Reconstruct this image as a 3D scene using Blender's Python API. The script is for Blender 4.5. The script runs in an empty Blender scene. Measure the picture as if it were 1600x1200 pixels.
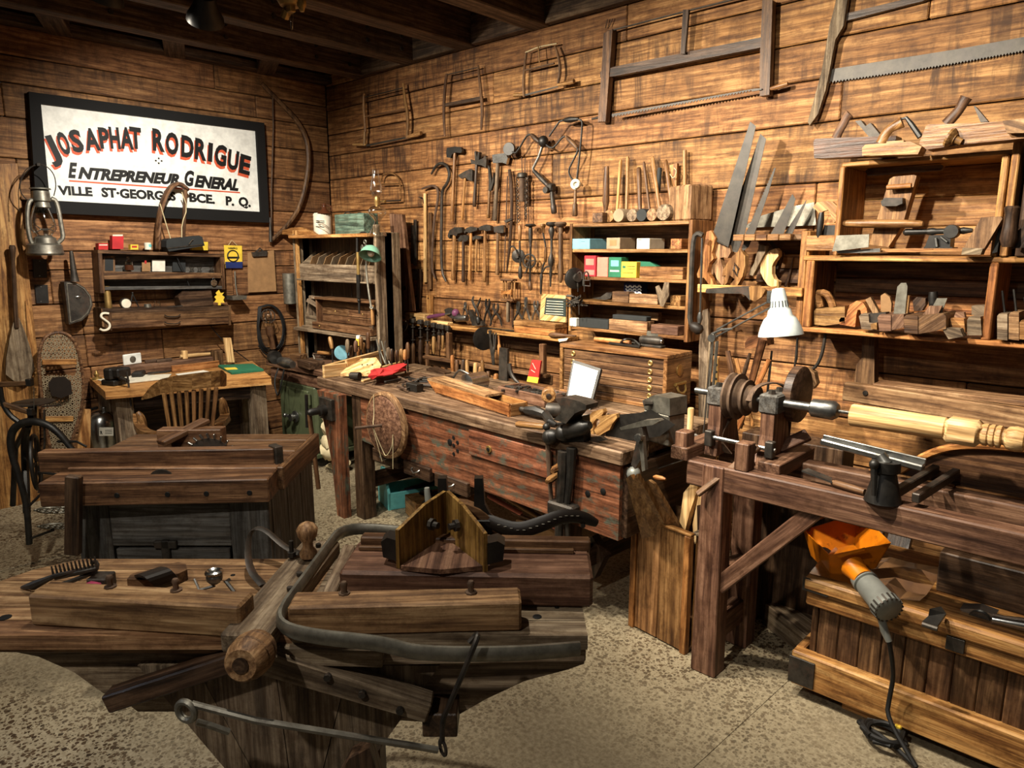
import bpy, math, random
from mathutils import Vector as V, Matrix
from mathutils.geometry import tessellate_polygon
random.seed(7)
SC = bpy.context.scene
COL = SC.collection
# ---- camera (eye 1.6 m above the floor; wall planes: right wall Y=WY, left wall X=LX)
R = Matrix(((0.72953638, 0.12713912, -0.67202107), (0.68394201, -0.13561473, 0.71682074), (0, -0.98257025, -0.18589167)))
EYE = V((0, 0, 1.6)); WY = 3.45; LX = -5.324; PI = math.pi
cam = bpy.data.cameras.new('camera'); cam.lens = 1110 / 1600 * 36; cam.sensor_width = 36; cam.clip_start = .05
co = bpy.data.objects.new('camera', cam); COL.objects.link(co); SC.camera = co
fx, fy, fz = R.col[0], -R.col[1], -R.col[2]
co.matrix_world = Matrix(((fx[0], fy[0], fz[0], 0), (fx[1], fy[1], fz[1], 0), (fx[2], fy[2], fz[2], 1.6), (0, 0, 0, 1)))
FWD = R.col[2].copy(); RT = V((.72954, .68394, 0)); FW = V((-.68394, .72954, 0)); Z = V((0, 0, 1)); X = V((1, 0, 0)); Y = V((0, 1, 0))
# ---- exposure and light
vs = SC.view_settings; vs.view_transform = 'Standard'; vs.look = 'None'; vs.gamma = 1; vs.use_curve_mapping = False
vs.exposure = 0.0
w = bpy.data.worlds.new('room_air'); SC.world = w; w.use_nodes = True
w.node_tree.nodes['Background'].inputs[0].default_value = (1, .84, .66, 1); w.node_tree.nodes['Background'].inputs[1].default_value = .08
def spot(loc, aim, watt, deg=70, col=(1, .80, .56), r=.035, blend=.9):
    d = bpy.data.lights.new('track_or_added_light', 'SPOT'); d.energy = watt; d.color = col; d.spot_size = math.radians(deg); d.spot_blend = blend; d.shadow_soft_size = r
    o = bpy.data.objects.new('track_or_added_light', d); COL.objects.link(o); o.location = loc
    o.rotation_euler = (V(aim) - V(loc)).to_track_quat('-Z', 'Y').to_euler()
LIGHTS = [
 ((-3.62, 1.62, 2.62), (-5.3, 2.2, 1.3), 290, 100, (1, .93, .82)),
 ((-3.95, 1.4, 2.72), (-3.8, 3.45, 1.25), 260, 98, (1, .90, .74)),
 ((-3.05, 1.4, 2.72), (-2.7, 3.45, 1.2), 430, 98, (1, .90, .74)),
 ((-2.05, 1.35, 2.72), (-1.3, 3.45, 1.25), 480, 98, (1, .90, .74)),
 ((-1.10, 1.45, 2.75), (-0.6, 3.3, 1.1), 300, 96, (1, .90, .74)),
 ((-1.75, 1.0, 2.9), (-1.6, 1.75, 0), 150, 100, (1, .92, .78)),
 ((-2.7, 0.45, 2.8), (-3.4, 1.6, .6), 170, 95, (1, .92, .78)),  # added fill spot for the table saw
 ((-.9, -.8, 2.8), (-2.0, 1.2, .5), 118, 95, (1, .94, .84)),  # fill spot behind the camera, added to lift dark front faces
 ((-3.6, -1.6, 2.6), (-1.95, -.15, 0), 190, 40, (.74, .84, 1)),  # added cool spot standing in for the bluish light from outside left
]
for a in LIGHTS: spot(*a)
# ---- pixel -> point on a real plane
def ray(x, y): return R @ V((x - 800, y - 600, 1110))
def H(x, y, z): d = ray(x, y); return EYE + d * ((z - 1.6) / d.z)
def PY(x, y, yy): d = ray(x, y); return EYE + d * (yy / d.y)
def PX(x, y, xx): d = ray(x, y); return EYE + d * (xx / d.x)
def W(x, y, d=0): return PY(x, y, WY - d)
def L(x, y, d=0): return PX(x, y, LX + d)
def S(p): return (p - EYE).dot(FWD) / 1110
def D(x, y, dep): return EYE + ray(x, y) * (dep / 1110)
def lerp(a, b, t): return a + (b - a) * t
def rz(a): return Matrix.Rotation(math.radians(a), 3, 'Z')
# ---- mesh builder: geometry plus a grain coordinate per vertex (x runs along the piece)
class B:
    def __init__(s): s.v = []; s.f = []; s.g = []; s.sm = []
    def add(s, vs, fs, o, ax, smooth=False):
        n = len(s.v); off = V((random.uniform(0, 50), random.uniform(0, 50), random.uniform(0, 50)))
        s.v += vs; s.f += [tuple(i + n for i in f) for f in fs]; s.sm += [smooth] * len(fs)
        a, b, c = ax
        for p in vs: q = p - o; s.g.append(V((q.dot(a), q.dot(b), q.dot(c))) + off)
        return s
    def bar(s, p0, p1, w, h, up=Z, c=.003, w1=None, h1=None):
        "bar from p0 to p1, w across, h along up"
        w1 = w if w1 is None else w1; h1 = h if h1 is None else h1
        a = (p1 - p0); ln = a.length
        if ln < 1e-6: return s
        a = a / ln; sd = a.cross(up)
        if sd.length < 1e-4: sd = a.cross(X)
        sd.normalize(); u = sd.cross(a)
        c = min(c, .3 * min(w, h, w1, h1, ln))
        def ring(p, W_, H_):
            x, y = W_ / 2, H_ / 2
            if c < .0004: return [p + sd * i + u * j for i, j in ((-x, -y), (x, -y), (x, y), (-x, y))]
            return [p + sd * i + u * j for i, j in ((-x + c, -y), (x - c, -y), (x, -y + c), (x, y - c), (x - c, y), (-x + c, y), (-x, y - c), (-x, -y + c))]
        if c < .0004:
            vs = ring(p0, w, h) + ring(p1, w1, h1); n = 4; rs = 2
        else:
            def inner(p, W_, H_):
                x, y = W_ / 2 - c, H_ / 2 - c
                return [p + sd * i + u * j for i, j in ((-x, -y), (x, -y), (x, -y), (x, y), (x, y), (-x, y), (-x, y), (-x, -y))]
            vs = inner(p0, w, h) + ring(p0 + a * c, w, h) + ring(p1 - a * c, w1, h1) + inner(p1, w1, h1); n = 8; rs = 4
        fs = []
        for r in range(rs - 1):
            for i in range(n): j = (i + 1) % n; fs.append((r * n + i, r * n + j, (r + 1) * n + j, (r + 1) * n + i))
        if n == 4: fs += [(3, 2, 1, 0), (4, 5, 6, 7)]
        else: fs += [(7, 5, 3, 1), (24 + 1, 24 + 3, 24 + 5, 24 + 7)]
        return s.add(vs, fs, p0, (a, sd, u))
    def box(s, p, sx, sy, sz, m=None, c=.003):
        "p = centre of the base"
        ax, ay, az = [(m @ k if m else k) for k in (X, Y, Z)]
        if sx >= sy and sx >= sz: o = p + az * sz / 2; return s.bar(o - ax * sx / 2, o + ax * sx / 2, sy, sz, az, c)
        if sy >= sz: o = p + az * sz / 2; return s.bar(o - ay * sy / 2, o + ay * sy / 2, sx, sz, az, c)
        return s.bar(p, p + az * sz, sx, sy, ay, c)
    def tube(s, pts, r, n=8, closed=False, fl=1, up=None):
        k = len(pts); rs = r if isinstance(r, (list, tuple)) else [r] * k
        if len(rs) != k: m = len(rs) - 1; rs = [rs[min(m, int(i * m / (k - 1)))] * (1 - (i * m / (k - 1)) % 1) + rs[min(m, int(i * m / (k - 1)) + 1)] * ((i * m / (k - 1)) % 1) for i in range(k)]
        vs = []; u = None; L0 = 0
        tot = (pts[-1] - pts[0]); ax = tot.normalized() if tot.length > 1e-5 else X
        for i, p in enumerate(pts):
            a = (pts[(i + 1) % k] - pts[i - 1]) if closed else (pts[min(i + 1, k - 1)] - pts[max(i - 1, 0)])
            if a.length < 1e-7: a = ax.copy()
            a.normalize()
            if u is None: u = up.copy() if up else (Z if abs(a.z) < .9 else X)
            elif up: u = up.copy()
            u = u - a * u.dot(a)
            if u.length < 1e-5: u = a.orthogonal()
            u.normalize(); b = a.cross(u)
            for j in range(n): t = 2 * PI * j / n + (PI / n); vs.append(p + (b * math.cos(t) * fl + u * math.sin(t)) * rs[i])
        fs = []
        for i in range(k if closed else k - 1):
            for j in range(n): q = (j + 1) % n; i2 = (i + 1) % k; fs.append((i * n + j, i * n + q, i2 * n + q, i2 * n + j))
        if not closed: fs += [tuple(range(n - 1, -1, -1)), tuple((k - 1) * n + j for j in range(n))]
        b = ax.orthogonal().normalized()
        return s.add(vs, fs, pts[0], (ax, b, ax.cross(b)), n > 4)
    def lathe(s, p0, p1, prof, n=12):
        "prof: (t along p0-p1 as 0..1, radius)"
        a = p1 - p0; return s.tube2(p0, a, prof, n)
    def tube2(s, p0, a, prof, n):
        d = a.normalized(); u = d.orthogonal().normalized(); b = d.cross(u); vs = []
        for t, r in prof:
            for j in range(n): q = 2 * PI * j / n; vs.append(p0 + a * t + (u * math.cos(q) + b * math.sin(q)) * max(r, 1e-5))
        k = len(prof); fs = []
        for i in range(k - 1):
            for j in range(n): q = (j + 1) % n; fs.append((i * n + j, i * n + q, (i + 1) * n + q, (i + 1) * n + j))
        fs += [tuple(range(n - 1, -1, -1)), tuple((k - 1) * n + j for j in range(n))]
        return s.add(vs, fs, p0, (d, u, b), True)
    def disc(s, p, a, r, t, n=20): return s.tube2(p - a.normalized() * t / 2, a.normalized() * t, [(0, r * .96), (.1, r), (.9, r), (1, r * .96)], n)
    def ring(s, p, a, r, t, n=24, m=6):
        a = a.normalized(); u = a.orthogonal().normalized(); b = a.cross(u)
        return s.tube([p + (u * math.cos(2 * PI * i / n) + b * math.sin(2 * PI * i / n)) * r for i in range(n)], t, m, True, up=a)
    def ball(s, p, r, n=10, sq=(1, 1, 1)):
        k = max(4, n // 2); vs = []; fs = []
        for i in range(k + 1):
            th = PI * i / k
            for j in range(n): q = 2 * PI * j / n; vs.append(p + V((sq[0] * math.sin(th) * math.cos(q), sq[1] * math.sin(th) * math.sin(q), sq[2] * math.cos(th))) * r)
        for i in range(k):
            for j in range(n): q = (j + 1) % n; fs.append((i * n + j, (i + 1) * n + j, (i + 1) * n + q, i * n + q))
        return s.add(vs, fs, p, (X, Y, Z), True)
    def prism(s, pts, th, gr=None, smooth=False):
        "outline of any shape given a thickness vector; holes are left to rings"
        k = len(pts); c0 = sum(pts, V((0, 0, 0))) / k; n = V((0, 0, 0))
        for i in range(k): n += (pts[i] - c0).cross(pts[(i + 1) % k] - c0)
        if n.dot(th) < 0: pts = pts[::-1]
        vs = list(pts) + [p + th for p in pts]
        tr = tessellate_polygon([list(pts)]); nn = th.normalized(); fs = []
        for a, b, c in tr:
            if (vs[b] - vs[a]).cross(vs[c] - vs[a]).dot(nn) > 0: a, c = c, a
            fs += [(a, b, c), (c + k, b + k, a + k)]
        for i in range(k): j = (i + 1) % k; fs.append((i, j, j + k, i + k))
        if gr is None:
            best = max(((pts[i] - pts[j]).length, i, j) for i in range(k) for j in range(i)); gr = pts[best[1]] - pts[best[2]]
        gr = gr.normalized(); gr = (gr - nn * gr.dot(nn)).normalized()
        return s.add(vs, fs, c0, (gr, nn.cross(gr), nn), smooth)
    def slab(s, q, th):
        "four corners plus thickness"
        return s.prism(q, th, q[1] - q[0])
    def ribbon(s, pts, wv, t):
        "strap: rectangular section swept along pts, width vector wv, thickness t"
        k = len(pts); vs = []; wl = wv.length
        for i, p in enumerate(pts):
            a = (pts[min(i + 1, k - 1)] - pts[max(i - 1, 0)]).normalized(); n = a.cross(wv).normalized() * t / 2; h = wv / 2
            vs += [p - h - n, p + h - n, p + h + n, p - h + n]
        fs = [(3, 2, 1, 0), tuple(4 * (k - 1) + j for j in range(4))]
        for i in range(k - 1):
            for j in range(4): q = (j + 1) % 4; fs.append((i * 4 + j, i * 4 + q, i * 4 + 4 + q, i * 4 + 4 + j))
        a = (pts[-1] - pts[0]); a = a.normalized() if a.length > 1e-4 else X; b = a.orthogonal().normalized()
        return s.add(vs, fs, pts[0], (a, b, a.cross(b)))
WPOS = {}
def obj(name, b, m, parent=None):
    me = bpy.data.meshes.new(name)
    lo = V([min(p[i] for p in b.v) for i in range(3)]); hi = V([max(p[i] for p in b.v) for i in range(3)])
    o0 = V(((lo.x + hi.x) / 2, (lo.y + hi.y) / 2, lo.z))
    me.from_pydata([tuple(p - o0) for p in b.v], [], b.f)
    me.polygons.foreach_set('use_smooth', b.sm)
    at = me.attributes.new('gc', 'FLOAT_VECTOR', 'POINT'); at.data.foreach_set('vector', [c for g in b.g for c in g])
    if isinstance(m, str): m = MAT[m]
    me.materials.append(m); me.update()
    if any(b.sm):
        try: me.set_sharp_from_angle(angle=math.radians(42))
        except Exception: pass
    o = bpy.data.objects.new(name, me); COL.objects.link(o)
    o.parent = parent; base = WPOS[parent.name] if parent else V((0, 0, 0))
    o.location = o0 - base; WPOS[o.name] = o0
    return o
def tag(o, label, cat, group=None):
    o['label'] = label; o['category'] = cat
    if group: o['group'] = group
    return o
def it(name, label, cat, parts, group=None):
    "one thing. parts: B+material for a one-piece thing, or a list of (name, B, material[, sub-parts])"
    if isinstance(parts, tuple): return tag(obj(name, parts[0], parts[1]), label, cat, group)
    allv = [p for q in parts for p in q[1].v]
    lo = V([min(p[i] for p in allv) for i in range(3)]); hi = V([max(p[i] for p in allv) for i in range(3)])
    e = bpy.data.objects.new(name, None); COL.objects.link(e); e.empty_display_size = .05
    e.location = V(((lo.x + hi.x) / 2, (lo.y + hi.y) / 2, lo.z)); WPOS[e.name] = e.location.copy()
    for q in parts:
        o = obj(q[0], q[1], q[2], e)
        if len(q) > 3:
            for k in q[3]: obj(k[0], k[1], k[2], o)
    return tag(e, label, cat, group)
def struct(name, b, m, parent=None):
    o = obj(name, b, m, parent)
    if parent is None: o['kind'] = 'structure'
    return o
def arc(c, u, v, r, a0, a1, n): return [c + (u * math.cos(math.radians(a0 + (a1 - a0) * i / n)) + v * math.sin(math.radians(a0 + (a1 - a0) * i / n))) * r for i in range(n + 1)]
def smooth(pts, it_=2):
    for _ in range(it_):
        q = [pts[0]]
        for a, b in zip(pts, pts[1:]): q += [lerp(a, b, .25), lerp(a, b, .75)]
        pts = q + [pts[-1]]
    return pts
# ---- materials
MAT = {}
def nodes(name):
    m = bpy.data.materials.new(name); m.use_nodes = True; nt = m.node_tree; MAT[name] = m
    return m, nt, nt.nodes['Principled BSDF']
def srgb(c): return tuple((x / 255 / 12.92 if x / 255 <= .04045 else ((x / 255 + .055) / 1.055) ** 2.4) for x in c) + (1,)
def ramp(nt, fac, stops):
    r = nt.nodes.new('ShaderNodeValToRGB'); nt.links.new(fac, r.inputs[0]); e = r.color_ramp.elements
    while len(e) < len(stops): e.new(.5)
    for el, (p, c) in zip(e, stops): el.position = p; el.color = c if len(c) == 4 else srgb(c)
    return r.outputs[0]
def gcn(nt, sc):
    a = nt.nodes.new('ShaderNodeAttribute'); a.attribute_name = 'gc'
    mp = nt.nodes.new('ShaderNodeMapping'); mp.inputs['Scale'].default_value = sc; nt.links.new(a.outputs['Vector'], mp.inputs[0]); return mp.outputs[0]
def noise(nt, vec, sc, det=4, rough=.55, dist=0):
    n = nt.nodes.new('ShaderNodeTexNoise'); nt.links.new(vec, n.inputs['Vector']); n.inputs['Scale'].default_value = sc; n.inputs['Detail'].default_value = det
    n.inputs['Roughness'].default_value = rough; n.inputs['Distortion'].default_value = dist; return n.outputs['Fac']
def mix(nt, fac, a, b, mode='MIX'):
    m = nt.nodes.new('ShaderNodeMix'); m.data_type = 'RGBA'; m.blend_type = mode
    for i, val in ((0, fac), (6, a), (7, b)):
        if hasattr(val, 'links') or hasattr(val, 'is_linked'): nt.links.new(val, m.inputs[i])
        else: m.inputs[i].default_value = val if i == 0 or len(val) == 4 else srgb(val)
    return m.outputs[2]
def math_(nt, op, a, b=0.0):
    m = nt.nodes.new('ShaderNodeMath'); m.operation = op
    for i, val in ((0, a), (1, b)):
        if hasattr(val, 'is_linked'): nt.links.new(val, m.inputs[i])
        else: m.inputs[i].default_value = val
    return m.outputs[0]
def vary(nt, colr, amt=.35):
    oi = nt.nodes.new('ShaderNodeObjectInfo'); h = nt.nodes.new('ShaderNodeHueSaturation')
    v = math_(nt, 'ADD', math_(nt, 'MULTIPLY', oi.outputs['Random'], amt), 1 - amt / 2); nt.links.new(v, h.inputs['Value']); nt.links.new(colr, h.inputs['Color'])
    v2 = math_(nt, 'ADD', math_(nt, 'MULTIPLY', math_(nt, 'FRACT', math_(nt, 'MULTIPLY', oi.outputs['Random'], 7.31)), .008), .496); nt.links.new(v2, h.inputs['Hue'])
    return h.outputs[0]
def bump(nt, bs, h, st, dist=.01):
    b = nt.nodes.new('ShaderNodeBump'); b.inputs['Strength'].default_value = st; b.inputs['Distance'].default_value = dist; nt.links.new(h, b.inputs['Height']); nt.links.new(b.outputs[0], bs.inputs['Normal'])
def wood(name, dk, md, lt, rough=.6, fine=1, stain=0, stc=(38, 22, 12), saw=0, var=.3, paint=None, pamt=.5):
    m, nt, bs = nodes(name)
    g = noise(nt, gcn(nt, (1.6 * fine, 26 * fine, 26 * fine)), 1.6, 5, .6, .6)
    c = ramp(nt, g, [(.36, dk), (.5, md), (.66, lt)])
    big = noise(nt, gcn(nt, (1.4, 4.5, 4.5)), 1.3, 3, .6)
    c = mix(nt, ramp(nt, big, [(.4, (0, 0, 0)), (.75, (150, 150, 150))]), c, dk)
    wv = nt.nodes.new('ShaderNodeTexWave'); nt.links.new(gcn(nt, (.55, 9, 9)), wv.inputs['Vector']); wv.bands_direction = 'DIAGONAL'
    for k_, v_ in (('Scale', 1.6), ('Distortion', 7), ('Detail', 3), ('Detail Scale', 1.2)): wv.inputs[k_].default_value = v_
    c = mix(nt, 1.0, c, ramp(nt, wv.outputs['Fac'], [(.05, (216, 210, 204)), (.45, (255, 255, 255))]), 'MULTIPLY')
    c = mix(nt, 1.0, c, ramp(nt, noise(nt, gcn(nt, (5, 110, 110)), 1.5, 3, .6), [(.36, (205, 198, 192)), (.54, (255, 255, 255))]), 'MULTIPLY')
    if name != 'pale': c = mix(nt, 1.0, c, ramp(nt, noise(nt, gcn(nt, (9, 12, 12)), 1.4, 7, .78), [(.34, (190, 181, 172)), (.54, (255, 255, 255))]), 'MULTIPLY')
    if paint:
        pn = noise(nt, gcn(nt, (5, 9, 9)), 1.6, 6, .7); c = mix(nt, ramp(nt, pn, [(1 - pamt - .06, (0, 0, 0)), (1 - pamt + .06, (255, 255, 255))]), c, paint)
    if saw:
        sn = noise(nt, gcn(nt, (16, 2.2, 2.2)), 1.1, 4, .65, .7); lo = noise(nt, gcn(nt, (1.1, 3, 3)), 1.2, 2, .5)
        f = math_(nt, 'MULTIPLY', ramp(nt, sn, [(.46, (0, 0, 0)), (.62, (255, 255, 255))]), ramp(nt, lo, [(.38, (0, 0, 0)), (.62, (255, 255, 255))]))
        c = mix(nt, math_(nt, 'MULTIPLY', f, saw), c, stc)
    if stain:
        sn = noise(nt, gcn(nt, (4, 7, 7)), 1.1, 5, .65); c = mix(nt, math_(nt, 'MULTIPLY', ramp(nt, sn, [(.5, (0, 0, 0)), (.7, (255, 255, 255))]), stain), c, stc)
    nt.links.new(vary(nt, c, var), bs.inputs['Base Color']); bs.inputs['Roughness'].default_value = rough; bs.inputs['Specular IOR Level'].default_value = .3
    hh = noise(nt, gcn(nt, (6, 90, 90)), 1.4, 3, .6); bump(nt, bs, hh, .35 if not saw else .5, .004)
    return m
def metal(name, c1, c2, rough=.5, mt=.85, rust=None, ramt=.4, var=.25):
    m, nt, bs = nodes(name); n = noise(nt, gcn(nt, (14, 14, 14)), 1.5, 5, .65); c = ramp(nt, n, [(.35, c1), (.65, c2)])
    mm = None
    if rust:
        rn = noise(nt, gcn(nt, (7, 7, 7)), 2.2, 6, .7); f = ramp(nt, rn, [(1 - ramt - .1, (0, 0, 0)), (1 - ramt + .1, (255, 255, 255))]); c = mix(nt, f, c, rust)
        nt.links.new(math_(nt, 'MULTIPLY', math_(nt, 'SUBTRACT', 1.0, f), mt), bs.inputs['Metallic'])
    else: bs.inputs['Metallic'].default_value = mt
    nt.links.new(vary(nt, c, var), bs.inputs['Base Color']); bs.inputs['Roughness'].default_value = rough; bump(nt, bs, n, .15, .003)
    return m
def plain(name, c, rough=.5, var=0, spot_=None, sa=.3, mt=0):
    m, nt, bs = nodes(name); n = noise(nt, gcn(nt, (20, 20, 20)), 1, 4, .6)
    cc = ramp(nt, n, [(.3, tuple(x * .86 for x in c)), (.7, c)])
    if spot_: sn = noise(nt, gcn(nt, (9, 9, 9)), 2.3, 6, .7); cc = mix(nt, ramp(nt, sn, [(1 - sa - .05, (0, 0, 0)), (1 - sa + .05, (255, 255, 255))]), cc, spot_)
    nt.links.new(vary(nt, cc, var) if var else cc, bs.inputs['Base Color']); bs.inputs['Roughness'].default_value = rough; bs.inputs['Metallic'].default_value = mt; bs.inputs['Specular IOR Level'].default_value = .25
    return m
wood('barn_right', (122, 83, 47), (160, 113, 66), (192, 145, 92), .7, 1, 0, (58, 37, 22), .85, .5)
wood('barn_left', (106, 72, 42), (140, 98, 60), (166, 123, 80), .7, 1, 0, (54, 36, 23), .65, .45)
wood('joist', (58, 44, 34), (92, 72, 54), (118, 96, 74), .75, 1, .3, (28, 19, 13), .3)
wood('pine', (128, 84, 42), (178, 128, 72), (205, 160, 100), .55, 1, .15, (90, 55, 28))
wood('pale', (190, 150, 96), (216, 180, 124), (232, 202, 150), .5, 1)
wood('orange', (124, 76, 38), (176, 118, 66), (202, 148, 90), .5, 1, .25, (80, 40, 16))
wood('brown', (66, 44, 28), (108, 78, 52), (138, 104, 72), .5, 1, .35, (36, 22, 13))
wood('dark', (42, 30, 22), (72, 53, 39), (98, 75, 56), .45, 1, .3, (20, 13, 9))
wood('red', (78, 53, 40), (116, 84, 64), (144, 110, 86), .55, 1, .3, (46, 26, 20))
wood('grey', (90, 76, 60), (134, 116, 94), (164, 146, 120), .75, 1, .3, (56, 46, 34))
wood('worn', (100, 72, 48), (152, 116, 80), (184, 150, 110), .6, 1, .22, (58, 42, 26))
wood('oak', (98, 66, 38), (146, 106, 64), (176, 134, 88), .38, 1, .2, (60, 36, 18))
wood('ash', (128, 92, 54), (166, 126, 78), (188, 150, 100), .45, 1, .3, (96, 64, 36))
wood('bench', (84, 50, 34), (136, 84, 58), (164, 108, 78), .55, 1, .6, (50, 32, 24), 0, .1, (74, 78, 66), .42)
wood('bench_top', (72, 54, 40), (116, 92, 70), (146, 120, 94), .6, 1, .4, (44, 32, 24), 0, .1)
wood('green_box', (46, 62, 54), (92, 118, 104), (130, 150, 132), .7, 1, .6, (40, 48, 38))
wood('charcoal', (66, 64, 61), (90, 88, 84), (110, 107, 102), .7, 1, 0)
wood('walnut', (54, 32, 20), (88, 54, 33), (114, 74, 47), .4, 1, .3, (34, 20, 13))
wood('ochre', (96, 70, 30), (140, 106, 50), (168, 132, 72), .5, 1, .3, (56, 42, 20))
metal('iron', (36, 33, 29), (66, 60, 53), .5, .5, (58, 38, 26), .38)
metal('black', (20, 18, 16), (40, 37, 33), .45, .3)
metal('steel', (104, 104, 102), (150, 149, 144), .34, .95, (88, 72, 56), .3)
metal('bright', (160, 160, 158), (196, 196, 192), .25, 1)
metal('blade', (38, 34, 29), (60, 54, 46), .5, .3, (48, 36, 27), .4)
metal('galv', (104, 100, 90), (140, 136, 124), .45, .8, (70, 60, 48), .35)
metal('rust', (66, 48, 36), (98, 76, 58), .75, .3)
metal('brass', (132, 104, 56), (168, 138, 84), .4, .7)
plain('white_paint', (226, 226, 218), .5); plain('shade', (196, 204, 202), .3); plain('paper', (226, 220, 204), .8); plain('cream', (222, 214, 192), .6)
plain('red_card', (176, 40, 40), .7, .1); plain('green_card', (38, 102, 74), .7, .1); plain('yellow_card', (226, 190, 62), .7, .1); plain('blue_card', (118, 168, 182), .7, .1); plain('pink_card', (206, 120, 104), .7, .1)
plain('mint', (116, 164, 142), .35); plain('teal', (108, 190, 190), .5, 0, (80, 130, 126), .25); plain('safe_green', (76, 82, 58), .45, 0, (100, 98, 76), .3); plain('rubber', (26, 25, 24), .6); plain('leather', (34, 27, 22), .5, .2)
plain('orange_enamel', (206, 116, 16), .4, 0, (110, 58, 14), .36); plain('rope', (196, 180, 140), .9, .1); plain('cloth', (206, 190, 152), .9, .1); plain('ink', (18, 17, 16), .6); plain('sign_red', (196, 84, 52), .6)
plain('red_cloth', (176, 44, 44), .8); plain('pink_paint', (150, 54, 82), .5); plain('purple', (112, 62, 92), .45); plain('navy', (34, 42, 84), .6); plain('ceramic', (214, 206, 186), .25); plain('jug_brown', (70, 38, 22), .25)
plain('masonite', (150, 114, 76), .7); plain('slate', (40, 42, 42), .7); plain('sand_stone', (150, 130, 104), .85, .15, (110, 92, 70), .3); plain('frame_black', (15, 14, 13), .8, 0, (60, 56, 46), .06); plain('hide', (140, 124, 98), .8)
plain('chalk_green', (44, 54, 50), .8); plain('blue_label', (30, 44, 96), .6); plain('grey_cast', (128, 130, 124), .4, 0, (96, 96, 90), .3, .3)
def thin(name, k, tint, r):
    m, nt, bs = nodes(name); t = nt.nodes.new('ShaderNodeBsdfTransparent'); t.inputs[0].default_value = tint; g = nt.nodes.new('ShaderNodeBsdfGlossy'); g.inputs['Roughness'].default_value = r; lw = nt.nodes.new('ShaderNodeLayerWeight'); lw.inputs[0].default_value = k
    mx = nt.nodes.new('ShaderNodeMixShader'); nt.links.new(lw.outputs['Facing'], mx.inputs[0]); nt.links.new(t.outputs[0], mx.inputs[1]); nt.links.new(g.outputs[0], mx.inputs[2]); nt.links.new(mx.outputs[0], nt.nodes['Material Output'].inputs[0])
thin('glass', .5, (.93, .94, .92, 1), .05); thin('film', .45, (.86, .84, .8, 1), .15)
def floor_mat():
    m, nt, bs = nodes('aggregate_concrete'); tc = nt.nodes.new('ShaderNodeNewGeometry'); P = tc.outputs['Position']
    c = ramp(nt, noise(nt, P, 1.3, 4, .6), [(.35, (118, 105, 83)), (.7, (150, 137, 111))])
    c = mix(nt, .35, c, ramp(nt, noise(nt, P, 60, 3, .6), [(.3, (96, 84, 64)), (.7, (188, 176, 148))]))
    for sc, th, col in ((66, .52, (74, 56, 38)), (115, .42, (96, 78, 56))):
        vo = nt.nodes.new('ShaderNodeTexVoronoi'); vo.inputs['Scale'].default_value = sc; nt.links.new(P, vo.inputs['Vector'])
        wn = nt.nodes.new('ShaderNodeSeparateColor'); nt.links.new(vo.outputs['Color'], wn.inputs[0])
        lim = math_(nt, 'MULTIPLY', wn.outputs[0], th * 1.3); f = math_(nt, 'LESS_THAN', vo.outputs['Distance'], lim)
        big = ramp(nt, noise(nt, P, .9, 2, .5), [(.35, (90, 90, 90)), (.6, (255, 255, 255))])
        c = mix(nt, math_(nt, 'MULTIPLY', f, big), c, mix(nt, wn.outputs[1], col, tuple(x * .62 for x in col)))
    nt.links.new(c, bs.inputs['Base Color']); bs.inputs['Roughness'].default_value = .42; bs.inputs['Specular IOR Level'].default_value = .35
floor_mat()
# ---- helpers for things on the walls: outlines measured on a real plane, with real thickness
def LP(d): return lambda x, y: L(x, y, d)
def WP(d): return lambda x, y: W(x, y, d)
def YP(yy): return lambda x, y: PY(x, y, yy)
def XP(xx): return lambda x, y: PX(x, y, xx)
def HP(z): return lambda x, y: H(x, y, z)
def VP(v): return lambda x, y: EYE + ray(x, y) * (v / ray(x, y).dot(FW))
def pr(fn, pts, th, gr=None, b=None): b = b or B(); return b.prism([fn(x, y) for x, y in pts], th, gr)
def rect(x0, y0, x1, y1): return [(x0, y0), (x1, y0), (x1, y1), (x0, y1)]
def tb(fn, pts, r, n=8, b=None, sm=0, closed=False, fl=1):
    "tube through pixel points, radius in pixels at its own distance"
    b = b or B(); p = [fn(x, y) for x, y in pts]; k = S(p[0])
    if sm: p = smooth(p, sm)
    return b.tube(p, [q * k for q in r] if isinstance(r, list) else r * k, n, closed, fl)
def vl(fn, x, prof, n=14, b=None):
    "upright lathe: prof = (y pixel, radius pixel) from top to bottom"
    b = b or B(); ys = [y for y, _ in prof]; p = fn(x, ys[-1]); k = S(p); zt = fn(x, ys[0]).z; zb = p.z
    z = lambda y: zb + (zt - zb) * (ys[-1] - y) / max(1e-6, (ys[-1] - ys[0]))
    return b.tube2(p, Z, [(z(y) - zb, r * k) for y, r in prof[::-1]], n)
def pl(fn, pa, pb, prof, n=12, b=None):
    "lathe along a pixel segment"
    b = b or B(); p, q = fn(*pa), fn(*pb); k = S(p); return b.lathe(p, q, [(t, r * k) for t, r in prof], n)
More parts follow.
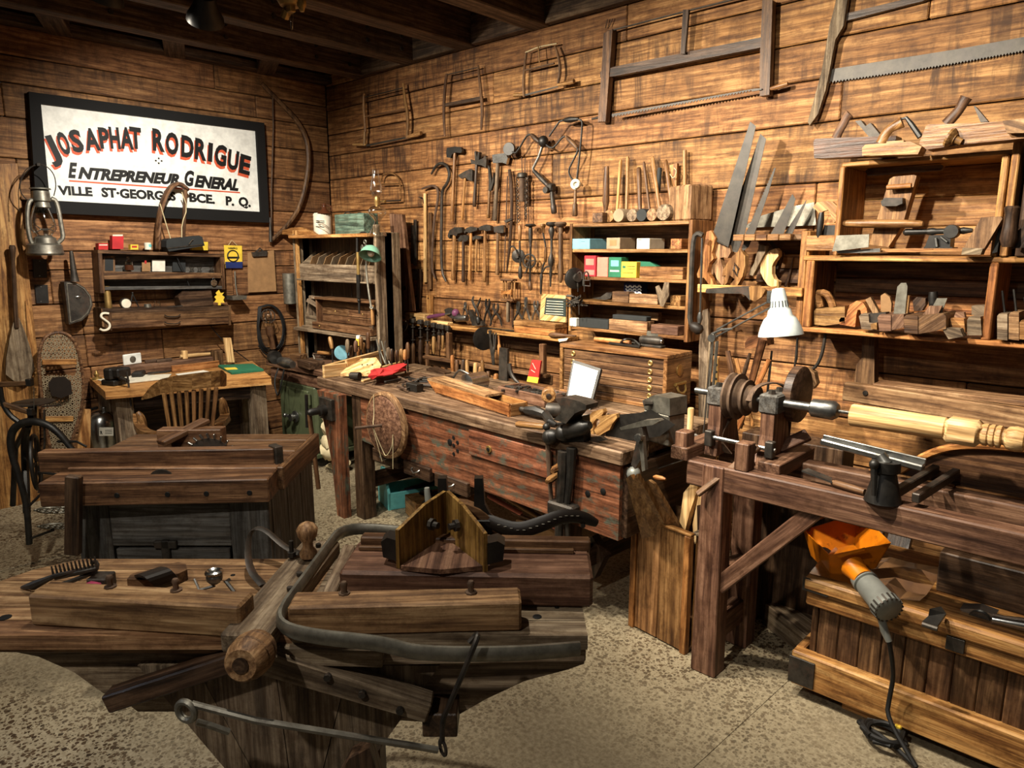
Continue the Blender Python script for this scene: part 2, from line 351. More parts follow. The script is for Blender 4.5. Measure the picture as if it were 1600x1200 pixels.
def text(name, s, p0, p1, h, nrm, m, parent, shear=0, off=0, ext=.0006, fit=True):
    cu = bpy.data.curves.new(name, 'FONT'); cu.body = s; cu.shear = shear; cu.offset = off; cu.extrude = .2; cu.resolution_u = 3
    o = bpy.data.objects.new(name, cu); COL.objects.link(o); dg = bpy.context.evaluated_depsgraph_get(); me = bpy.data.meshes.new_from_object(o.evaluated_get(dg)); bpy.data.objects.remove(o)
    xs = [v.co.x for v in me.vertices]; x0, x1 = min(xs), max(xs); r = (p1 - p0); wdt = r.length; r.normalize(); u = nrm.cross(r); sx = wdt / (x1 - x0) if fit else h / .7
    b = B(); b.v = [r * ((v.co.x - x0) * sx) + u * (v.co.y * h / .7) + nrm * (v.co.z * ext / .2) + p0 for v in me.vertices]; b.f = [tuple(p.vertices) for p in me.polygons]; b.g = [V((v.co.x, v.co.y, 0)) for v in me.vertices]; b.sm = [False] * len(b.f)
    return obj(name, b, m, parent)
# ================= setting
def PV(x, y, v): d = ray(x, y); return EYE + d * (v / d.dot(FW))
fl = B(); fl.box(V((-2.2, 1.2, -.06)), 8.4, 7, .06, c=0); FLOOR = struct('floor', fl, 'aggregate_concrete')
wr = B(); wr.box(V((-2.3, WY + .055, 0)), 6.4, .04, 3.2, c=0); wallr = struct('wall_right', wr, 'dark')
wl = B(); wl.box(V((LX - .055, 1.6, 0)), .04, 4.0, 3.2, c=0); walll = struct('wall_left', wl, 'dark')
def planks(parent, mt, rows, a0, a1, pt, seed, cuts):
    rnd = random.Random(seed)
    for i, (z0, z1) in enumerate(rows):
        cs = [a0] + sorted(cuts.get(i, [rnd.uniform(a0 + .8, a1 - .8) for _ in range(2)])) + [a1]
        for p, q in zip(cs, cs[1:]):
            b = B(); j = rnd.uniform(-.004, .003); th = .028
            b.bar(pt(p + .002, (z0 + z1) / 2, j), pt(q - .002, (z0 + z1) / 2, j), th, z1 - z0 - .006, Z, .005)
            struct('plank', b, mt, parent)
zr = [3.16, 2.90, 2.715, 2.525, 2.36, 2.17, 1.905, 1.66, 1.45, 1.25, 1.05, .82, .6, .38, .15, 0]
planks(wallr, 'barn_right', list(zip(zr[1:], zr)), LX, .6, lambda t, z, j: V((t, WY + .014 + j, z)), 3,
       {0: [-4.6, -2.6, -1.2], 1: [-2.38], 2: [-3.4, -.9], 3: [-4.3, -2.46], 4: [-4.25, -1.22], 5: [-2.9], 6: [-3.6, -1.3], 7: [-1.75], 8: [-4.0, -2.2]})
zl = [3.16, 2.92, 2.75, 2.59, 2.39, 2.15, 1.9, 1.59, 1.47, 1.25, 1.04, .82, .6, .38, .15, 0]
planks(walll, 'barn_left', list(zip(zl[1:], zl)), .2, WY, lambda t, z, j: V((LX - .014 - j, t, z)), 5, {2: [2.83], 3: [1.2], 7: [1.78], 6: [1.0]})
ceil = B(); ceil.box(V((-2.4, 1.2, 3.2)), 6.6, 5.2, .03, c=0); CEIL = struct('ceiling', ceil, 'dark')
for i in range(22):
    b = B(); x = LX + .12 + i * .28; b.bar(V((x, -1.2, 3.185)), V((x, WY, 3.185)), .27, .022, Z, .003); struct('plank', b, 'joist', CEIL)
jx = []
for px, py, wd in ((575, 120, .12), (650, 96, .13), (742, 71, .15), (852, 37, .15)): jx.append((H(px, py, 2.9).x, wd))
jx += [(-2.1, .15), (-1.3, .15), (-.5, .15), (.3, .15)]
n = 0
for x, wd in jx:
    n += 1; b = B(); b.bar(V((x - wd / 2, -1.2, 3.03)), V((x - wd / 2, WY, 3.03)), wd, .27, Z, .006); jo = struct('trim_%d' % n, b, 'joist')
    if n < 3:
        for y in (1.66, 2.35, 3.02, 3.3):
            for z in (2.96, 3.04): b = B(); b.disc(V((x + .004, y, z)), X, .014, .012, 10); obj('bolt', b, 'iron', jo)
for y in (1.35, 2.05, 2.72):
    n += 1; b = B(); b.bar(V((LX, y + .2, 3.0)), V((jx[0][0] - .1, y, 3.0)), .13, .18, Z, .004); struct('trim_%d' % n, b, 'joist')
for (xa, _), (xb, w2) in zip(jx, jx[1:]):
    n += 1; b = B(); b.bar(V((xa, WY - .03, 3.0)), V((xb - w2, WY - .03, 3.0)), .05, .2, Z, .004); struct('trim_%d' % n, b, 'joist')
n += 1; b = B(); b.bar(V((LX + .05, .2, 2.945)), V((LX + .05, WY, 2.945)), .1, .06, Z, .005); struct('trim_%d' % n, b, 'joist')
# floor joints
def jointline(p, q, wd, h):
    global n
    n += 1; b = B(); b.bar(p + Z * h / 2, q + Z * h / 2, wd, h, Z, .001); struct('trim_%d' % n, b, 'aggregate_concrete')
p, q = H(1200, 1090, 0), H(1080, 1200, 0); jointline(p - (q - p) * 2.2, q + (q - p), .012, .003)
p, q = H(0, 892, 0), H(107, 864, 0); jointline(p - (q - p) * 1, q + (q - p) * 1.5, .03, .006)
# door jamb boards at the frame's left edge
b = B(); b.bar(L(-20, 560, .03) , L(-20, 560, .03) + Z * .1, .02, .02); 
for k, (pts, mt) in enumerate([([(-60, 258), (25, 256), (57, 560), (62, 790), (-50, 800)], 'pine')]):
    b = B(); b.prism([L(x, y, .06) for x, y in pts], V((.03, 0, 0)), Z); n += 1; struct('trim_%d' % n, b, mt)
# ================= foreground plank table
FZ = .74
def fg(x, y, z=FZ): return H(x, y, z)
def FP(u, v, z): return RT * u + FW * v + Z * z
tp = []
vb, vf = 1.885, 1.475; NP = 6
for i in range(NP):
    v0 = vb - (vb - vf) * i / NP; v1 = vb - (vb - vf) * (i + 1) / NP
    def left(v): return -1.19 - .16 * math.sin(min(1, max(0, (1.90 - v) / .16)) * PI / 2)
    b = B(); lo, hi = v1 + .0015, v0 - .0015
    b.prism([FP(left(hi), hi, FZ - .035), FP(-.5, hi, FZ - .035), FP(-.5, lo, FZ - .035), FP(left(lo), lo, FZ - .035)], Z * .035, RT); tp.append(('plank', b, 'worn'))
    b = B(); b.prism([FP(-.5, hi, FZ - .035), FP(.172, hi, FZ - .035), FP(.172, lo, FZ - .035), FP(-.5, lo, FZ - .035)], Z * .035, RT); tp.append(('plank', b, 'grey'))
b = B(); b.bar(FP(-1.33, 1.53, FZ - .047), FP(-.56, 1.52, FZ - .047), .05, .024, Z); tp.append(('front_rail', b, 'worn'))
b = B(); b.bar(FP(-.48, 1.5, FZ - .055), FP(.17, 1.52, FZ - .055), .05, .045, Z); tp.append(('front_rail', b, 'grey'))
# spine with iron strap
b = B(); b.bar(FP(-.585, 1.42, FZ + .012), FP(-.55, 1.93, FZ + .012), .11, .05, Z, .006); tp.append(('spine', b, 'grey'))
b = B(); b.bar(FP(-.45, 1.52, FZ + .008), FP(-.47, 1.93, FZ + .008), .035, .03, Z, .003); tp.append(('rail', b, 'grey'))
b = B(); b.bar(FP(-.40, 1.55, FZ + .008), FP(-.43, 1.92, FZ + .008), .03, .03, Z, .003); tp.append(('rail', b, 'grey'))
hoop = smooth([FP(x, v, z) for x, v, z in ((-.2, 1.95, FZ + .04), (-.42, 2.0, FZ + .045), (-.505, 1.97, FZ + .05), (-.515, 1.85, FZ + .045), (-.525, 1.6, FZ + .045), (-.53, 1.49, FZ + .045), (-.505, 1.435, FZ + .04), (-.42, 1.41, FZ + .035), (-.31, 1.4, FZ + .03), (-.26, 1.4, FZ + .02), (-.2, 1.395, FZ + .005), (0, 1.41, FZ - .005), (.15, 1.44, FZ - .01))], 2)
b = B(); b.tube(hoop, .018, 8, fl=.55, up=Z); bolts = []
for v in (1.62, 1.7, 1.8, 1.88):
    q = B(); q.disc(FP(-.545, v, FZ + .043), Z, .008, .008, 8); bolts.append(('bolt', q, 'iron'))
tp.append(('iron_hoop', b, 'galv', bolts))
# pedestal
vp = 1.53
def pp(*a): return [PV(x, y, vp) for x, y in a]
b = B(); b.prism(pp((-40, 1006), (0, 1014), (60, 1026), (115, 1050), (160, 1082), (205, 1104), (215, 1112), (395, 1112), (395, 1012), (100, 1003)), FW * .035, RT); tp.append(('apron', b, 'grey'))
b = B(); b.prism(pp((430, 1010), (430, 1112), (690, 1130), (720, 1115), (760, 1092), (820, 1064), (888, 1046), (913, 1037), (913, 1015)), FW * .035, RT); tp.append(('apron', b, 'grey'))
xs = [215, 306, 430, 546, 688]
for a, c in zip(xs, xs[1:]):
    b = B(); lo = 1300; b.prism([PV(a, 1040, vp - .02), PV(c - 1, 1040, vp - .02), PV(c - 1 - (c - 470) * .86, lo, vp - .02), PV(a + 1 - (a - 470) * .86, lo, vp - .02)], FW * .03, Z); tp.append(('pedestal_board', b, 'grey'))
for a in (420, 540):
    q = PV(a, 1050, vp + .06); b = B(); b.bar(V((q.x, q.y, 0)), q, .08, .09, FW, .004); tp.append(('leg', b, 'dark'))
    q2 = q + FW * .22; b = B(); b.bar(V((q2.x, q2.y, 0)), V((q2.x, q2.y, FZ - .04)), .08, .09, FW, .004); tp.append(('leg', b, 'dark'))
b = B(); b.bar(PV(395, 1020, vp - .05), PV(172, 1093, vp - .05), .05, .045, Z, .004); tp.append(('strut', b, 'dark'))
b = B(); b.bar(PV(415, 970 + 55, vp - .06), PV(672, 1105, vp - .06), .06, .06, Z, .004, .055, .05)
st = []
for x, y in ((512, 1066), (566, 1092), (625, 1118)): q = B(); q.disc(PV(x, y - 8, vp - .092), FW, .009, .012, 8); st.append(('bolt', q, 'iron'))
tp.append(('strut', b, 'grey', st))
b = B(); b.bar(PV(425, 1018, vp - .05), PV(600, 1022, vp - .06), .04, .045, Z); tp.append(('cross_rail', b, 'grey'))
b = B(); b.box(PV(690, 1115, vp - .03) - Z * .03, .08, .09, .06, rz(43)); tp.append(('foot_block', b, 'dark'))
# axle barrel
a0, a1 = PV(376, 1040, 1.32), PV(408, 1008, 1.42)
b = B(); b.lathe(a0, a1, [(0, .018), (0, .033), (.06, .038), (.3, .046), (.34, .040), (.38, .047), (.58, .048), (.62, .041), (.66, .047), (.85, .042), (1, .03)], 22)
q = B(); q.lathe(a0 - (a1 - a0) * .03, a0 + (a1 - a0) * .1, [(0, .009), (0, .017), (1, .017)], 14); q2 = B(); q2.lathe(a1, a1 + (a1 - a0) * .7, [(0, .013), (1, .013)], 10)
tp.append(('axle_barrel', b, 'worn', [('bore', q, 'dark'), ('axle', q2, 'iron')]))
b = B(); b.tube(smooth([FP(-.56, 1.80, FZ + .05), FP(-.62, 1.83, FZ + .055), FP(-.70, 1.88, FZ + .10), FP(-.735, 1.87, FZ + .085), FP(-.70, 1.76, FZ + .03), FP(-.64, 1.70, FZ + .01)], 2), .013, 6, fl=.35, up=FW); tp.append(('strap_spring', b, 'iron'))
b = B(); kb = FP(-.55, 1.80, FZ + .045); b.lathe(kb, kb + Z * .10, [(0, .022), (.12, .024), (.28, .014), (.42, .014), (.6, .026), (.78, .029), (.92, .02), (1, .004)], 14); tp.append(('wooden_knob', b, 'worn'))
b = B(); kb = FP(-.595, 1.80, FZ + .045); b.lathe(kb, kb + Z * .045, [(0, .012), (.3, .012), (.31, .006), (1, .006)], 6); tp.append(('bolt', b, 'iron'))
b = B(); b.prism([PV(x, y, 1.36) for x, y in ((515, 1240), (545, 1186), (577, 1169), (600, 1240))], FW * .04, Z); tp.append(('foot_pedal', b, 'dark'))
for s_ in (0, 1):
    for k in range(5):
        q = (FP(.06 + .05 * (k % 2), 1.56 + .045 * k, FZ + .0005) if s_ else FP(-1.15 + .2 * k, 1.78 - .02 * (k % 2), FZ + .0005)); b = B(); b.disc(q, Z, .006 if k else .011, .002, 10); tp.append(('peg_hole', b, 'ink'))
b = B(); b.disc(fg(8, 965) + Z * .0005, Z, .014, .002, 12); tp.append(('peg_hole', b, 'ink'))
it('plank_table', 'large worn plank topped work table with iron hoop, axle barrel and arched aprons in front', 'table', tp)
def peg(p): b = B(); b.lathe(p, p + Z * .03, [(0, .014), (.12, .014), (.16, .007), (.6, .007), (.8, .009), (1, .006)], 8); return ('peg_bolt', b, 'rust')
def block(name, label, corners, h, mt, pegs):
    b = B(); p0, p1, d = corners; b.bar(p0 + Z * h / 2, p1 + Z * h / 2, d, h, Z, .006); it(name, label, 'block', [('beam', b, mt)] + [peg(q + Z * h) for q in pegs])
p0, p1 = FP(-1.115, 1.555, FZ), FP(-.605, 1.50, FZ); block('clamp_block', 'long brown wooden block with two bolts on the left half of the plank table', (p0, p1, .075), .078, 'worn', (lerp(p0, p1, .33) + FW * .02, lerp(p0, p1, .65) + FW * .02))
p0, p1 = FP(-.505, 1.505, FZ), FP(.02, 1.53, FZ); block('clamp_block', 'weathered grooved wooden clamp block inside the iron hoop on the plank table', (p0, p1, .075), .075, 'worn', (lerp(p0, p1, .22) + FW * .02, lerp(p0, p1, .78) + FW * .01))
# mitre jig
mj = []
b = B(); b.bar(FP(-.42, 1.715, FZ + .045), FP(.20, 1.69, FZ + .045), .19, .085, Z, .008); mj.append(('base_beam', b, 'red'))
b = B(); b.bar(FP(-.40, 1.785, FZ + .10), FP(.205, 1.755, FZ + .10), .035, .03, Z, .004); mj.append(('fence', b, 'brown'))
b = B(); b.bar(FP(-.40, 1.745, FZ + .094), FP(.16, 1.725, FZ + .094), .012, .012, Z, .002); mj.append(('guide_strip', b, 'brown'))
ap = FP(-.182, 1.80, FZ + .09); la = FP(-.272, 1.62, FZ + .09); ra = FP(-.072, 1.62, FZ + .09); b = B(); b.prism([ap, la, FP(-.172, 1.60, FZ + .09), ra], Z * .012, FW); mj.append(('centre_wedge', b, 'red'))
for e, s_ in ((FP(-.277, 1.635, FZ + .075), -1), (FP(-.068, 1.615, FZ + .075), 1)):
    a_ = FP(-.175, 1.80, FZ + .08); d = (e - a_); nrm = d.cross(Z).normalized() * (-s_)
    b = B(); b.prism([a_, e, e + Z * .112, lerp(a_, e, .45) + Z * .142, a_ + Z * .150], nrm * .010, Z)
    q = B(); c0 = lerp(a_, e, .42) + Z * .09; q.lathe(c0 - nrm * .01, c0 - nrm * .035, [(0, .016), (.4, .016), (.42, .009), (1, .009)], 8)
    mj.append(('face_board', b, 'ochre', [('bolt', q, 'iron')]))
    b = B(); o = e + Z * .03 + nrm * .008; b.prism([o, o + nrm * .045, o + nrm * .05 + Z * .04, o + nrm * .03 + Z * .055, o + Z * .055], FW * .05, Z); mj.append(('bracket', b, 'black'))
for u in (-.215, -.115):
    p = FP(u, 1.86, FZ + .02); b = B(); b.prism([p, p + RT * .06, p + RT * .055 + Z * .12, p + RT * .04 + Z * .15, p + RT * .035 + Z * .225, p + RT * .012 + Z * .225, p + RT * .01 + Z * .14], FW * .03, Z); mj.append(('upright', b, 'black'))
b = B(); c_ = FP(-.165, 1.85, FZ + .03); pa = arc(c_, RT, Z, .15, 10, 170, 10); pb = arc(c_, RT, Z, .115, 170, 10, 10); b.prism(pa + pb, FW * .04, RT); mj.append(('yoke', b, 'brown'))
it('mitre_jig', 'dark red mitre jig with two yellow boards meeting in a vee on the plank table', 'jig', mj)
pts = [FP(u, v, z) for u, v, z in ((-.08, 1.87, FZ + .13), (-.04, 1.85, FZ + .115), (.02, 1.83, FZ + .105), (.08, 1.83, FZ + .125), (.135, 1.84, FZ + .145), (.19, 1.85, FZ + .14), (.235, 1.86, FZ + .115))]
b = B(); b.tube(smooth(pts, 2), [.016, .021, .023, .023, .021, .017, .010], 10, up=Z, fl=.7)
st_ = B()
for i in range(14): p = lerp(pts[1 + int(i / 3.5)], pts[2 + int(i / 3.5)], (i % 3.5) / 3.5) + Z * .008 - FW * .019; st_.bar(p, p + RT * .008, .003, .002)
ends = B(); ends.box(pts[0] - Z * .11, .05, .05, .11, rz(43)); bb = B(); bb.disc(pts[6] - FW * .012 - RT * .04, FW, .007, .012, 8)
it('curved_strap', 'black stitched leather strap curving up behind the red mitre jig', 'strap', [('strap', b, 'leather', [('stitching', st_, 'galv')]), ('strap_block', ends, 'black'), ('stud', bb, 'iron')])
# long hook rod
hp = PV(747, 990, 1.39); hq = PV(735, 1010, 1.38)
rg = PV(692, 1168, 1.37); p0 = PV(285, 1108, 1.33)
b = B(); b.tube(smooth([PV(733, 1004, 1.395), PV(747, 988, 1.40), PV(745, 1000, 1.375), PV(720, 1060, 1.37), PV(698, 1110, 1.37), PV(691, 1125, 1.37), PV(691, 1160, 1.37)], 2), .006, 8); q = B(); q.ring(rg, RT + FW * .6, .016, .004, 16, 6)
c = B(); c.tube([PV(300, 1100, 1.33), PV(400, 1126, 1.33), PV(560, 1152, 1.345), PV(650, 1166, 1.36), PV(684, 1172, 1.37)], .0075, 8); e = B(); e.ring(PV(291, 1111, 1.33), FW + RT * .3, .021, .0075, 18, 8)
g = B(); g.tube([PV(308, 1128, 1.34), PV(330, 1134, 1.35), PV(358, 1144, 1.36)], .007, 8); h_ = B(); h_.box(PV(345, 1160, vp - .02) - Z * 0, .12, .03, .06, rz(43))
it('hook_rod', 'rusty hooked iron rod linked to a ringed rod across the table pedestal', 'rod', [('hook', b, 'iron'), ('link', q, 'iron'), ('rod', c, 'galv'), ('eye', e, 'galv'), ('pin', g, 'galv')])
# ================= table saw
ts = []; SZ = .83
def TS(x, y, z=SZ): return H(x, y, z)
bl, br, fl_, fr = TS(222, 678), TS(492, 677), TS(97, 780), TS(430, 762)
# main top boards
u0, u1 = -1.60, -.845; vB, vF = 2.93, 2.45
for i, (a, c) in enumerate(((vB, vB - .10), (vB - .10, vB - .26), (vB - .26, vF))):
    b = B(); b.bar(FP(u0, (a + c) / 2, SZ - .025), FP(u1, (a + c) / 2, SZ - .025), a - c - .004, .05, Z, .004); ts.append(('top_board', b, 'brown'))
b = B(); b.bar(FP(u1 + .012, vF, SZ - .04), FP(u1 + .012, vB, SZ - .04), .025, .085, Z); ts.append(('side_rail', b, 'brown'))
b = B(); b.bar(FP(-1.70, 2.475, SZ + .02), FP(-.87, 2.52, SZ + .02), .05, .075, Z); q = B(); q.bar(FP(-.868, 2.52, SZ - .03), FP(-.868, 2.52, SZ + .065), .03, .055, X, .003); ts.append(('fence_rail', b, 'brown', [('end_plate', q, 'iron')]))
b = B(); b.bar(FP(-1.60, 2.35, SZ - .045), FP(-.84, 2.395, SZ - .045), .13, .085, Z, .004); hs = []
for t in (.17, .34, .56, .73, .92):
    q = B(); q.disc(lerp(FP(-1.60, 2.284, SZ - .05), FP(-.84, 2.329, SZ - .05), t), FW, .009, .004, 10); hs.append(('bolt_hole', q, 'ink'))
ts.append(('front_rail', b, 'brown', hs))
b = B(); b.bar(FP(-1.495, 2.27, SZ - .25), FP(-1.46, 2.27, SZ + .03), .048, .03, FW, .004); ts.append(('stop_post', b, 'dark'))
b = B(); b.lathe(FP(-1.23, 2.385, SZ - .036), FP(-1.23, 2.393, SZ - .036), [(0, .05), (1, .05)], 24); ts.append(('saw_blade', b, 'iron'))
# body
bz = SZ - .09; ub0, ub1, vb0, vb1 = -1.545, -.86, 2.40, 2.92
for p, q, wd in ((FP(ub0 + .06, vb0, bz / 2), FP(ub0 + .06, vb0, bz / 2), .12), (FP(ub1 - .07, vb0, bz / 2), 0, .14)):
    b = B(); b.bar(V((p.x, p.y, 0)), V((p.x, p.y, bz)), wd, .03, FW, .003); ts.append(('corner_board', b, 'charcoal'))
b = B(); b.bar(FP(ub0 + .12, vb0, bz - .09), FP(ub1 - .14, vb0, bz - .09), .03, .18, Z); ts.append(('upper_panel', b, 'charcoal'))
b = B(); b.bar(FP(ub0 + .12, vb0, .06), FP(ub1 - .14, vb0, .06), .03, .12, Z); ts.append(('lower_panel', b, 'charcoal'))
for u in (ub1 - .015, ub0 + .015):
    for i in range(3):
        a = vb0 + .02 + (vb1 - vb0) * i / 3; c = vb0 + .02 + (vb1 - vb0) * (i + 1) / 3; b = B(); m_ = FP(u, (a + c) / 2, 0); b.bar(m_, m_ + Z * bz, .03, c - a - .004, FW, .003); ts.append(('side_board', b, 'charcoal'))
b = B(); m_ = FP((ub0 + ub1) / 2, vb1, 0); b.bar(m_, m_ + Z * bz, ub1 - ub0, .03, FW, .003); ts.append(('back_panel', b, 'charcoal'))
# mesh door
d0, d1, z0, z1 = ub0 + .13, ub1 - .15, .13, bz - .19; fr_ = B()
b = B(); b.bar(FP(d0, vb0 - .005, z1 - .02), FP(d1, vb0 - .005, z1 - .02), .022, .04, Z); fr_ = [('rail', b, 'charcoal')]
b = B(); b.bar(FP(d0, vb0 - .005, z0 + .02), FP(d1, vb0 - .005, z0 + .02), .022, .04, Z); fr_.append(('rail', b, 'charcoal'))
for u in (d0 + .02, d1 - .02): b = B(); b.bar(FP(u, vb0 - .005, z0 + .04), FP(u, vb0 - .005, z1 - .04), .022, .04, RT, .002); fr_.append(('stile', b, 'charcoal'))
b = B(); nx, nz = 88, 52
for i in range(nx): u = d0 + .04 + (d1 - d0 - .08) * i / (nx - 1); b.bar(FP(u, vb0, z0 + .04), FP(u, vb0, z1 - .04), .0016, .0016, RT, 0)
for i in range(nz): z = z0 + .04 + (z1 - z0 - .08) * i / (nz - 1); b.bar(FP(d0 + .04, vb0, z), FP(d1 - .04, vb0, z), .0016, .0016, Z, 0)
mo = ('wire_mesh', b, 'galv')
b = B(); b.box(FP((d0 + d1) / 2 - .02, vb0 - .02, z1 - .05), .03, .02, .085, rz(43)); b.box(FP((d0 + d1) / 2 - .02, vb0 - .02, z1 + .005), .08, .02, .028, rz(43)); fr_.append(('latch', b, 'iron'))
fr_.append(mo); dr = B(); dr.bar(FP(d0, vb0 + .004, z1 - .004), FP(d1, vb0 + .004, z1 - .004), .006, .008, Z); ts.append(('mesh_door', dr, 'charcoal', fr_))
tso = it('table_saw', 'old wooden table saw with charcoal cabinet and wire mesh door', 'table saw', ts)
for o in bpy.data.objects:
    if o.name.startswith('wire_mesh'): o['kind'] = 'stuff'
b = B(); b.bar(FP(-1.375, 2.69, SZ + .045), FP(-1.13, 2.70, SZ + .045), .06, .08, Z); q = B(); q.bar(FP(-1.40, 2.62, SZ + .01), FP(-1.02, 2.64, SZ + .01), .04, .02, Z)
r_ = B(); r_.bar(FP(-1.33, 2.60, SZ + .05), FP(-1.22, 2.76, SZ + .10), .055, .02, Z)
bl_ = B(); c0 = FP(-1.17, 2.655, SZ - .035); bl_.lathe(c0 - FW * .002, c0 + FW * .002, [(0, .09), (1, .09)], 28)
tt = []
for i in range(9): a = math.radians(30 + i * 15); p = c0 + (RT * math.cos(a) + Z * math.sin(a)) * .09; k_ = B(); k_.bar(p, p + (RT * math.cos(a + .3) + Z * math.sin(a + .3)) * .02, .006, .012, FW, .001); tt.append(('tooth', k_, 'steel'))
it('blade_guard', 'dark wooden blade guard blocks with a diagonal bar on the table saw', 'guard', [('block', b, 'brown'), ('base_strip', q, 'brown'), ('diagonal_bar', r_, 'brown'), ('guard_blade', bl_, 'iron', tt)])
# ================= long red workbench
BZ = .82; P0 = V((-3.62, 2.36, 0)); P1 = V((-1.52, 2.27, 0)); BX = (P1 - P0).normalized(); BY = V((-BX.y, BX.x, 0))
def BP(x, y, z): return P0 + BX * x + BY * y + Z * z
BL = (P1 - P0).length; bn = []
for i in range(4):
    a, c = -.02 + .19 * i, -.02 + .19 * (i + 1); b = B(); b.bar(BP(-.26, (a + c) / 2, BZ - .03), BP(BL + .0 - .03 * (i % 2), (a + c) / 2, BZ - .03), c - a - .003, .06, Z, .006); bn.append(('top_plank', b, 'bench_top'))
b = B(); b.bar(BP(.10, -.0, .71), BP(.66, -.0, .71), .035, .30 * 0 + .16, Z, .003)
ap = B(); ap.prism([BP(.12, .0, BZ - .06), BP(.12, .0, .50), BP(.9, .0, .45), BP(1.5, 0, .45), BP(BL - .02, 0, .44), BP(BL - .02, 0, BZ - .06)], BY * .035, BX); det = []
for x, z in ((1.07, .685), (1.10, .665), (1.07, .645), (1.10, .622), (1.07, .60), (1.04, .655)): q = B(); q.disc(BP(x - .02, -.001, z - .01), BY, .010 if x > 1.05 else .017, .004, 10); det.append(('dog_hole', q, 'ink'))
for x, z in ((1.92, .60), (2.0, .63), (1.88, .49)): q = B(); q.disc(BP(x, -.001, z), BY, .014, .004, 10); det.append(('dog_hole', q, 'ink'))
bn.append(('front_apron', ap, 'bench', det))
q = B(); q.bar(BP(1.18, -.008, .68), BP(1.72, -.008, .68), .012, .125, Z, .002); k_ = B(); k_.disc(BP(1.33, -.016, .675), BY, .018, .012, 14); k2 = B(); k2.disc(BP(1.33, -.024, .675), BY, .009, .004, 10); bn.append(('long_drawer', q, 'bench', [('finger_ring', k_, 'brass'), ('ring_hole', k2, 'ink')]))
b = B(); b.prism([BP(-.15, -.03, BZ - .06), BP(.10, -.03, BZ - .06), BP(.10, -.03, 0), BP(.02, -.03, 0), BP(-.02, -.03, .35)], BY * -.05, Z); bn.append(('vise_chop', b, 'bench'))
for x, y in ((.16, .04), (.16, .66), (BL - .32, .04), (BL - .32, .66)): b = B(); b.bar(BP(x, y, 0), BP(x, y, BZ - .06), .09, .09, BY, .004); bn.append(('leg', b, 'dark'))
b = B(); b.bar(BP(.15, .04, .22), BP(.15, .66, .22), .04, .09, Z); bn.append(('stretcher', b, 'dark'))
b = B(); b.bar(BP(BL - .32, .04, .22), BP(BL - .32, .66, .22), .04, .09, Z); bn.append(('stretcher', b, 'dark'))
b = B(); b.bar(BP(BL - .01, .02, .60), BP(BL - .01, .70, .60), .03, .30, Z); bn.append(('end_apron', b, 'dark'))
b = B(); b.bar(BP(.12, .70, .60), BP(BL, .70, .60), .03, .30, Z); bn.append(('back_apron', b, 'dark'))
for x0, x1 in ((.34, .585), (.64, .87), (.91, 1.17)):
    zz = .492 - (x0 - .3) * .028; q = B(); q.bar(BP(x0, -.005, zz - .045), BP(x1, -.005, zz - .045), .03, .075, Z, .004); q.bar(BP(x1 - .01, .14, zz - .045), BP(x0 + .01, .14, zz - .045), .26, .07, Z, .002)
    h_ = B(); m_ = BP((x0 + x1) / 2, -.02, zz - .045); h_.tube([m_ - BX * .032 + Z * .01, m_ - BX * .03 - BY * .012 + Z * .004, m_ - BY * .018 - Z * .008, m_ + BX * .03 - BY * .012 + Z * .004, m_ + BX * .032 + Z * .01], .004, 6)
    bn.append(('drawer', q, 'dark', [('handle', h_, 'steel')]))
for x0, z0 in ((1.78, .70), (1.75, .645)): q = B(); q.lathe(BP(x0, 0, z0), BP(x0 + .02, -.09, z0 - .01), [(0, .012), (.2, .016), (.8, .016), (1, .01)], 8); bn.append(('peg', q, 'oak'))
it('workbench', 'long heavy carpenter workbench with worn red and green painted front', 'workbench', bn)
b = B(); b.prism([PY(x, y, 2.27) for x, y in ((1335 - 530, 735), (818, 727), (830, 770), (824, 778))], V((0, -.02, 0)), Z)
# shelf wing joined to the wall left of the bench
b = B(); b.box(V((-4.55, 3.04, .705)), 1.30, .66, .045); q = []
for x in (-5.1, -4.0): k_ = B(); k_.box(V((x, 3.3, 0)), .08, .08, .705); q.append(('leg', k_, 'dark'))
k_ = B(); k_.bar(V((-5.16, 2.74, .65)), V((-3.92, 2.74, .65)), .03, .08); q.append(('front_rail', k_, 'red'))
it('corner_counter', 'dark red plank counter in the corner carrying the open cabinet', 'counter', [('top', b, 'red')] + q); CZ = .75
# leg vise bracket and screw (part of the vise)
v0 = BP(-.02, -.09, .66); b = B(); b.box(v0 - Z * .06, .14, .03, .13, rz(-2)); q = B(); q.lathe(v0, v0 - BY * .13, [(0, .03), (.4, .034), (.45, .022), (.9, .022), (1, .01)], 12); k_ = B(); k_.tube([v0 - BY * .11 + Z * .1 - BX * .04, v0 - BY * .11 - Z * .10 - BX * .05], .010, 8)
k2 = B(); k2.tube([v0 - BY * .10 - BX * .035 - Z * .02, v0 - BY * .08 - BX * .01 - Z * .48], .014, 8)
it('leg_vise_screw', 'black iron vise screw with plate on the left end of the bench', 'vise', [('plate', b, 'iron'), ('screw', q, 'black'), ('handle', k_, 'black'), ('guide_bar', k2, 'brown')])
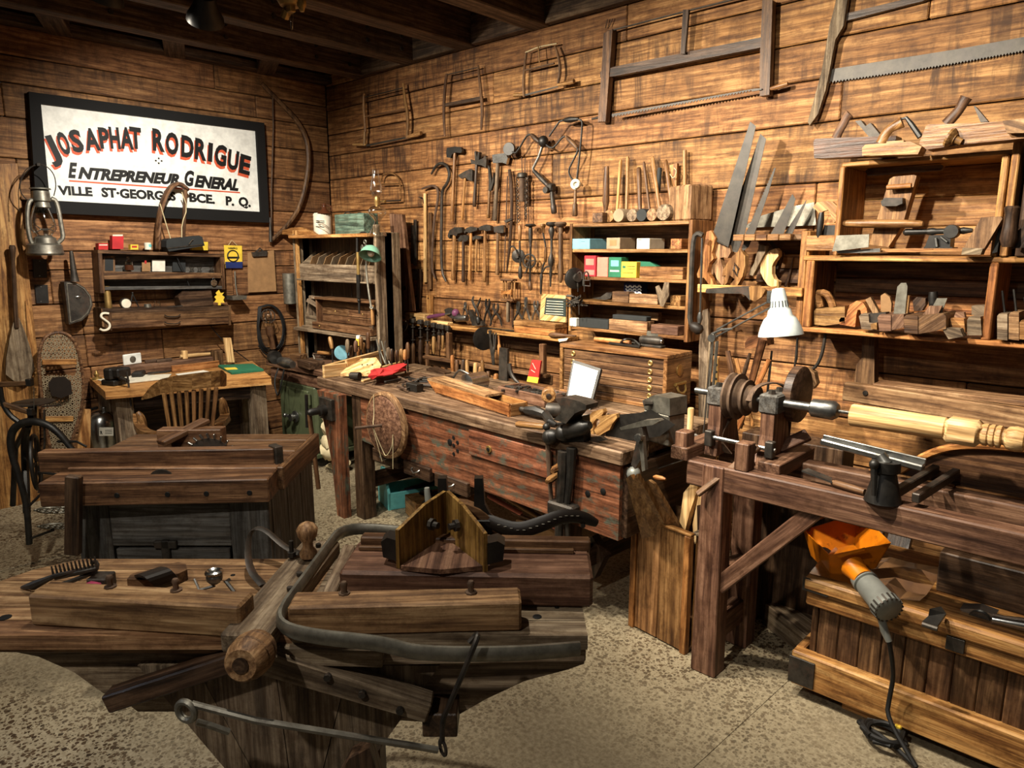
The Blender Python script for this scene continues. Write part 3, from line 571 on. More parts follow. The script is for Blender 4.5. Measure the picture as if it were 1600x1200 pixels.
# belt wheel on the bench front
wc = PY(604, 664, 2.26); wa = BY * -1
b = B(); b.disc(wc, wa, .160, .05, 36); q = B(); q.ring(wc, wa, .166, .02, 36, 6); k_ = B(); k_.tube([wc - wa * .01, wc + wa * .16 - BX * .06], .008, 8); tw = B()
u_ = wa.orthogonal().normalized(); hub = wc + wa * .03 - BX * .0
tw.tube(smooth([hub + Z * .16 - BX * .07, hub + Z * .05 - BX * .07, hub - BX * .03 + wa * .04, hub - Z * .14, hub - Z * .17 + BX * .03, hub - Z * .10 + BX * .09, hub - Z * .03 + BX * .1]), .0022, 5); tw.tube([hub - BX * .03 + wa * .04, hub - Z * .20 - BX * .01], .002, 5); tw.tube([hub + BX * .1 - Z * .05, hub + BX * .09 - Z * .22], .002, 5)
it('belt_wheel', 'wooden disc wheel with white string hanging on the front of the bench', 'wheel', [('disc', b, 'red'), ('rim', q, 'worn'), ('crank', k_, 'rust'), ('string', tw, 'rope')])
# ================= safe
b = B(); b.box(V((-4.78, 2.99, .10)), .52, .54, .52, c=.02); dr = B(); dr.box(V((-4.80, 2.715, .145)), .40, .02, .43, c=.012)
d_ = []
for z in (.20, .52): q = B(); q.tube([V((-4.57, 2.70, z - .04)), V((-4.57, 2.70, z + .04))], .014, 10); d_.append(('hinge', q, 'safe_green'))
kp = V((-4.77, 2.70, .36)); q = B(); q.lathe(kp, kp - Y * .05, [(0, .045), (.2, .045), (.3, .02), (.7, .02), (.75, .03), (1, .028)], 16); d_.append(('dial', q, 'steel'))
q = B(); q.tube([kp + V((-.07, 0, 0)), kp + V((-.07, -.035, 0))], .012, 8); q.ball(kp + V((-.10, -.035, 0)), .018, 10); q.tube([kp + V((-.07, -.035, 0)), kp + V((-.10, -.035, 0))], .01, 8); d_.append(('knob', q, 'steel'))
pl_ = B(); pl_.box(V((-4.78, 2.98, .075)), .54, .56, .035, c=.006); sf = [('body', b, 'safe_green'), ('door', dr, 'safe_green', d_), ('plinth', pl_, 'safe_green')]
for x in (-4.99, -4.56):
    for y in (2.78, 3.18): q = B(); q.disc(V((x, y, .038)), X, .038, .03, 14); sf.append(('caster', q, 'black'))
it('safe', 'small olive green iron safe on casters beside the desk', 'safe', sf)
# ================= desk
dA, dB_, dC, dD = V((-4.71, 1.40, 0)), V((-4.43, 2.34, 0)), V((-5.20, 2.6, 0)), V((-5.30, 1.49, 0)); dz = .75
b = B(); b.prism([p + Z * (dz - .05) for p in (dA, dB_, dC, dD)], Z * .05, dB_ - dA); dl = [('top', b, 'pine')]
for p in (dA + V((-.09, .12, 0)), dB_ + V((-.1, -.06, 0)), dC + V((.05, -.1, 0)), dD + V((.06, .08, 0))): q = B(); q.bar(p, p + Z * (dz - .05), .1, .08, X); dl.append(('leg', q, 'grey'))
q = B(); q.bar(dA + V((-.1, .15, dz - .1)), dB_ + V((-.1, -.08, dz - .1)), .025, .09); dl.append(('apron', q, 'dark'))
q = B(); q.bar(dD + V((.03, .1, .36)), dC + V((.03, -.1, .36)), .02, .62); dl.append(('back_panel', q, 'dark'))
it('desk', 'pale plank topped wooden desk against the wall below the sign', 'desk', dl)
# ================= bankers armchair
def CH(x, y, v): return PV(x, y, v)
cs = []; b = B()
cx_ = ((221, 622, 625, 3.82), (235, 604, 622, 3.78), (250, 593, 617, 3.74), (270, 588.5, 613, 3.71), (300, 584.5, 609, 3.7), (330, 581, 605.5, 3.72), (344, 579.5, 604, 3.75), (351, 586, 604, 3.8)); vs = B()
for (x, a, c, v), (x1, a1, c1, v1) in zip(cx_, cx_[1:]): vs.prism([CH(x, c, v), CH(x1, c1, v1), CH(x1, a1, v1), CH(x, a, v)], FW * .026, RT)
cs.append(('crest_rail', vs, 'oak'))
bow = smooth([CH(x, y, v) for x, y, v in ((215, 650, 4.25), (216, 668, 3.95), (235, 682, 3.74), (290, 678, 3.66), (335, 669, 3.70), (353, 655, 3.92), (350, 640, 4.2))], 2)
b = B(); b.ribbon(bow, Z * .035, .05); cs.append(('arm_bow', b, 'oak'))
for i in range(8):
    t = i / 7; x0 = 256 + 82 * t; x1 = 266 + 66 * t; b = B(); b.bar(CH(x1, 678 - 12 * t, 3.68), CH(x0, 614 - 9 * t, 3.715), .018, .012, FW, .003, .022, .012); cs.append(('spindle', b, 'oak'))
for x, y, v in ((221, 656, 4.0), (349, 634, 4.0)): b = B(); p = CH(x, y, v); b.tube(smooth([p - Z * .10 + FW * .03, p - Z * .05, p + Z * .02, p + Z * .045 + RT * (-.02 if x < 300 else -.012)]), [.022, .026, .026, .026, .026, .024, .02, .016, .014, .012], 8); cs.append(('arm_post', b, 'oak'))
sc = CH(285, 720, 3.98); sc.z = .45; b = B(); b.prism([sc + V(q) for q in ((-.23, -.2, -.03), (.2, -.24, -.03), (.26, .2, -.03), (-.2, .24, -.03))], Z * .035, X); cs.append(('seat', b, 'oak'))
for q in ((-.2, -.18), (.17, -.2), (.22, .17), (-.17, .2)): b = B(); p = sc + V((q[0], q[1], -.03)); b.lathe(V((p.x + q[0] * .2, p.y + q[1] * .2, 0)), p, [(0, .014), (.3, .02), (.6, .026), (1, .02)], 8); cs.append(('leg', b, 'oak'))
for t in (.3, .5, .7):
    pass
b = B(); b.bar(sc + V((-.2, -.18, -.25)), sc + V((.17, -.2, -.25)), .02, .02); cs.append(('stretcher', b, 'oak'))
it('armchair', 'oak slat back office armchair drawn up to the desk', 'chair', cs)
# ================= tool chest on the bench
cx0, cx1, cy0, cy1, cz0, cz1 = -2.455, -1.78, 3.0, 3.24, BZ, 1.095
tc = []; th = .022
for n_, x0, x1, y0, y1, z0, z1 in (('top', cx0, cx1, cy0, cy1, cz1 - th, cz1), ('bottom', cx0, cx1, cy0, cy1, cz0, cz0 + th), ('side', cx0, cx0 + th, cy0, cy1, cz0 + th, cz1 - th), ('side', cx1 - th, cx1, cy0, cy1, cz0 + th, cz1 - th), ('back', cx0 + th, cx1 - th, cy1 - .012, cy1, cz0 + th, cz1 - th)):
    b = B(); b.box(V(((x0 + x1) / 2, (y0 + y1) / 2, z0)), x1 - x0, y1 - y0, z1 - z0); sub = []
    if n_ == 'side' and x1 == cx1:
        q = B(); q.disc(V((cx1 + .002, 3.12, 1.01)), X, .03, .006, 16); sub.append(('escutcheon', q, 'brass')); q = B(); q.tube(smooth([V((cx1 + .01, 3.08, .94)), V((cx1 + .022, 3.085, .905)), V((cx1 + .025, 3.12, .893)), V((cx1 + .022, 3.155, .905)), V((cx1 + .01, 3.16, .94))]), .006, 6); q.tube([V((cx1 + .008, 3.07, .942)), V((cx1 + .008, 3.17, .942))], .009, 8); sub.append(('ring_handle', q, 'brass'))
    tc.append((n_, b, 'oak', sub))
hs = [.052, .036, .044, .040, .040, .042]; z = cz1 - th
for h in hs:
    z -= h; b = B(); b.box(V(((cx0 + cx1) / 2, cy0 + .11, z + .001)), cx1 - cx0 - 2 * th - .004, .20, h - .003, c=.002); sub = []
    for x in (cx0 + .09, cx1 - .10): q = B(); q.ring(V((x, cy0 + .008, z + h / 2)), Y, .0105, .004, 14, 6); q.disc(V((x, cy0 + .009, z + h / 2)), Y, .008, .002, 10); sub.append(('finger_ring', q, 'brass'))
    tc.append(('drawer', b, 'brown', sub))
it('tool_chest', 'wooden machinist tool chest with shallow ring pull drawers on the bench', 'chest', tc)
# ================= wood lathe
lt = []; LB = .83
b = B(); b.bar(V((-1.27, 2.345, LB - .047)), V((.35, 2.345, LB - .047)), .075, .094, Z, .005); lt.append(('bed_beam', b, 'red'))
b = B(); b.bar(V((-1.27, 2.60, LB - .047)), V((.35, 2.60, LB - .047)), .075, .094, Z, .005); lt.append(('bed_beam', b, 'red'))
for x, y in ((-1.16, 2.345), (-1.16, 2.62), (.25, 2.345), (.25, 2.62)): b = B(); b.bar(V((x, y, 0)), V((x, y, LB - .001)), .085, .10 if y < 2.5 else .09, X, .004, .085, .085); lt.append(('leg', b, 'red'))
b = B(); b.bar(V((-1.13, 2.345, .36)), V((-.80, 2.345, LB - .085)), .05, .06, Z, .004); lt.append(('brace', b, 'red'))
b = B(); b.bar(V((-1.16, 2.38, .16)), V((-1.16, 2.6, .16)), .05, .10, Z); lt.append(('stretcher', b, 'red'))
b = B(); b.bar(V((-1.16, 2.38, .36)), V((-1.16, 2.6, .36)), .05, .08, Z); lt.append(('stretcher', b, 'red'))
b = B(); b.bar(V((-1.3, 2.3, LB + .02)), V((-1.3, 2.68, LB + .02)), .07, .05, Z); b.bar(V((-.98, 2.36, LB + .01)), V((-.98, 2.68, LB + .01)), .08, .05, Z); lt.append(('head_base', b, 'red'))
AX = V((-1.25, 2.50, 1.055))   # spindle axis start
for x in (-1.235, -1.03):
    b = B(); b.prism([V((x - .025, 2.42, LB)), V((x - .025, 2.62, LB)), V((x - .025, 2.56, .99)), V((x - .025, 2.56, 1.04)), V((x - .025, 2.44, 1.04)), V((x - .025, 2.44, .94))], X * .05, Z); lt.append(('head_post', b, 'red'))
    b = B(); b.box(V((x, 2.5, 1.02)), .07, .13, .07, c=.006); sub = []
    for dy in (-.035, .03): q = B(); q.lathe(V((x, 2.5 + dy, 1.09)), V((x, 2.5 + dy, 1.105)), [(0, .014), (1, .012)], 6); sub.append(('nut', q, 'iron'))
    lt.append(('bearing_block', b, 'charcoal', sub))
b = B(); b.tube([AX + V((-.10, 0, 0)), AX + V((.42, 0, 0))], .013, 10); lt.append(('spindle', b, 'steel'))
for x0, r0 in ((.065, .088), (.10, .068), (.135, .05)): b = B(); b.lathe(AX + V((x0 - .018, 0, 0)), AX + V((x0 + .018, 0, 0)), [(0, .02), (0, r0), (.2, r0), (.5, r0 * .84), (.8, r0), (1, r0), (1, .02)], 26); lt.append(('pulley_step', b, 'rust'))
b = B(); b.disc(AX + V((.26, .10, .02)), X, .105, .035, 28); lt.append(('grinding_wheel', b, 'dark'))
b = B(); b.lathe(AX + V((.215, 0, 0)), AX + V((.44, 0, 0)), [(0, .022), (.06, .03), (.1, .022), (.15, .016), (.58, .016), (.6, .026), (.62, .032), (.93, .034), (1, .024)], 16); lt.append(('chuck', b, 'steel'))
b = B(); b.tube([AX + V((.43, 0, 0)), AX + V((.5, 0, 0))], .006, 8); b.tube([AX + V((.49, 0, 0)), AX + V((.535, 0, 0))], .018, 12); lt.append(('drive_centre', b, 'steel'))
b = B(); b.ribbon(smooth([AX + V((.05, .09, .02)), AX + V((.04, .02, -.085)), AX + V((.02, -.05, -.16)), AX + V((.06, -.02, -.22))]), X * .03, .005); lt.append(('belt', b, 'rust'))
b = B(); b.ribbon(smooth([AX + V((.14, -.05, .0)), AX + V((.15, -.02, .055)), AX + V((.2, .06, .065)), AX + V((.23, .12, .02)), AX + V((.22, .13, -.2))]), X * .02, .005); lt.append(('belt', b, 'rust'))
b = B(); b.tube([V((-1.22, 2.41, .905)), V((-.98, 2.41, .90))], .008, 8); sub = []
for x in (-1.235, -1.0): q = B(); q.box(V((x, 2.41, .87)), .03, .03, .06, c=.003); sub.append(('bracket', q, 'iron'))
lt.append(('guide_rod', b, 'steel', sub))
b = B(); b.bar(V((-1.20, 2.27, .72)), V((-1.03, 2.385, .91)), .016, .022, X, .003); lt.append(('shift_lever', b, 'brown'))
b = B(); b.bar(V((-1.12, 2.46, .81)), V((-.94, 2.60, .93)), .02, .05, X, .003); lt.append(('strut', b, 'red'))
for x in (-1.30, -1.06): b = B(); b.box(V((x, 2.34, LB)), .05, .06, .1); lt.append(('post_stub', b, 'red'))
it('wood_lathe', 'dark red timber wood lathe with stepped pulleys and steel chuck', 'lathe', lt)
q0, q1 = V((-.765, 2.5, 1.05)), V((-.765 + .567, 2.5, 1.05)); b = B()
b.lathe(q0, q1, [(0, .036), (.005, .038), (.48, .036), (.49, .036), (.50, .03)], 20); b.bar(lerp(q0, q1, .485), lerp(q0, q1, .67), .078, .078, Z, .016)
b.lathe(q0, q1, [(.66, .03), (.675, .034), (.69, .034), (.695, .03), (.705, .034), (.72, .034), (.725, .03), (.735, .034), (.75, .034), (.755, .024), (.765, .024), (.78, .034), (.815, .038), (.85, .034), (.865, .022), (.88, .022), (.9, .034), (.95, .037), (1.05, .036), (1.12, .03), (1.3, .03)], 20)
it('newel_post', 'pale turned wooden spindle mounted between the lathe centres', 'turning', (b, 'pale'))
# tool rest
rp = V((-.60, 2.33, LB)); ra = V((-.62, 2.33, .985)); tr = []
b = B(); b.lathe(rp, rp + Z * .13, [(0, .055), (.15, .05), (.7, .032), (.75, .042), (1, .042)], 16); tr.append(('post', b, 'black'))
b = B(); b.bar(V((-.80, 2.335, .985)), V((-.50, 2.345, .955)), .034, .02, Z, .004); b.bar(V((-.80, 2.345, .99)), V((-.50, 2.36, .965)), .008, .03, Z, .002); tr.append(('rest_bar', b, 'steel'))
b = B(); b.lathe(rp + Z * .12, ra - Z * .01, [(0, .024), (.5, .02), (1, .018)], 10); tr.append(('stem', b, 'steel'))
b = B(); b.tube([rp + V((-.02, -.05, .12)), rp + V((-.01, -.06, .03))], [.011, .007], 8); b.ball(rp + V((-.02, -.05, .125)), .016); tr.append(('clamp_lever', b, 'black'))
for y in (.03, .09): b = B(); b.bar(rp + V((.0 + y, .0, .03)), rp + V((.04 + y, .32, .045)), .024, .03, Z, .003); tr.append(('slide', b, 'iron'))
it('tool_rest', 'cast iron lathe tool rest with a bright steel bar', 'tool rest', tr)
b = B(); b.prism([V((-.86, 2.345, LB + .004)) + V(k) for k in ((0, 0, .03), (.10, .0, .012), (.085, .045, .012), (.01, .03, .032))], Z * .006); q = B(); q.lathe(V((-.765, 2.36, LB + .014)), V((-.655, 2.335, LB + .014)), [(0, .007), (.1, .012), (.6, .013), (1, .01)], 10)
it('skew_chisel', 'wide steel gouge with wooden handle lying on the lathe bed', 'chisel', [('blade', b, 'steel'), ('handle', q, 'brown')])
b = B(); b.prism([V((-.42, 2.66, LB + .0)) + V(k) for k in ((-.22, 0, 0), (.55, 0, 0), (.55, 0, .13), (.42, 0, .155), (.22, 0, .165), (0, 0, .15), (-.12, 0, .11))], Y * .03, X); rm = B(); rm.tube(smooth([V((-.42, 2.655, LB)) + V(k) for k in ((-.22, 0, .01), (-.12, 0, .11), (0, 0, .15), (.22, 0, .165), (.42, 0, .155), (.58, 0, .12))]), .013, 6)
it('arched_panel', 'dark arched wooden panel with moulded rim standing behind the lathe bed', 'panel', [('panel', b, 'brown'), ('rim', rm, 'orange')])
# ================= blanket chest
tk = []; kx0, kx1, ky0, ky1 = -.835, .25, 2.44, 2.92; kt = .47
b = B(); b.bar(V((kx0 - .03, ky0 - .015, .115)), V((kx1, ky0 - .015, .115)), .05, .13, Z, .006); tk.append(('plinth_board', b, 'pine'))
b = B(); b.bar(V((kx0 - .015, ky0, .115)), V((kx0 - .015, ky1, .115)), .03, .13, Z, .004); tk.append(('plinth_board', b, 'pine'))
npl = 15
for i in range(npl):
    x = kx0 + .04 + (kx1 - kx0 - .04) * i / npl; b = B(); b.bar(V((x + .034, ky0 + .012, .17)), V((x + .034, ky0 + .012, .37)), .068, .022, Y, .004); tk.append(('panel_board', b, 'brown'))
for i in range(6): y = ky0 + .02 + .075 * i; b = B(); b.bar(V((kx0 + .02, y + .037, .10)), V((kx0 + .02, y + .037, .38)), .022, .073, Y, .003); tk.append(('side_board', b, 'brown'))
b = B(); b.bar(V((kx0, ky0 - .008, .395)), V((kx1, ky0 - .008, .395)), .04, .06, Z, .005); sub = []
q = B(); q.box(V((-.375, ky0 - .032, .375)), .05, .008, .045, c=.001); sub.append(('lock_plate', q, 'iron')); tk.append(('upper_rail', b, 'pine', sub))
b = B(); b.bar(V((kx0 - .01, (ky0 + ky1) / 2 - .02, kt - .024)), V((kx1, (ky0 + ky1) / 2 - .02, kt - .024)), ky1 - ky0 + .04, .048, Z, .008); tk.append(('lid', b, 'pine'))
b = B(); b.prism([V((kx0 - .012, ky0 - .038, z)) + X * x for x, z in ((0, .42), (.085, .42), (.10, .44), (.08, .452), (.02, .468), (0, .468))], Y * .006, X); tk.append(('corner_iron', b, 'iron'))
b = B(); b.box(V((kx0 + .01, ky0 - .042, .06)), .09, .008, .10, c=.001); b.box(V((kx0 - .032, ky0 + .02, .06)), .006, .09, .1, c=.001); tk.append(('corner_iron', b, 'iron'))
for x in (kx0 + .22, kx1 - .1): b = B(); b.box(V((x, ky0 + .06, 0)), .16, .1, .05); tk.append(('foot', b, 'pine'))
b = B(); b.bar(V((kx0 + .04, ky1 - .01, .25)), V((kx1, ky1 - .01, .25)), .02, .36); tk.append(('back_board', b, 'brown'))
it('blanket_chest', 'golden worn wooden trunk with vertical boards and iron corners under the lathe', 'trunk', tk)
# ================= crate with offcuts
cr = []; a, c, d = V((-1.565, 2.425, 0)), V((-1.27, 2.385, 0)), V((-1.535, 2.66, 0)); e = c + (d - a); hh = .50
def wall4(p, q, k, mt, z0=0., z1=hh, tk_=.018, nm='board', off=V((0, 0, 0))):
    for i in range(k): s, t = lerp(p, q, i / k), lerp(p, q, (i + 1) / k); m_ = (s + t) / 2 + off; b = B(); b.bar(m_ + Z * z0, m_ + Z * z1, (t - s).length - .003, tk_, (q - p).cross(Z), .003); cr.append((nm, b, mt))
xa = (c - a).normalized(); ya = (d - a).normalized()
wall4(a + xa * .025, c - xa * .03, 2, 'oak', .005); wall4(c + ya * .03, e - ya * .02, 1, 'oak', .005); wall4(d, e, 2, 'brown', .005); wall4(a + ya * .02, d, 1, 'brown', .005)
for p in (a + xa * .012, c - xa * .014): b = B(); b.bar(p - ya * .004, p - ya * .004 + Z * hh, .028, .028, ya, .002); cr.append(('corner_strip', b, 'orange'))
b = B(); b.bar(a + xa * .0 + Z * (hh + .006), c + Z * (hh + .006), .03, .012); cr.append(('top_trim', b, 'pine'))
b = B(); b.bar(c + Z * (hh + .006) + ya * .016, e + Z * (hh + .006), .03, .012); cr.append(('top_trim', b, 'grey'))
b = B(); b.prism([p + Z * .01 for p in (a, c, e, d)], Z * .012); cr.append(('bottom', b, 'brown'))
it('offcut_box', 'tall brown board box full of timber offcuts beside the lathe leg', 'box', cr)
cm = (a + e) / 2
def off(label, p0, pts, th, mt): b = B(); b.prism([D(x, y, dp) for x, y, dp in pts], th, Z); it('timber_offcut', label, 'offcut', (b, mt), 'timber offcuts in the tall box')
def dpt(x, y): return S(PY(x, y, 2.52)) * 1110
def OFF(label, pts, yy, mt, th=.02, tilt=0):
    b = B(); b.prism([PY(x, y, yy - tilt * max(0, 850 - y) / 100) for x, y in pts], V((.004, th, 0)), Z); it('timber_offcut', label, 'offcut', (b, mt), 'timber offcuts in the tall box')
OFF('grey weathered board with notched end leaning left out of the tall box', [(978, 748), (985, 742), (990, 750), (994, 741), (1012, 770), (1048, 835), (1040, 870), (1010, 870)], 2.47, 'ash', .02, .24)
OFF('brown rounded slat leaning behind the notched board in the tall box', [(1006, 755), (1013, 750), (1021, 756), (1066, 832), (1066, 870), (1048, 870)], 2.50, 'ash', .016, .24)
OFF('pale shaped bracket leg curving right out of the tall box', [(1058, 830), (1064, 800), (1068, 770), (1080, 755), (1082, 748), (1100, 738), (1104, 724), (1110, 732), (1104, 742), (1092, 752), (1088, 770), (1078, 800), (1070, 830), (1066, 860), (1056, 860)], 2.58, 'pale', .03)
OFF('thick pale block end at the right of the tall box', [(1092, 770), (1100, 763), (1122, 768), (1126, 776), (1120, 850), (1085, 850), (1082, 820)], 2.57, 'pale', .04)
OFF('short dark square stick among the offcuts in the tall box', [(1089, 790), (1098, 788), (1101, 850), (1090, 850)], 2.50, 'dark', .016)
# ================= painted sign
sd = LP(.055); sg = []
oc = [(45, 143), (413, 192), (421, 348), (57, 332)]; ic = [(64, 162), (401, 204), (408, 331), (78, 313)]
b = pr(LP(.04), ic, V((-.02, 0, 0)), Y); sg.append(('board', b, 'white_paint'))
for i in range(4): j = (i + 1) % 4; b = pr(LP(.065), [oc[i], oc[j], ic[j], ic[i]], V((-.05, 0, 0))); sg.append(('frame_rail', b, 'frame_black'))
SGN = it('painted_sign', 'large white sign board in a black frame reading JOSAPHAT RODRIGUE', 'sign', sg)
SB = [o for o in SGN.children if o.name.startswith('board')][0]
lt_ = [('J', 314, 384, 850, 994, 14), ('O', 388, 452, 828, 964, 8), ('S', 458, 532, 815, 950, 4), ('A', 540, 632, 805, 940, 0), ('P', 628, 692, 800, 930, -3), ('H', 692, 756, 797, 930, -4), ('A', 756, 838, 798, 932, -6), ('T', 815, 888, 797, 930, -7),
       ('R', 955, 1030, 808, 945, -9), ('O', 1036, 1116, 830, 964, -10), ('D', 1132, 1210, 850, 985, -11), ('R', 1216, 1290, 868, 1000, -12), ('I', 1298, 1326, 893, 1010, -13), ('G', 1338, 1412, 905, 1035, -14), ('U', 1420, 1486, 938, 1060, -15), ('E', 1492, 1560, 968, 1088, -16)]
for sh, m in ((1, 'sign_red'), (0, 'ink')):
    for ch, x0, x1, y0, y1, a in lt_:
        ox, oy = (-1.6, 4.2) if sh else (0, 0); x0_, x1_, y1_ = x0 / 4 + ox, x1 / 4 + ox, y1 / 4 + oy; t = math.tan(math.radians(-a)) * (x1_ - x0_)
        q = LP(.0405 + (.0002 if not sh else 0)); pA, pB = q(x0_, y1_ - t / 2 - 1.5), q(x1_, y1_ + t / 2 - 1.5); h = (q((x0_ + x1_) / 2, y0 / 4 + oy) - q((x0_ + x1_) / 2, y1_)).length * .93
        text('letter', ch, pA, pB, h, X, m, SB, 0, .042, .0004)
q = LP(.0406)
def line(s, xa, ya, xb, yb, hpx, sh=0, off=.05, m='ink'): text('lettering', s, q(xa, ya), q(xb, yb), (q(xa, ya) - q(xa, ya - hpx)).length, X, m, SB, sh, off, .0004)
line('E', 106.5, 276.5, 123, 277.5, 22, .35, .05); line('NTREPRENEUR', 121.5, 278, 281, 288, 16.5, .35, .06); line('G', 289, 289, 305, 290, 22, .3, .05); line('ENERAL', 303.5, 291, 373, 297.5, 17, .35, .06)
line('VILLE', 91, 303.5, 145, 306, 13); line('ST·GEORGES', 159, 307, 275, 313, 13.5); line('BCE.', 296, 314.5, 336, 318, 13); line('P.', 353, 320, 366, 321, 13); line('Q.', 373, 321.5, 392, 323, 13.5)
b = B(); b.bar(q(108, 282.5), q(375, 301), .010, .0006, X, 0); obj('underline', b, 'sign_red', SB)
for x, y in ((248, 247.5), (243.5, 251), (252.5, 251.5), (248, 255)): b = B(); b.disc(q(x, y), X, .008, .001, 4); obj('dot', b, 'ink', SB)
# ================= lantern
f = LP(.20); ln_ = []
b = vl(f, 71, [(380, 20), (383, 24), (392, 25), (396, 26), (399, 24)]); ln_.append(('fuel_tank', b, 'galv'))
b = vl(f, 71, [(368, 9), (372, 15), (380, 16)]); ln_.append(('burner', b, 'galv'))
b = vl(f, 69, [(322, 10), (330, 13), (345, 17), (358, 18), (368, 11)], 18); ln_.append(('globe', b, 'glass'))
b = vl(f, 66, [(294, 14), (296, 15), (297, 9), (299, 12), (314, 13), (316, 10), (324, 12)]); ln_.append(('chimney_cap', b, 'galv'))
for pts in ([(54, 312), (44, 314), (42, 345), (47, 378), (56, 385)], [(80, 310), (89, 314), (97, 360), (99, 372), (90, 380)]): b = tb(f, pts, 3.4, 8, sm=2); ln_.append(('side_tube', b, 'galv'))
b = tb(f, [(48, 318), (30, 300), (32, 280), (50, 258), (68, 256), (84, 270), (88, 290), (84, 306)], .8, 5, sm=2); ln_.append(('bail', b, 'iron'))
b = tb(f, [(54, 364), (70, 356), (88, 362)], .8, 5, sm=1); b = tb(f, [(56, 352), (70, 362), (86, 352)], .8, 5, b=b, sm=1); ln_.append(('globe_wire', b, 'iron'))
it('lantern', 'galvanised hurricane lantern with glass globe hanging left of the sign', 'lantern', ln_)
b = tb(f, [(60, 258), (40, 262), (28, 290), (30, 330)], .6, 5, sm=2); q = B(); q.bar(L(60, 257, .22), L(60, 257, 0), .02, .02); it('lantern_hook', 'thin wire loop on a peg holding the hanging lantern', 'hook', [('wire', b, 'iron'), ('peg', q, 'iron')])
f = LP(.10); b = pr(f, [(100, 441), (104, 440), (118, 441), (132, 449), (142, 462), (145, 476), (140, 490), (128, 501), (108, 507)], V((-.085, 0, 0)), Z); q = pl(f, (111, 392), (117, 440), [(0, 2.5), (.1, 3), (.8, 5), (1, 6.5)]); r_ = tb(f, [(104, 443), (118, 443), (131, 451), (140, 463), (142, 476), (137, 488), (127, 498), (110, 504), (104, 443)], 1.3, 6); k = B(); k.ball(f(122, 464), .02, 8, (.3, 1, .5))
it('sheet_metal_scoop', 'half round dark metal scoop with a conical handle on the left wall', 'scoop', [('body', b, 'iron'), ('handle', q, 'iron'), ('rim', r_, 'galv'), ('boss', k, 'steel')])
for y in (405, 445): b = pr(LP(.012), [(51.5 + (y > 420) * 3, y), (73 + (y > 420) * 1.5, y), (73.5 + (y > 420) * 3, y + 29), (53 + (y > 420) * 4, y + 29)], V((-.012, 0, 0)), Z); s_ = B(); [s_.disc(L(62 + (y > 420) * 2, y + k, .013), X, .004, .002, 8) for k in (3, 26)]; it('switch_plate', ('upper' if y < 420 else 'lower') + ' blank black cover plate on the wall below the lantern', 'cover plate', [('plate', b, 'black'), ('screw', s_, 'steel')])
# ================= wall shelves
SD = .13; f = LP(SD); bk = LP(.02); ws = []
def pxb(fn, x0, y0, x1, y1, t): return pr(fn, rect(x0, y0, x1, y1), V((-t, 0, 0)))
b = pr(f, [(153, 390.5), (350, 397), (350, 402), (153, 395.5)], V((-SD, 0, 0)), Y); ws.append(('top', b, 'brown'))
b = pr(f, [(153, 391), (159, 391), (164, 458), (157, 458)], V((-SD, 0, 0)), Z); ws.append(('side', b, 'brown'))
b = pr(f, [(344, 397), (350, 397), (352, 452), (347, 452)], V((-SD, 0, 0)), Z); ws.append(('side', b, 'brown'))
b = pr(LP(.015), [(160, 396), (345, 400), (347, 450), (164, 451)], V((-.012, 0, 0)), Y); ws.append(('back', b, 'charcoal'))
b = pr(f, [(161, 424), (347, 426.5), (347, 434.5), (163, 436.5)], V((-.015, 0, 0)), Y); ws.append(('lip', b, 'brown'))
b = pr(LP(SD - .015), [(161, 430), (347, 430), (347, 434), (163, 436)], V((-SD + .015, 0, 0)), Y); ws.append(('shelf', b, 'brown'))
b = pr(f, [(164, 448), (347, 447), (347, 451), (164, 453)], V((-SD, 0, 0)), Y); ws.append(('bottom', b, 'charcoal'))
it('wall_shelf', 'small dark wooden two tier wall shelf below the sign', 'shelf', ws)
D2 = .17; f = LP(D2); ds = []
b = pr(f, [(160, 482), (358, 478.5), (358, 484), (160, 489)], V((-D2, 0, 0)), Y); ds.append(('top', b, 'dark'))
b = pr(f, [(357, 477), (361, 477), (361, 508), (357, 508)], V((-D2, 0, 0)), Z); ds.append(('side', b, 'brown')); b = pr(f, [(158, 482), (174, 485), (175, 517), (160, 510)], V((-D2 * .9, 0, 0)), Z); ds.append(('side', b, 'brown'))
for y0, y1, y2, y3, hy in ((489, 484.5, 494.5, 502, 492), (502, 495, 505.5, 513, 503)):
    b = pr(LP(D2 + .005), [(174, y0), (357, y1), (357, y2), (175, y3)], V((-.14, 0, 0)), Y); h = tb(LP(D2 + .02), [(257, hy), (262, hy + 3), (277, hy + 3), (282, hy - .5)], .9, 6, sm=1); ds.append(('drawer', b, 'brown', [('handle', h, 'iron')]))
it('drawer_shelf', 'narrow wall shelf with two shallow brown drawers', 'shelf', ds)
b = tb(LP(.18), [(170, 490), (160, 489), (157, 495), (164, 500), (172, 506), (171, 514), (162, 517), (156, 514)], 1.8, 6, sm=2); it('scroll_bracket', 'pale scrolled hook hung on the left end of the drawer shelf', 'hook', (b, 'cream'))
def card(name, label, cat, x0, y0, x1, y1, m, d=.09, t=.05, lab=None, grp=None, sl=0):
    b = pr(LP(d), [(x0, y0), (x1, y0 + sl), (x1, y1 + sl), (x0, y1)], V((-t, 0, 0))); ps = [('box', b, m)]
    if lab: q = pr(LP(d + .0008), rect(*lab[:4]), V((-.0007, 0, 0))); ps.append(('label', q, lab[4]))
    it(name, label, cat, ps if lab else (b, m), grp)
G1 = 'small boxes on top of the wall shelf'
card('tin', 'low red tin on the top of the small wall shelf', 'tin', 154, 380, 169, 390, 'red_card', .1, .06, (155, 382, 168, 383.5, 'cream'), G1)
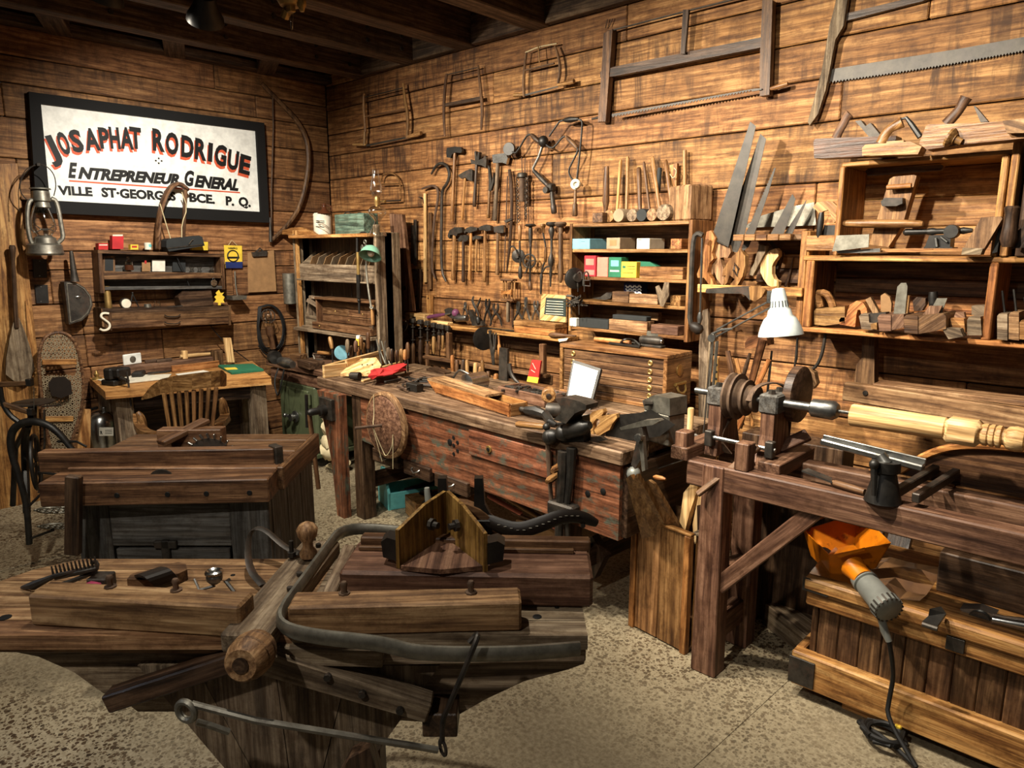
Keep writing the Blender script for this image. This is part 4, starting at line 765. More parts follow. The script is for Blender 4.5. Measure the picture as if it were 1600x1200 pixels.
card('carton', 'tall pink red carton with a white top on the small wall shelf', 'box', 175.5, 368, 193, 389, 'red_card', .1, .05, (176, 366.5, 192, 369, 'cream'), G1)
card('matchbox', 'flat yellow matchbox on top of the small wall shelf', 'matchbox', 204, 382, 216, 390, 'yellow_card', .1, .04, (206, 384, 214, 387, 'red_card'), G1)
b = vl(LP(.08), 231.5, [(379, 4.6), (380, 5), (390, 5)]); l_ = vl(LP(.08), 231.5, [(381.5, 5.1), (386, 5.1)]); it('tin', 'round pale green tin on top of the small wall shelf', 'tin', [('can', b, 'cream'), ('label', l_, 'teal')], G1)
yk = LP(.13); b = B(); b.tube(smooth([yk(x, y) for x, y in ((247, 389), (247, 350), (254, 315), (266, 292), (280, 286), (294, 297))], 2), [.03, .031, .031, .03, .028, .022], 8, fl=.6); q = B(); q.bar(yk(290, 296), yk(286, 372), .022, .022, X); r_ = tb(LP(.16), [(250, 318), (258, 345), (268, 378)], .9, 5, sm=1); tb(LP(.16), [(284, 300), (293, 325), (284, 350), (284, 372)], .9, 5, b=r_, sm=1)
it('ox_bow', 'bent wooden ox bow with rope standing on the wall shelf before the sign', 'ox bow', [('bow', b, 'brown'), ('peg', q, 'brown'), ('rope', r_, 'rope')])
b = pr(LP(.17), [(260, 376), (264, 373), (311, 368), (316, 370), (320, 384), (264, 393), (260, 386)], V((-.10, 0, 0)), Y); q = tb(LP(.172), [(262, 388), (318, 382)], 1.2, 6); k = tb(LP(.18), [(295, 382), (299, 376), (302, 374)], .8, 5); it('blue_tin_case', 'battered blue grey metal case lying on the wall shelf beside the ox bow', 'case', [('body', b, 'slate'), ('edge', q, 'iron'), ('catch', k, 'steel')])
card('carton', 'yellow carton behind the blue grey case on the wall shelf', 'box', 300, 378, 325, 391, 'yellow_card', .06, .04, None, G1)
G2 = 'small things inside the wall shelf'
b = pr(LP(.07), rect(161, 400, 180, 424), V((-.01, 0, 0)), Z); q = pr(LP(.071), rect(164, 403, 177, 423), V((-.002, 0, 0))); it('framed_slate', 'small wood framed writing slate in the wall shelf', 'slate', [('frame', b, 'brown'), ('slate', q, 'slate')], G2)
b = vl(LP(.08), 202, [(401, 2), (406, 2), (409, 6), (423, 6.5)], 10); q = vl(LP(.08), 202, [(414, 6.4), (422, 6.7)], 10); it('bottle', 'small clear bottle half full of brown liquid in the wall shelf', 'bottle', [('glass', b, 'glass'), ('contents', q, 'jug_brown')], G2)
card('card', 'small buff card propped in the wall shelf', 'card', 222, 410, 235, 424, 'masonite', .07, .006, (226, 407, 229, 412, 'red_card'), G2); card('note_pad', 'white note pad propped up in the wall shelf', 'note pad', 238, 406, 258, 424, 'paper', .07, .008, None, G2); card('booklet', 'blue grey booklet standing in the wall shelf', 'booklet', 270, 406, 290, 424, 'slate', .06, .008, None, G2)
for x, lb in ((300, 'round glass stopper left of the two others in the wall shelf'), (312, 'narrow glass stopper in the middle of the wall shelf right end'), (331, 'wide glass stopper at the right end of the wall shelf')): b = vl(LP(.08), x, [(416, 3), (418, 4), (421, 2), (425, 4 + (x > 320) * 2)], 8); it('glass_stopper', lb, 'stopper', (b, 'glass'), G2)
b = B(); b.disc(L(334, 442, .14), X, .024, .01, 16); q = B(); q.ring(L(334, 436, .14), X, .008, .002, 10, 5); it('pocket_watch', 'silver pocket watch hung from the front lip of the wall shelf', 'watch', [('case', b, 'bright'), ('bow', q, 'steel')])
G3 = 'small things on the drawer shelf'
b = vl(LP(.10), 170, [(447, 4.5), (450, 4.5), (452, 5), (474, 5), (476, 5.5), (483, 5)], 14); it('brass_cylinder', 'upright olive brass flashlight tube on the drawer shelf', 'flashlight', (b, 'brass'), G3)
b = B(); c0 = L(196, 474, .12); b.disc(c0, X, .036, .03, 18); q = B(); q.disc(c0 + X * .0155, X, .03, .002, 18); it('alarm_clock', 'round silver alarm clock with pale dial on the drawer shelf', 'clock', [('case', b, 'steel'), ('dial', q, 'cream')], G3)
b = tb(LP(.11), [(207, 459), (203, 480)], 1, 5); tb(LP(.11), [(207, 459), (217, 480)], 1, 5, b=b); b.ball(L(207, 458, .11), .008, 8); tb(LP(.11), [(205, 470), (217, 471)], .6, 5, b=b); it('dividers', 'black pair of dividers standing open on the drawer shelf', 'dividers', (b, 'black'), G3)
b = vl(LP(.11), 231, [(475, 5), (480, 5.5)], 10); it('tin', 'shallow grey tin lid beside the glass jar on the drawer shelf', 'tin', (b, 'galv'), G3)
b = vl(LP(.11), 246, [(470, 4.5), (479, 5.5), (480.5, 5)], 12); it('glass_jar', 'small clear glass jar on the drawer shelf', 'jar', (b, 'glass'), G3)
b = tb(LP(.12), [(262, 480), (272, 479), (285, 478)], 1.2, 6); it('metal_file', 'short metal file lying on the drawer shelf', 'file', (b, 'steel'), G3)
b = pr(LP(.12), [(279, 465), (286, 455), (330, 454), (334, 477), (284, 479)], V((-.1, 0, 0)), Y); it('wooden_tray', 'black sloped wooden tray on the right of the drawer shelf', 'tray', (b, 'dark'), G3)
b = pr(LP(.15), [(342, 453), (345, 458), (350, 457), (347, 461), (351, 464), (349, 469), (351, 473), (345, 473), (345, 477), (341, 477), (341, 473), (335, 472), (338, 468), (335, 464), (339, 461), (337, 458)], V((-.004, 0, 0))); it('paper_tree', 'yellow tree shaped paper cut-out on the drawer shelf', 'cut-out', (b, 'yellow_card'), G3)
b = pr(LP(.018), [(350, 383), (378, 384), (379, 419), (352, 419)], V((-.004, 0, 0))); q = pr(LP(.0192), [(352, 409), (379, 409), (379, 419), (353, 419)], V((-.001, 0, 0))); r_ = B(); r_.ring(L(364, 400, .02), X, .042, .0045, 20, 6); k = tb(LP(.02), [(357, 383), (362, 375), (370, 383)], .4, 5); bb = pr(LP(.0195), [(355, 401), (374, 401), (374, 404), (355, 404)], V((-.001, 0, 0)))
cd = it('shop_card', 'yellow card with a black ring and blue foot hung beside the wall shelf', 'card', [('card', b, 'yellow_card'), ('blue_band', q, 'blue_label'), ('ring', r_, 'ink'), ('bar', bb, 'ink'), ('string', k, 'rope')]); kk = LP(.0195)
text('lettering', 'NEMPRO', kk(356.5, 389), kk(371, 389.5), .012, X, 'ink', cd.children[0], 0, .03)
b = pr(LP(.03), [(387, 395), (428, 391), (432, 455), (388, 457)], V((-.006, 0, 0)), Z); q = pr(LP(.05), [(394, 394), (418, 392), (417, 400), (396, 401)], V((-.02, 0, 0))); tb(LP(.045), [(400, 394), (406, 388), (412, 393)], 1.5, 6, b=q); it('clipboard', 'brown hardboard clipboard with metal clip hanging on the left wall', 'clipboard', [('board', b, 'masonite'), ('clip', q, 'steel')])
b = tb(LP(.05), [(367, 424), (368, 445), (371, 462)], 1.1, 6); q = pr(LP(.14), [(363, 463), (386, 462), (385, 468), (364, 469)], V((-.12, 0, 0)), Y); it('wire_ladle', 'small flat pan on a long wire handle hanging on the left wall', 'ladle', [('handle', b, 'galv'), ('pan', q, 'galv')])
# cage lamp with coiled cord
f = LP(.09); b = pl(f, (421, 510), (427, 545), [(0, 6.5), (.3, 7), (.45, 5.5), (.5, 4.5), (1, 4.5)]); q = B(); c0 = f(419, 494); k = S(c0)
for a in range(0, 180, 45): q.tube([c0 + V((.0, math.cos(math.radians(a)) * 11 * k * math.sin(t), 11 * k * math.cos(t))) + X * (math.sin(math.radians(a)) * 11 * k * math.sin(t)) for t in [i * PI / 6 - PI / 2 + PI / 2 - .0 for i in range(13)]], .0022, 5)
c_ = B(); c_.ball(c0, .028, 10); g = B()
for i in range(3): g.tube(smooth([L(x, y, .03 + .01 * i) for x, y in ((404 + i * 2, 480), (424, 474 + i), (442 - i * 2, 490), (446 - i, 520), (440 - i * 3, 545), (420, 552 - i * 3), (404 + i * 3, 540), (402 + i, 510))] , 2), .006, 6, True)
g.tube(smooth([L(x, y, .04) for x, y in ((427, 545), (428, 556), (415, 555), (404, 540))], 2), .006, 6)
it('cage_lamp', 'caged inspection lamp with coiled black cord hanging near the corner', 'lamp', [('handle', b, 'brown'), ('cage', q, 'steel'), ('bulb', c_, 'glass'), ('cord', g, 'rubber')])
b = vl(LP(.10), 454, [(427, 9), (428, 10), (474, 10), (475, 9)], 16); it('metal_can', 'dull grey metal can hung on the wall left of the cabinet', 'can', (b, 'galv'))
# curved snath on the left wall
b = tb(LP(.05), [(409, 131), (435, 158), (462, 185), (479, 215), (483, 250), (478, 290), (468, 325), (450, 352), (425, 375)], [3, 3.5, 4, 4.3, 4.5, 4.3, 4, 3.8, 3], 8, sm=2); q = tb(LP(.05), [(426, 148), (427, 200), (424, 300), (424, 372)], 1.2, 6); k = pl(LP(.05), (422, 340), (423, 378), [(0, 1.5), (.5, 2.4), (1, 3)])
it('scythe_snath', 'long curved scythe handle with an iron rod hanging right of the sign', 'scythe handle', [('snath', b, 'brown'), ('rod', q, 'rust'), ('ferrule', k, 'iron')])
# ================= left edge: paddle, leaning boards
f = LP(.14); b = pl(f, (19, 383), (26, 512), [(0, 3.5), (.03, 5), (.1, 4), (.2, 3), (1, 3.5)], 8); q = pr(f, [(24, 495), (30, 497), (38, 515), (48, 545), (54, 575), (48, 592), (34, 600), (20, 594), (9, 585), (10, 560), (15, 530), (20, 508)], V((-.02, 0, 0)), Z); it('canoe_paddle', 'worn wooden canoe paddle leaning against the left door jamb', 'paddle', [('shaft', b, 'dark'), ('blade', q, 'grey')])
b = pr(LP(.10), [(40, 470), (49, 490), (54, 575), (46, 575)], V((-.02, 0, 0)), Z); it('yellow_lath', 'narrow yellow painted lath standing behind the paddle', 'lath', (b, 'pine'))
b = pr(XP(-4.95), [(133, 640), (142, 640), (141, 712), (119, 712), (122, 690)], V((-.03, 0, 0)), Z); it('leaning_board', 'short pale yellow board leaning behind the chrome sprayer', 'board', (b, 'pine'))
# ================= snowshoe
sn = XP(-5.12); sh = []
ol = [(62, 590), (60, 565), (63, 540), (72, 524), (90, 518), (108, 523), (120, 540), (127, 570), (131, 605), (127, 640), (118, 670), (108, 700), (98, 735), (92, 760), (86, 735), (78, 700), (70, 660), (65, 620)]
b = B(); b.tube(smooth([sn(x, y) for x, y in ol + ol[:1]], 2), 2.6 * S(sn(90, 600)), 7); sh.append(('frame', b, 'brown'))
def inside(x, y, P):
    c = False; j = len(P) - 1
    for i in range(len(P)):
        if (P[i][1] > y) != (P[j][1] > y) and x < (P[j][0] - P[i][0]) * (y - P[i][1]) / (P[j][1] - P[i][1]) + P[i][0]: c = not c
        j = i
    return c
b = B(); ks = S(sn(90, 600)); rn = random.Random(4)
for dx, dy in ((1, 0), (.5, .86), (-.5, .86)):
    for o_ in range(-30, 31):
        px_, py_ = 92 - dy * o_ * 5.2, 640 + dx * o_ * 5.2; run = []
        for t in range(-150, 151, 4):
            x, y = px_ + dx * t, py_ + dy * t
            if inside(x, y, ol) and not (568 < y < 585 and 70 < x < 118): run.append(sn(x + rn.uniform(-.8, .8), y + rn.uniform(-.8, .8)))
            else:
                if len(run) > 1: b.tube(run, .9 * ks, 4)
                run = []
        if len(run) > 1: b.tube(run, .9 * ks, 4)
sh.append(('webbing', b, 'hide'))
for y, w_ in ((566, 27), (655, 22)): b = B(); b.bar(sn(92 - w_, y), sn(92 + w_, y - 1), .03, .035, Z); sh.append(('crossbar', b, 'pine'))
b = pr(XP(-5.08), [(75, 600), (82, 590), (100, 588), (110, 596), (112, 615), (95, 622), (80, 618)], V((.01, 0, 0))); sh.append(('toe_strap', b, 'leather'))
snw = it('snowshoe', 'long webbed wooden snowshoe standing against the left wall', 'snowshoe', sh)
# ================= treadle fretsaw
tv = 3.35; f = VP(tv); tr_ = []
def TF(x, y, d=0): return PV(x, y, tv + d)
b = tb(f, [(46, 850), (42, 790), (30, 745), (18, 710), (16, 680), (26, 664), (48, 657), (75, 663), (96, 680), (112, 702), (125, 712)], [4.5, 4.5, 4.5, 5, 5.5, 6, 6, 5.5, 5, 4, 3], 10, sm=2); tr_.append(('frame_arch', b, 'black'))
b = B(); b.tube(smooth([TF(x, y, d) for x, y, d in ((42, 800, 0), (40, 740, .15), (38, 690, .2), (44, 664, .06))], 2), .018, 8); tr_.append(('rear_leg', b, 'black'))
b = B(); b.tube([TF(20, 790, .3), TF(24, 700, .28), TF(40, 668, .1)], .014, 8); tr_.append(('rear_leg', b, 'black'))
b = B(); b.disc(TF(51, 629, .1), Z, .095, .008, 28); tr_.append(('round_table', b, 'iron'))
b = B(); b.tube([TF(50, 660), TF(51, 632, .1)], .02, 8); tr_.append(('table_stem', b, 'black'))
for a_, z_ in (((-30, 602), (46, 599)), ((-30, 620), (48, 645))): b = B(); b.bar(TF(*a_), TF(*z_), .02, .028, Z, .004, .02, .022); e = B(); e.box(TF(z_[0] + 1, z_[1] + 4), .025, .03, .035, rz(43)); tr_.append(('saw_arm', b, 'brown', [('clamp', e, 'black')]))
b = tb(f, [(0, 605), (3, 628), (14, 648), (30, 660)], 4, 8, sm=2); tr_.append(('arm_support', b, 'black'))
b = B(); b.tube([TF(53, 604), TF(53, 640)], .0018, 5); tr_.append(('fret_blade', b, 'steel'))
b = tb(f, [(66, 635), (84, 634), (95, 632)], 1.3, 6); tr_.append(('blow_tube', b, 'iron'))
b = B(); c0 = TF(56, 722, .1); b.ring(c0, RT + FW * .5, .135, .010, 32, 8); hub = []
for i in range(6): a = i * PI / 3; d = (FW - RT * .5).normalized(); q = B(); q.tube([c0, c0 + (d * math.cos(a) + Z * math.sin(a)) * .13], .006, 6); hub.append(('spoke', q, 'black'))
tr_.append(('flywheel', b, 'black', hub))
b = tb(f, [(69, 640), (70, 690), (64, 760), (60, 770)], 1.6, 6); tr_.append(('pitman_rod', b, 'iron'))
for pts in ([(46, 842), (84, 828)], [(62, 765), (92, 795)], [(46, 790), (76, 760)], [(60, 738), (96, 742)], [(90, 690), (120, 690), (135, 698)]): b = tb(f, pts, 2, 6); tr_.append(('brace', b, 'black'))
for x, y in ((87, 797), (92, 822)):
    b = B(); c0 = TF(x, y, -.02); u_ = (RT * .9 + FW * .3).normalized(); v_ = (FW * .8 - Z * .45).normalized()
    rim = [c0 + u_ * (.055 * math.cos(a) * 1.3) + v_ * (.075 * math.sin(a)) for a in [i * PI / 8 for i in range(16)]]; b.tube(rim, .005, 6, True)
    for i in range(-2, 3):
        for j in range(-1, 2): b.ring(c0 + u_ * .028 * i + v_ * .04 * j, u_.cross(v_), .015, .003, 8, 4)
    tr_.append(('treadle_plate', b, 'galv'))
it('treadle_fretsaw', 'black cast iron treadle scroll saw with round table and lacy pedals', 'scroll saw', tr_)
# ================= chrome sprayer
f = VP(4.55); b = vl(f, 162, [(642, 4), (645, 12), (652, 18), (660, 20), (698, 20), (701, 18)], 20); q = pr(VP(4.42), rect(155, 668, 177, 681), FW * .004); k = vl(f, 163, [(636, 3.5), (637, 4), (642, 2.5), (646, 4)], 10); h = tb(f, [(152, 637), (140, 640), (132, 655), (134, 680), (130, 700)], 2.4, 8, sm=2); j = vl(f, 162, [(700, 20), (706, 20)], 20)
kf = VP(4.419); spr = it('chrome_sprayer', 'polished chrome pump sprayer with black hose under the desk end', 'sprayer', [('tank', b, 'bright'), ('label', q, 'paper'), ('cap', k, 'steel'), ('hose', h, 'rubber'), ('foot', j, 'black')])
lb_ = [o for o in spr.children if o.name.startswith('label')][0]
text('lettering', 'R', kf(157, 678.5), kf(160.5, 678.5), .022, -FW, 'ink', lb_, 0, .03)
for y in (672.5, 675, 677.5): b = B(); b.bar(kf(164, y), kf(175, y - .5), .003, .0005, FW, 0); obj('print_line', b, 'ink', lb_)
# ================= on the desk
f = HP(.75)
b = B(); c0 = PX(150, 578, -5.2); c0.z = .751; b.lathe(c0, c0 + Z * .06, [(0, .035), (.15, .03), (.3, .012), (.6, .018), (.75, .01), (1, .004)], 12); it('brass_finial', 'small brass bell on the back corner of the desk', 'bell', (b, 'brass'))
c0 = H(178, 601, .751); b = B(); b.box(c0, .12, .09, .035, rz(20), .006); b.box(c0 + V((0, 0, .035)), .07, .09, .075, rz(20), .01); q = B(); q.box(c0 + V((.035, .035, .05)), .08, .10, .06, rz(20), .01); k = B(); k.tube([c0 + V((.06, .02, .05)), c0 + V((.16, .03, .04))], .014, 8); k.tube([c0 + V((.17, .03, .10)), c0 + V((.18, .03, -.12))], .006, 6)
it('bench_vise', 'small black bench vise clamped on the front of the desk', 'vise', [('body', b, 'black'), ('jaw', q, 'black'), ('screw', k, 'iron')])
b = B(); b.prism([H(x, y, .7515) for x, y in ((152, 594), (196, 587), (268, 585), (262, 592), (190, 600), (168, 598))], Z * .004); it('map_sheet', 'cream folded sheet spread behind the vise on the desk', 'paper', (b, 'cream'))
c0 = H(217, 587, .757); b = B(); b.box(c0, .07, .12, .03, rz(60), .008); k = B(); k.tube([c0 + V((.02, .05, .012)), c0 + V((.05, .16, .012)), c0 + V((.04, .19, .012))], .008, 6); it('small_caliper', 'black palm sized gauge lying on the cream sheet on the desk', 'gauge', [('body', b, 'black'), ('arm', k, 'iron')])
b = B(); b.prism([H(x, y, .7515) for x, y in ((274, 585), (318, 579), (335, 583), (288, 591))], Z * .003); it('white_paper', 'white sheet of paper behind the chair back on the desk', 'paper', (b, 'paper'))
b = B(); b.prism([H(x, y, .752) for x, y in ((340, 573), (395, 571), (412, 580), (362, 585))], Z * .014); q = B(); q.prism([H(x, y, .7665) for x, y in ((350, 575), (368, 574), (372, 577), (354, 578))], Z * .001); it('teal_folder', 'teal green book on the right end of the desk', 'book', [('cover', b, 'green_card'), ('title_patch', q, 'yellow_card')])
def DK(x, y, z, xx=-5.2): p = PX(x, y, xx); p.z = z; return p
b = B(); b.bar(DK(186, 578, .787), DK(334, 566, .787), .10, .072, Z, .01); it('maroon_plank_case', 'long low maroon wooden case along the back of the desk', 'case', (b, 'red'))
b = B(); b.bar(DK(268, 573, .775, -5.11), DK(342, 566, .775, -5.11), .02, .048, Z); it('orange_rule_case', 'orange wooden slat standing in front of the maroon case', 'slat', (b, 'orange'))
c0 = DK(207, 566, .824); b = B(); b.box(c0, .02, .13, .075, rz(15), .008); q = B(); q.disc(c0 + V((.013, 0, .038)), rz(15) @ X, .022, .003, 14); it('white_tin', 'white enamel tin standing on the maroon case', 'tin', [('tin', b, 'white_paint'), ('badge', q, 'galv')])
b = B(); b.lathe(DK(281, 556, .845), DK(332, 557, .84), [(0, .012), (.5, .014), (1, .011)], 10); q = B(); q.bar(DK(288, 549, .884), DK(289, 562, .824), .035, .035, X); it('wooden_mallet', 'pale wooden mallet resting on the maroon case', 'mallet', [('handle', b, 'pale'), ('head', q, 'pale')])
k = B(); k.box(DK(340, 571, .75, -5.15), .08, .06, .12, None, .004); it('brown_block', 'brown wooden block at the right end of the maroon case', 'block', (k, 'brown'))
for i, (xa, xb) in enumerate(((226, 245), (244, 268))): b = B(); b.bar(DK(xa, 560, .834, -5.2 + .03 * i), DK(xb, 556, .836, -5.2 + .03 * i), .02, .02); it('chisel', ('short' if i == 0 else 'long') + ' dark chisel lying on the maroon case', 'chisel', (b, 'rust'))
b = pr(XP(-5.05), [(350, 528), (361, 528), (367, 566), (356, 566)], V((-.02, 0, 0)), Z); it('upright_slat', 'short pale slat standing at the back of the desk', 'slat', (b, 'pale'))
b = B(); b.tube(smooth([PX(x, y, LX + .1) for x, y in ((272, 393), (290, 430), (300, 460), (325, 505), (350, 535), (390, 565))], 2), .004, 5); it('power_cord', 'thin black cord hanging past the drawer shelf down to the desk', 'cord', (b, 'rubber'))
# ================= open cabinet standing in the corner
Q0 = H(470, 560, CZ); CDX = X; CDY = Y
def CF(d=0):
    def g(x, y): r = ray(x, y); o = Q0 + CDY * d; return EYE + r * ((o - EYE).dot(CDY) / r.dot(CDY))
    return g
cf = CF(0); CW = (cf(596, 450) - cf(466, 450)).dot(CDX); CT = cf(465, 362).z; DP = .28
def CP(x, y, z): return V((Q0.x, Q0.y, 0)) + CDX * x + CDY * (y * .52 if y > 0 else y) + Z * z
def zc(x, y): return cf(x, y).z
cb = []
for x, wd, mt in ((.02, .045, 'pine'), (CW - .02, .04, 'grey')): b = B(); b.bar(CP(x, .01, CZ), CP(x, .01, CT + (.01 if x < .1 else .03)), wd, .03, CDY, .003); cb.append(('front_post', b, mt))
for x in (.012, CW - .012):
    for i in range(2): b = B(); b.bar(CP(x, .028 + .135 * i + .068, CZ), CP(x, .028 + .135 * i + .068, CT - .02), .022, .132, CDY, .003); cb.append(('side_board', b, 'grey'))
for i in range(4): a = .02 + (CW - .04) * (i + .5) / 4; b = B(); b.bar(CP(a, DP, CZ), CP(a, DP, CT - .02), (CW - .04) / 4 - .003, .015, CDY, .002); cb.append(('back_board', b, 'dark'))
for nm, z in (('top', zc(520, 369)), ('shelf', zc(520, 519))):
    b = B(); b.bar(CP(.03, DP / 2, z), CP(CW - .03, DP / 2, z), DP, .024, Z, .003); cb.append((nm, b, 'pine' if nm == 'top' else 'grey'))
it('open_cabinet', 'grey weathered open cabinet in the corner with a jug and lamp on top', 'cabinet', cb)
ZT = zc(520, 369) + .012
# slanted sandpaper box
b = []; z0, z1 = zc(520, 440), zc(520, 414); xa, xb = .06, CW - .045
q = B(); q.bar(CP(xa, .01, (z0 + z1) / 2), CP(xb, .01, (z0 + z1) / 2), .018, z1 - z0 + .005, Z, .003); b.append(('front', q, 'grey'))
for x in (xa + .008, xb - .008): q = B(); q.prism([CP(x - .007, .02, z0), CP(x - .007, .27, z0), CP(x - .007, .27, z1 + .10), CP(x - .007, .02, z1)], CDX * .014, CDY); b.append(('end', q, 'grey'))
q = B(); q.bar(CP(xa + .02, .14, z0 + .006), CP(xb - .02, .14, z0 + .006), .24, .012); b.append(('bottom', q, 'grey'))
q = B(); q.bar(CP(xa, .275, z0 + .09), CP(xb, .275, z0 + .09), .014, .18, Z, .003); b.append(('back', q, 'grey'))
it('paper_box', 'grey wooden box in the cabinet filled with sandpaper sheets', 'box', b)
for i in range(9):
    x = xa + .04 + (xb - xa - .12) * i / 9; q = B(); th = .006 if i < 5 else .003
    q.prism([CP(x, .03, z0 + .012), CP(x + .0, .25, z0 + .012), CP(x + .10, .25, z1 + .10), CP(x + .10, .05, z1 + .055)], CDX * th, CDY)
    it('sandpaper_sheet', ('first', 'second', 'third', 'fourth', 'fifth', 'sixth', 'seventh', 'eighth', 'last')[i] + ' from the left of the brown sandpaper sheets in the grey box', 'sandpaper', (q, 'sand_stone' if i % 2 else 'masonite'), 'sandpaper sheets in the cabinet box')
# shelf: tote and small drawer chest
zs = zc(520, 519) + .012; tt = []
q = B(); q.bar(CP(.08, .04, zs + .045), CP(.29, .04, zs + .045), .016, .09); tt.append(('side', q, 'grey')); q = B(); q.bar(CP(.08, .24, zs + .045), CP(.29, .24, zs + .045), .016, .09); tt.append(('side', q, 'grey'))
for x in (.085, .285): q = B(); q.prism([CP(x - .008, .04, zs), CP(x - .008, .24, zs), CP(x - .008, .24, zs + .09), CP(x - .008, .17, zs + .24), CP(x - .008, .11, zs + .24), CP(x - .008, .04, zs + .09)], CDX * .016, Z); tt.append(('end', q, 'grey'))
q = B(); q.bar(CP(.085, .14, zs + .225), CP(.285, .14, zs + .225), .025, .025); tt.append(('handle', q, 'grey')); q = B(); q.bar(CP(.09, .14, zs + .008), CP(.28, .14, zs + .008), .2, .014); tt.append(('bottom', q, 'grey'))
it('carry_tote', 'old grey open tool tote with a bar handle on the cabinet shelf', 'tote', tt)
q = B(); q.bar(CP(.12, .03, zs + .21), CP(.30, .22, zs + .10), .03, .03); it('timber_batten', 'grey batten lying slanted across the open tote in the cabinet', 'batten', (q, 'grey'))
dc = []; x0, x1 = .31, CW - .05
q = B(); q.bar(CP(x0, .15, zs + .235), CP(x1, .15, zs + .235), .24, .016); dc.append(('top', q, 'brown'))
for x in (x0 + .006, x1 - .006): q = B(); q.bar(CP(x, .15, zs + .05), CP(x, .15, zs + .227), .012, .22, CDY); dc.append(('side', q, 'brown'))
for za, zb, xs in ((.17, .225, ((x0 + .013, x1 - .013),)), (.115, .167, ((x0 + .013, (x0 + x1) / 2 - .002), ((x0 + x1) / 2 + .002, x1 - .013))), (.06, .112, ((x0 + .013, x1 - .013),))):
    for a, c in xs: q = B(); q.bar(CP(a, .05, zs + (za + zb) / 2), CP(c, .05, zs + (za + zb) / 2), .02, zb - za); k = B(); k.ball(CP((a + c) / 2, .036, zs + (za + zb) / 2), .008, 8); dc.append(('drawer', q, 'brown', [('knob', k, 'brass')]))
q = B(); q.bar(CP(x0, .15, zs + .05), CP(x1, .15, zs + .05), .23, .012); dc.append(('bottom', q, 'brown'))
it('drawer_chest', 'small brown chest of drawers beside the tote on the cabinet shelf', 'drawer chest', dc)
q = B(); q.bar(CP(x0 - .05, .02, zs + .03), CP(x1 + .0, -.005, zs + .03), .10, .05); k = B(); k.ball(CP(x0 + .06, -.045, zs + .03), .008, 8); it('loose_drawer', 'loose brown drawer lying in front of the small drawer chest', 'drawer', [('box', q, 'brown'), ('knob', k, 'brass')])
# on top of the cabinet
f = CF(.12)
b = pr(CF(.02), [(428, 366), (434, 362), (455, 356), (470, 355), (485, 361), (493, 367)], CDY * .03, CDX); it('arched_offcut', 'pale arched offcut lying over the top left corner of the cabinet', 'offcut', (b, 'pine'))
b = vl(f, 505, [(333, 12), (335, 14), (365, 14), (367, 13)], 20); q = vl(f, 507, [(318, 2.6), (321, 3.6), (322, 3), (327, 4), (331, 9), (334, 12.5)], 16); k = tb(f, [(511, 320), (518, 323), (518, 330)], 1.1, 6, sm=1)
jg = it('stoneware_jug', 'cream stoneware jug with brown shoulder on top of the cabinet', 'jug', [('body', b, 'ceramic'), ('shoulder', q, 'jug_brown'), ('handle', k, 'jug_brown')])
jf = CF(.12 - .001 - 13.6 * S(f(505, 350)))
for y, xa, xb in ((344.5, 493.5, 507), (347, 493.5, 507), (350.5, 497, 501), (354, 493.5, 507)): b = B(); b.bar(jf(xa, y), jf(xb, y + 1), .005, .0006, Y, 0); obj('print_line', b, 'ink', jg.children[0])
b = B(); c0 = f(552, 367); b.box(V((c0.x, c0.y + .03, ZT)), .36, .13, .145, rz(0), .005); k = tb(CF(.12), [(535, 337), (543, 330), (550, 335)], .8, 5, sm=1); tb(CF(.12), [(556, 336), (562, 331), (569, 336)], .8, 5, b=k, sm=1); it('green_box', 'weathered green painted wooden box between jug and oil lamp', 'box', [('box', b, 'green_box'), ('handle', k, 'iron')])
f = CF(.02); b = vl(f, 590, [(346, 4), (349, 5), (353, 7), (361, 12), (367, 15), (369, 15)], 16); q = vl(f, 590, [(321, 4), (324, 11), (329, 14.5), (334, 14), (340, 8), (346, 4)], 18); k = vl(f, 589.5, [(306, 3), (309, 4.5), (315, 4.5), (318, 4), (321, 4)], 14); h = vl(f, 588, [(265, 4.5), (272, 5), (282, 7), (292, 9.5), (300, 9), (307, 5.5)], 18); j = pl(f, (594, 314), (602, 315), [(0, .7), (.8, .7), (.81, 2), (1, 2)], 8)
it('oil_lamp', 'clear glass oil lamp with tall chimney at the right of the cabinet top', 'oil lamp', [('foot', b, 'glass'), ('font', q, 'glass'), ('burner', k, 'brass'), ('chimney', h, 'glass'), ('wick_knob', j, 'brass')])
# hanging on the right post
f = CF(-.05)
b = tb(f, [(558, 366), (558, 395)], 2, 8); tb(f, [(559, 372), (563, 363), (571, 363), (574, 368)], 1.4, 6, b=b, sm=2); q = tb(f, [(559, 394), (560, 430)], 2.6, 8); k = pl(f, (560, 429), (561, 472), [(0, 3.6), (.85, 3.6), (.9, 2.2), (.93, 3.2), (1, 2)], 12); h = tb(f, [(561, 471), (561.5, 490)], 1.7, 8)
it('grease_pump', 'long black hand pump hanging on the right post of the cabinet', 'pump', [('hook', b, 'black'), ('tube', q, 'brass'), ('barrel', k, 'black'), ('nozzle', h, 'black')])
f = CF(-.04)
for i, (x, y, r) in enumerate(((570.5, 378, 3), (566, 387, 4), (572, 387, 4), (570, 396, 4))): b = B(); b.ring(f(x, y), CDY + CDX * (.3 * (i % 2)), r * S(f(x, y)), .0045, 12, 6); it('chain_link', ('topmost small', 'middle left', 'middle right', 'lowest')[i] + ' iron chain ring hanging beside the mint lamp', 'ring', (b, 'galv'))
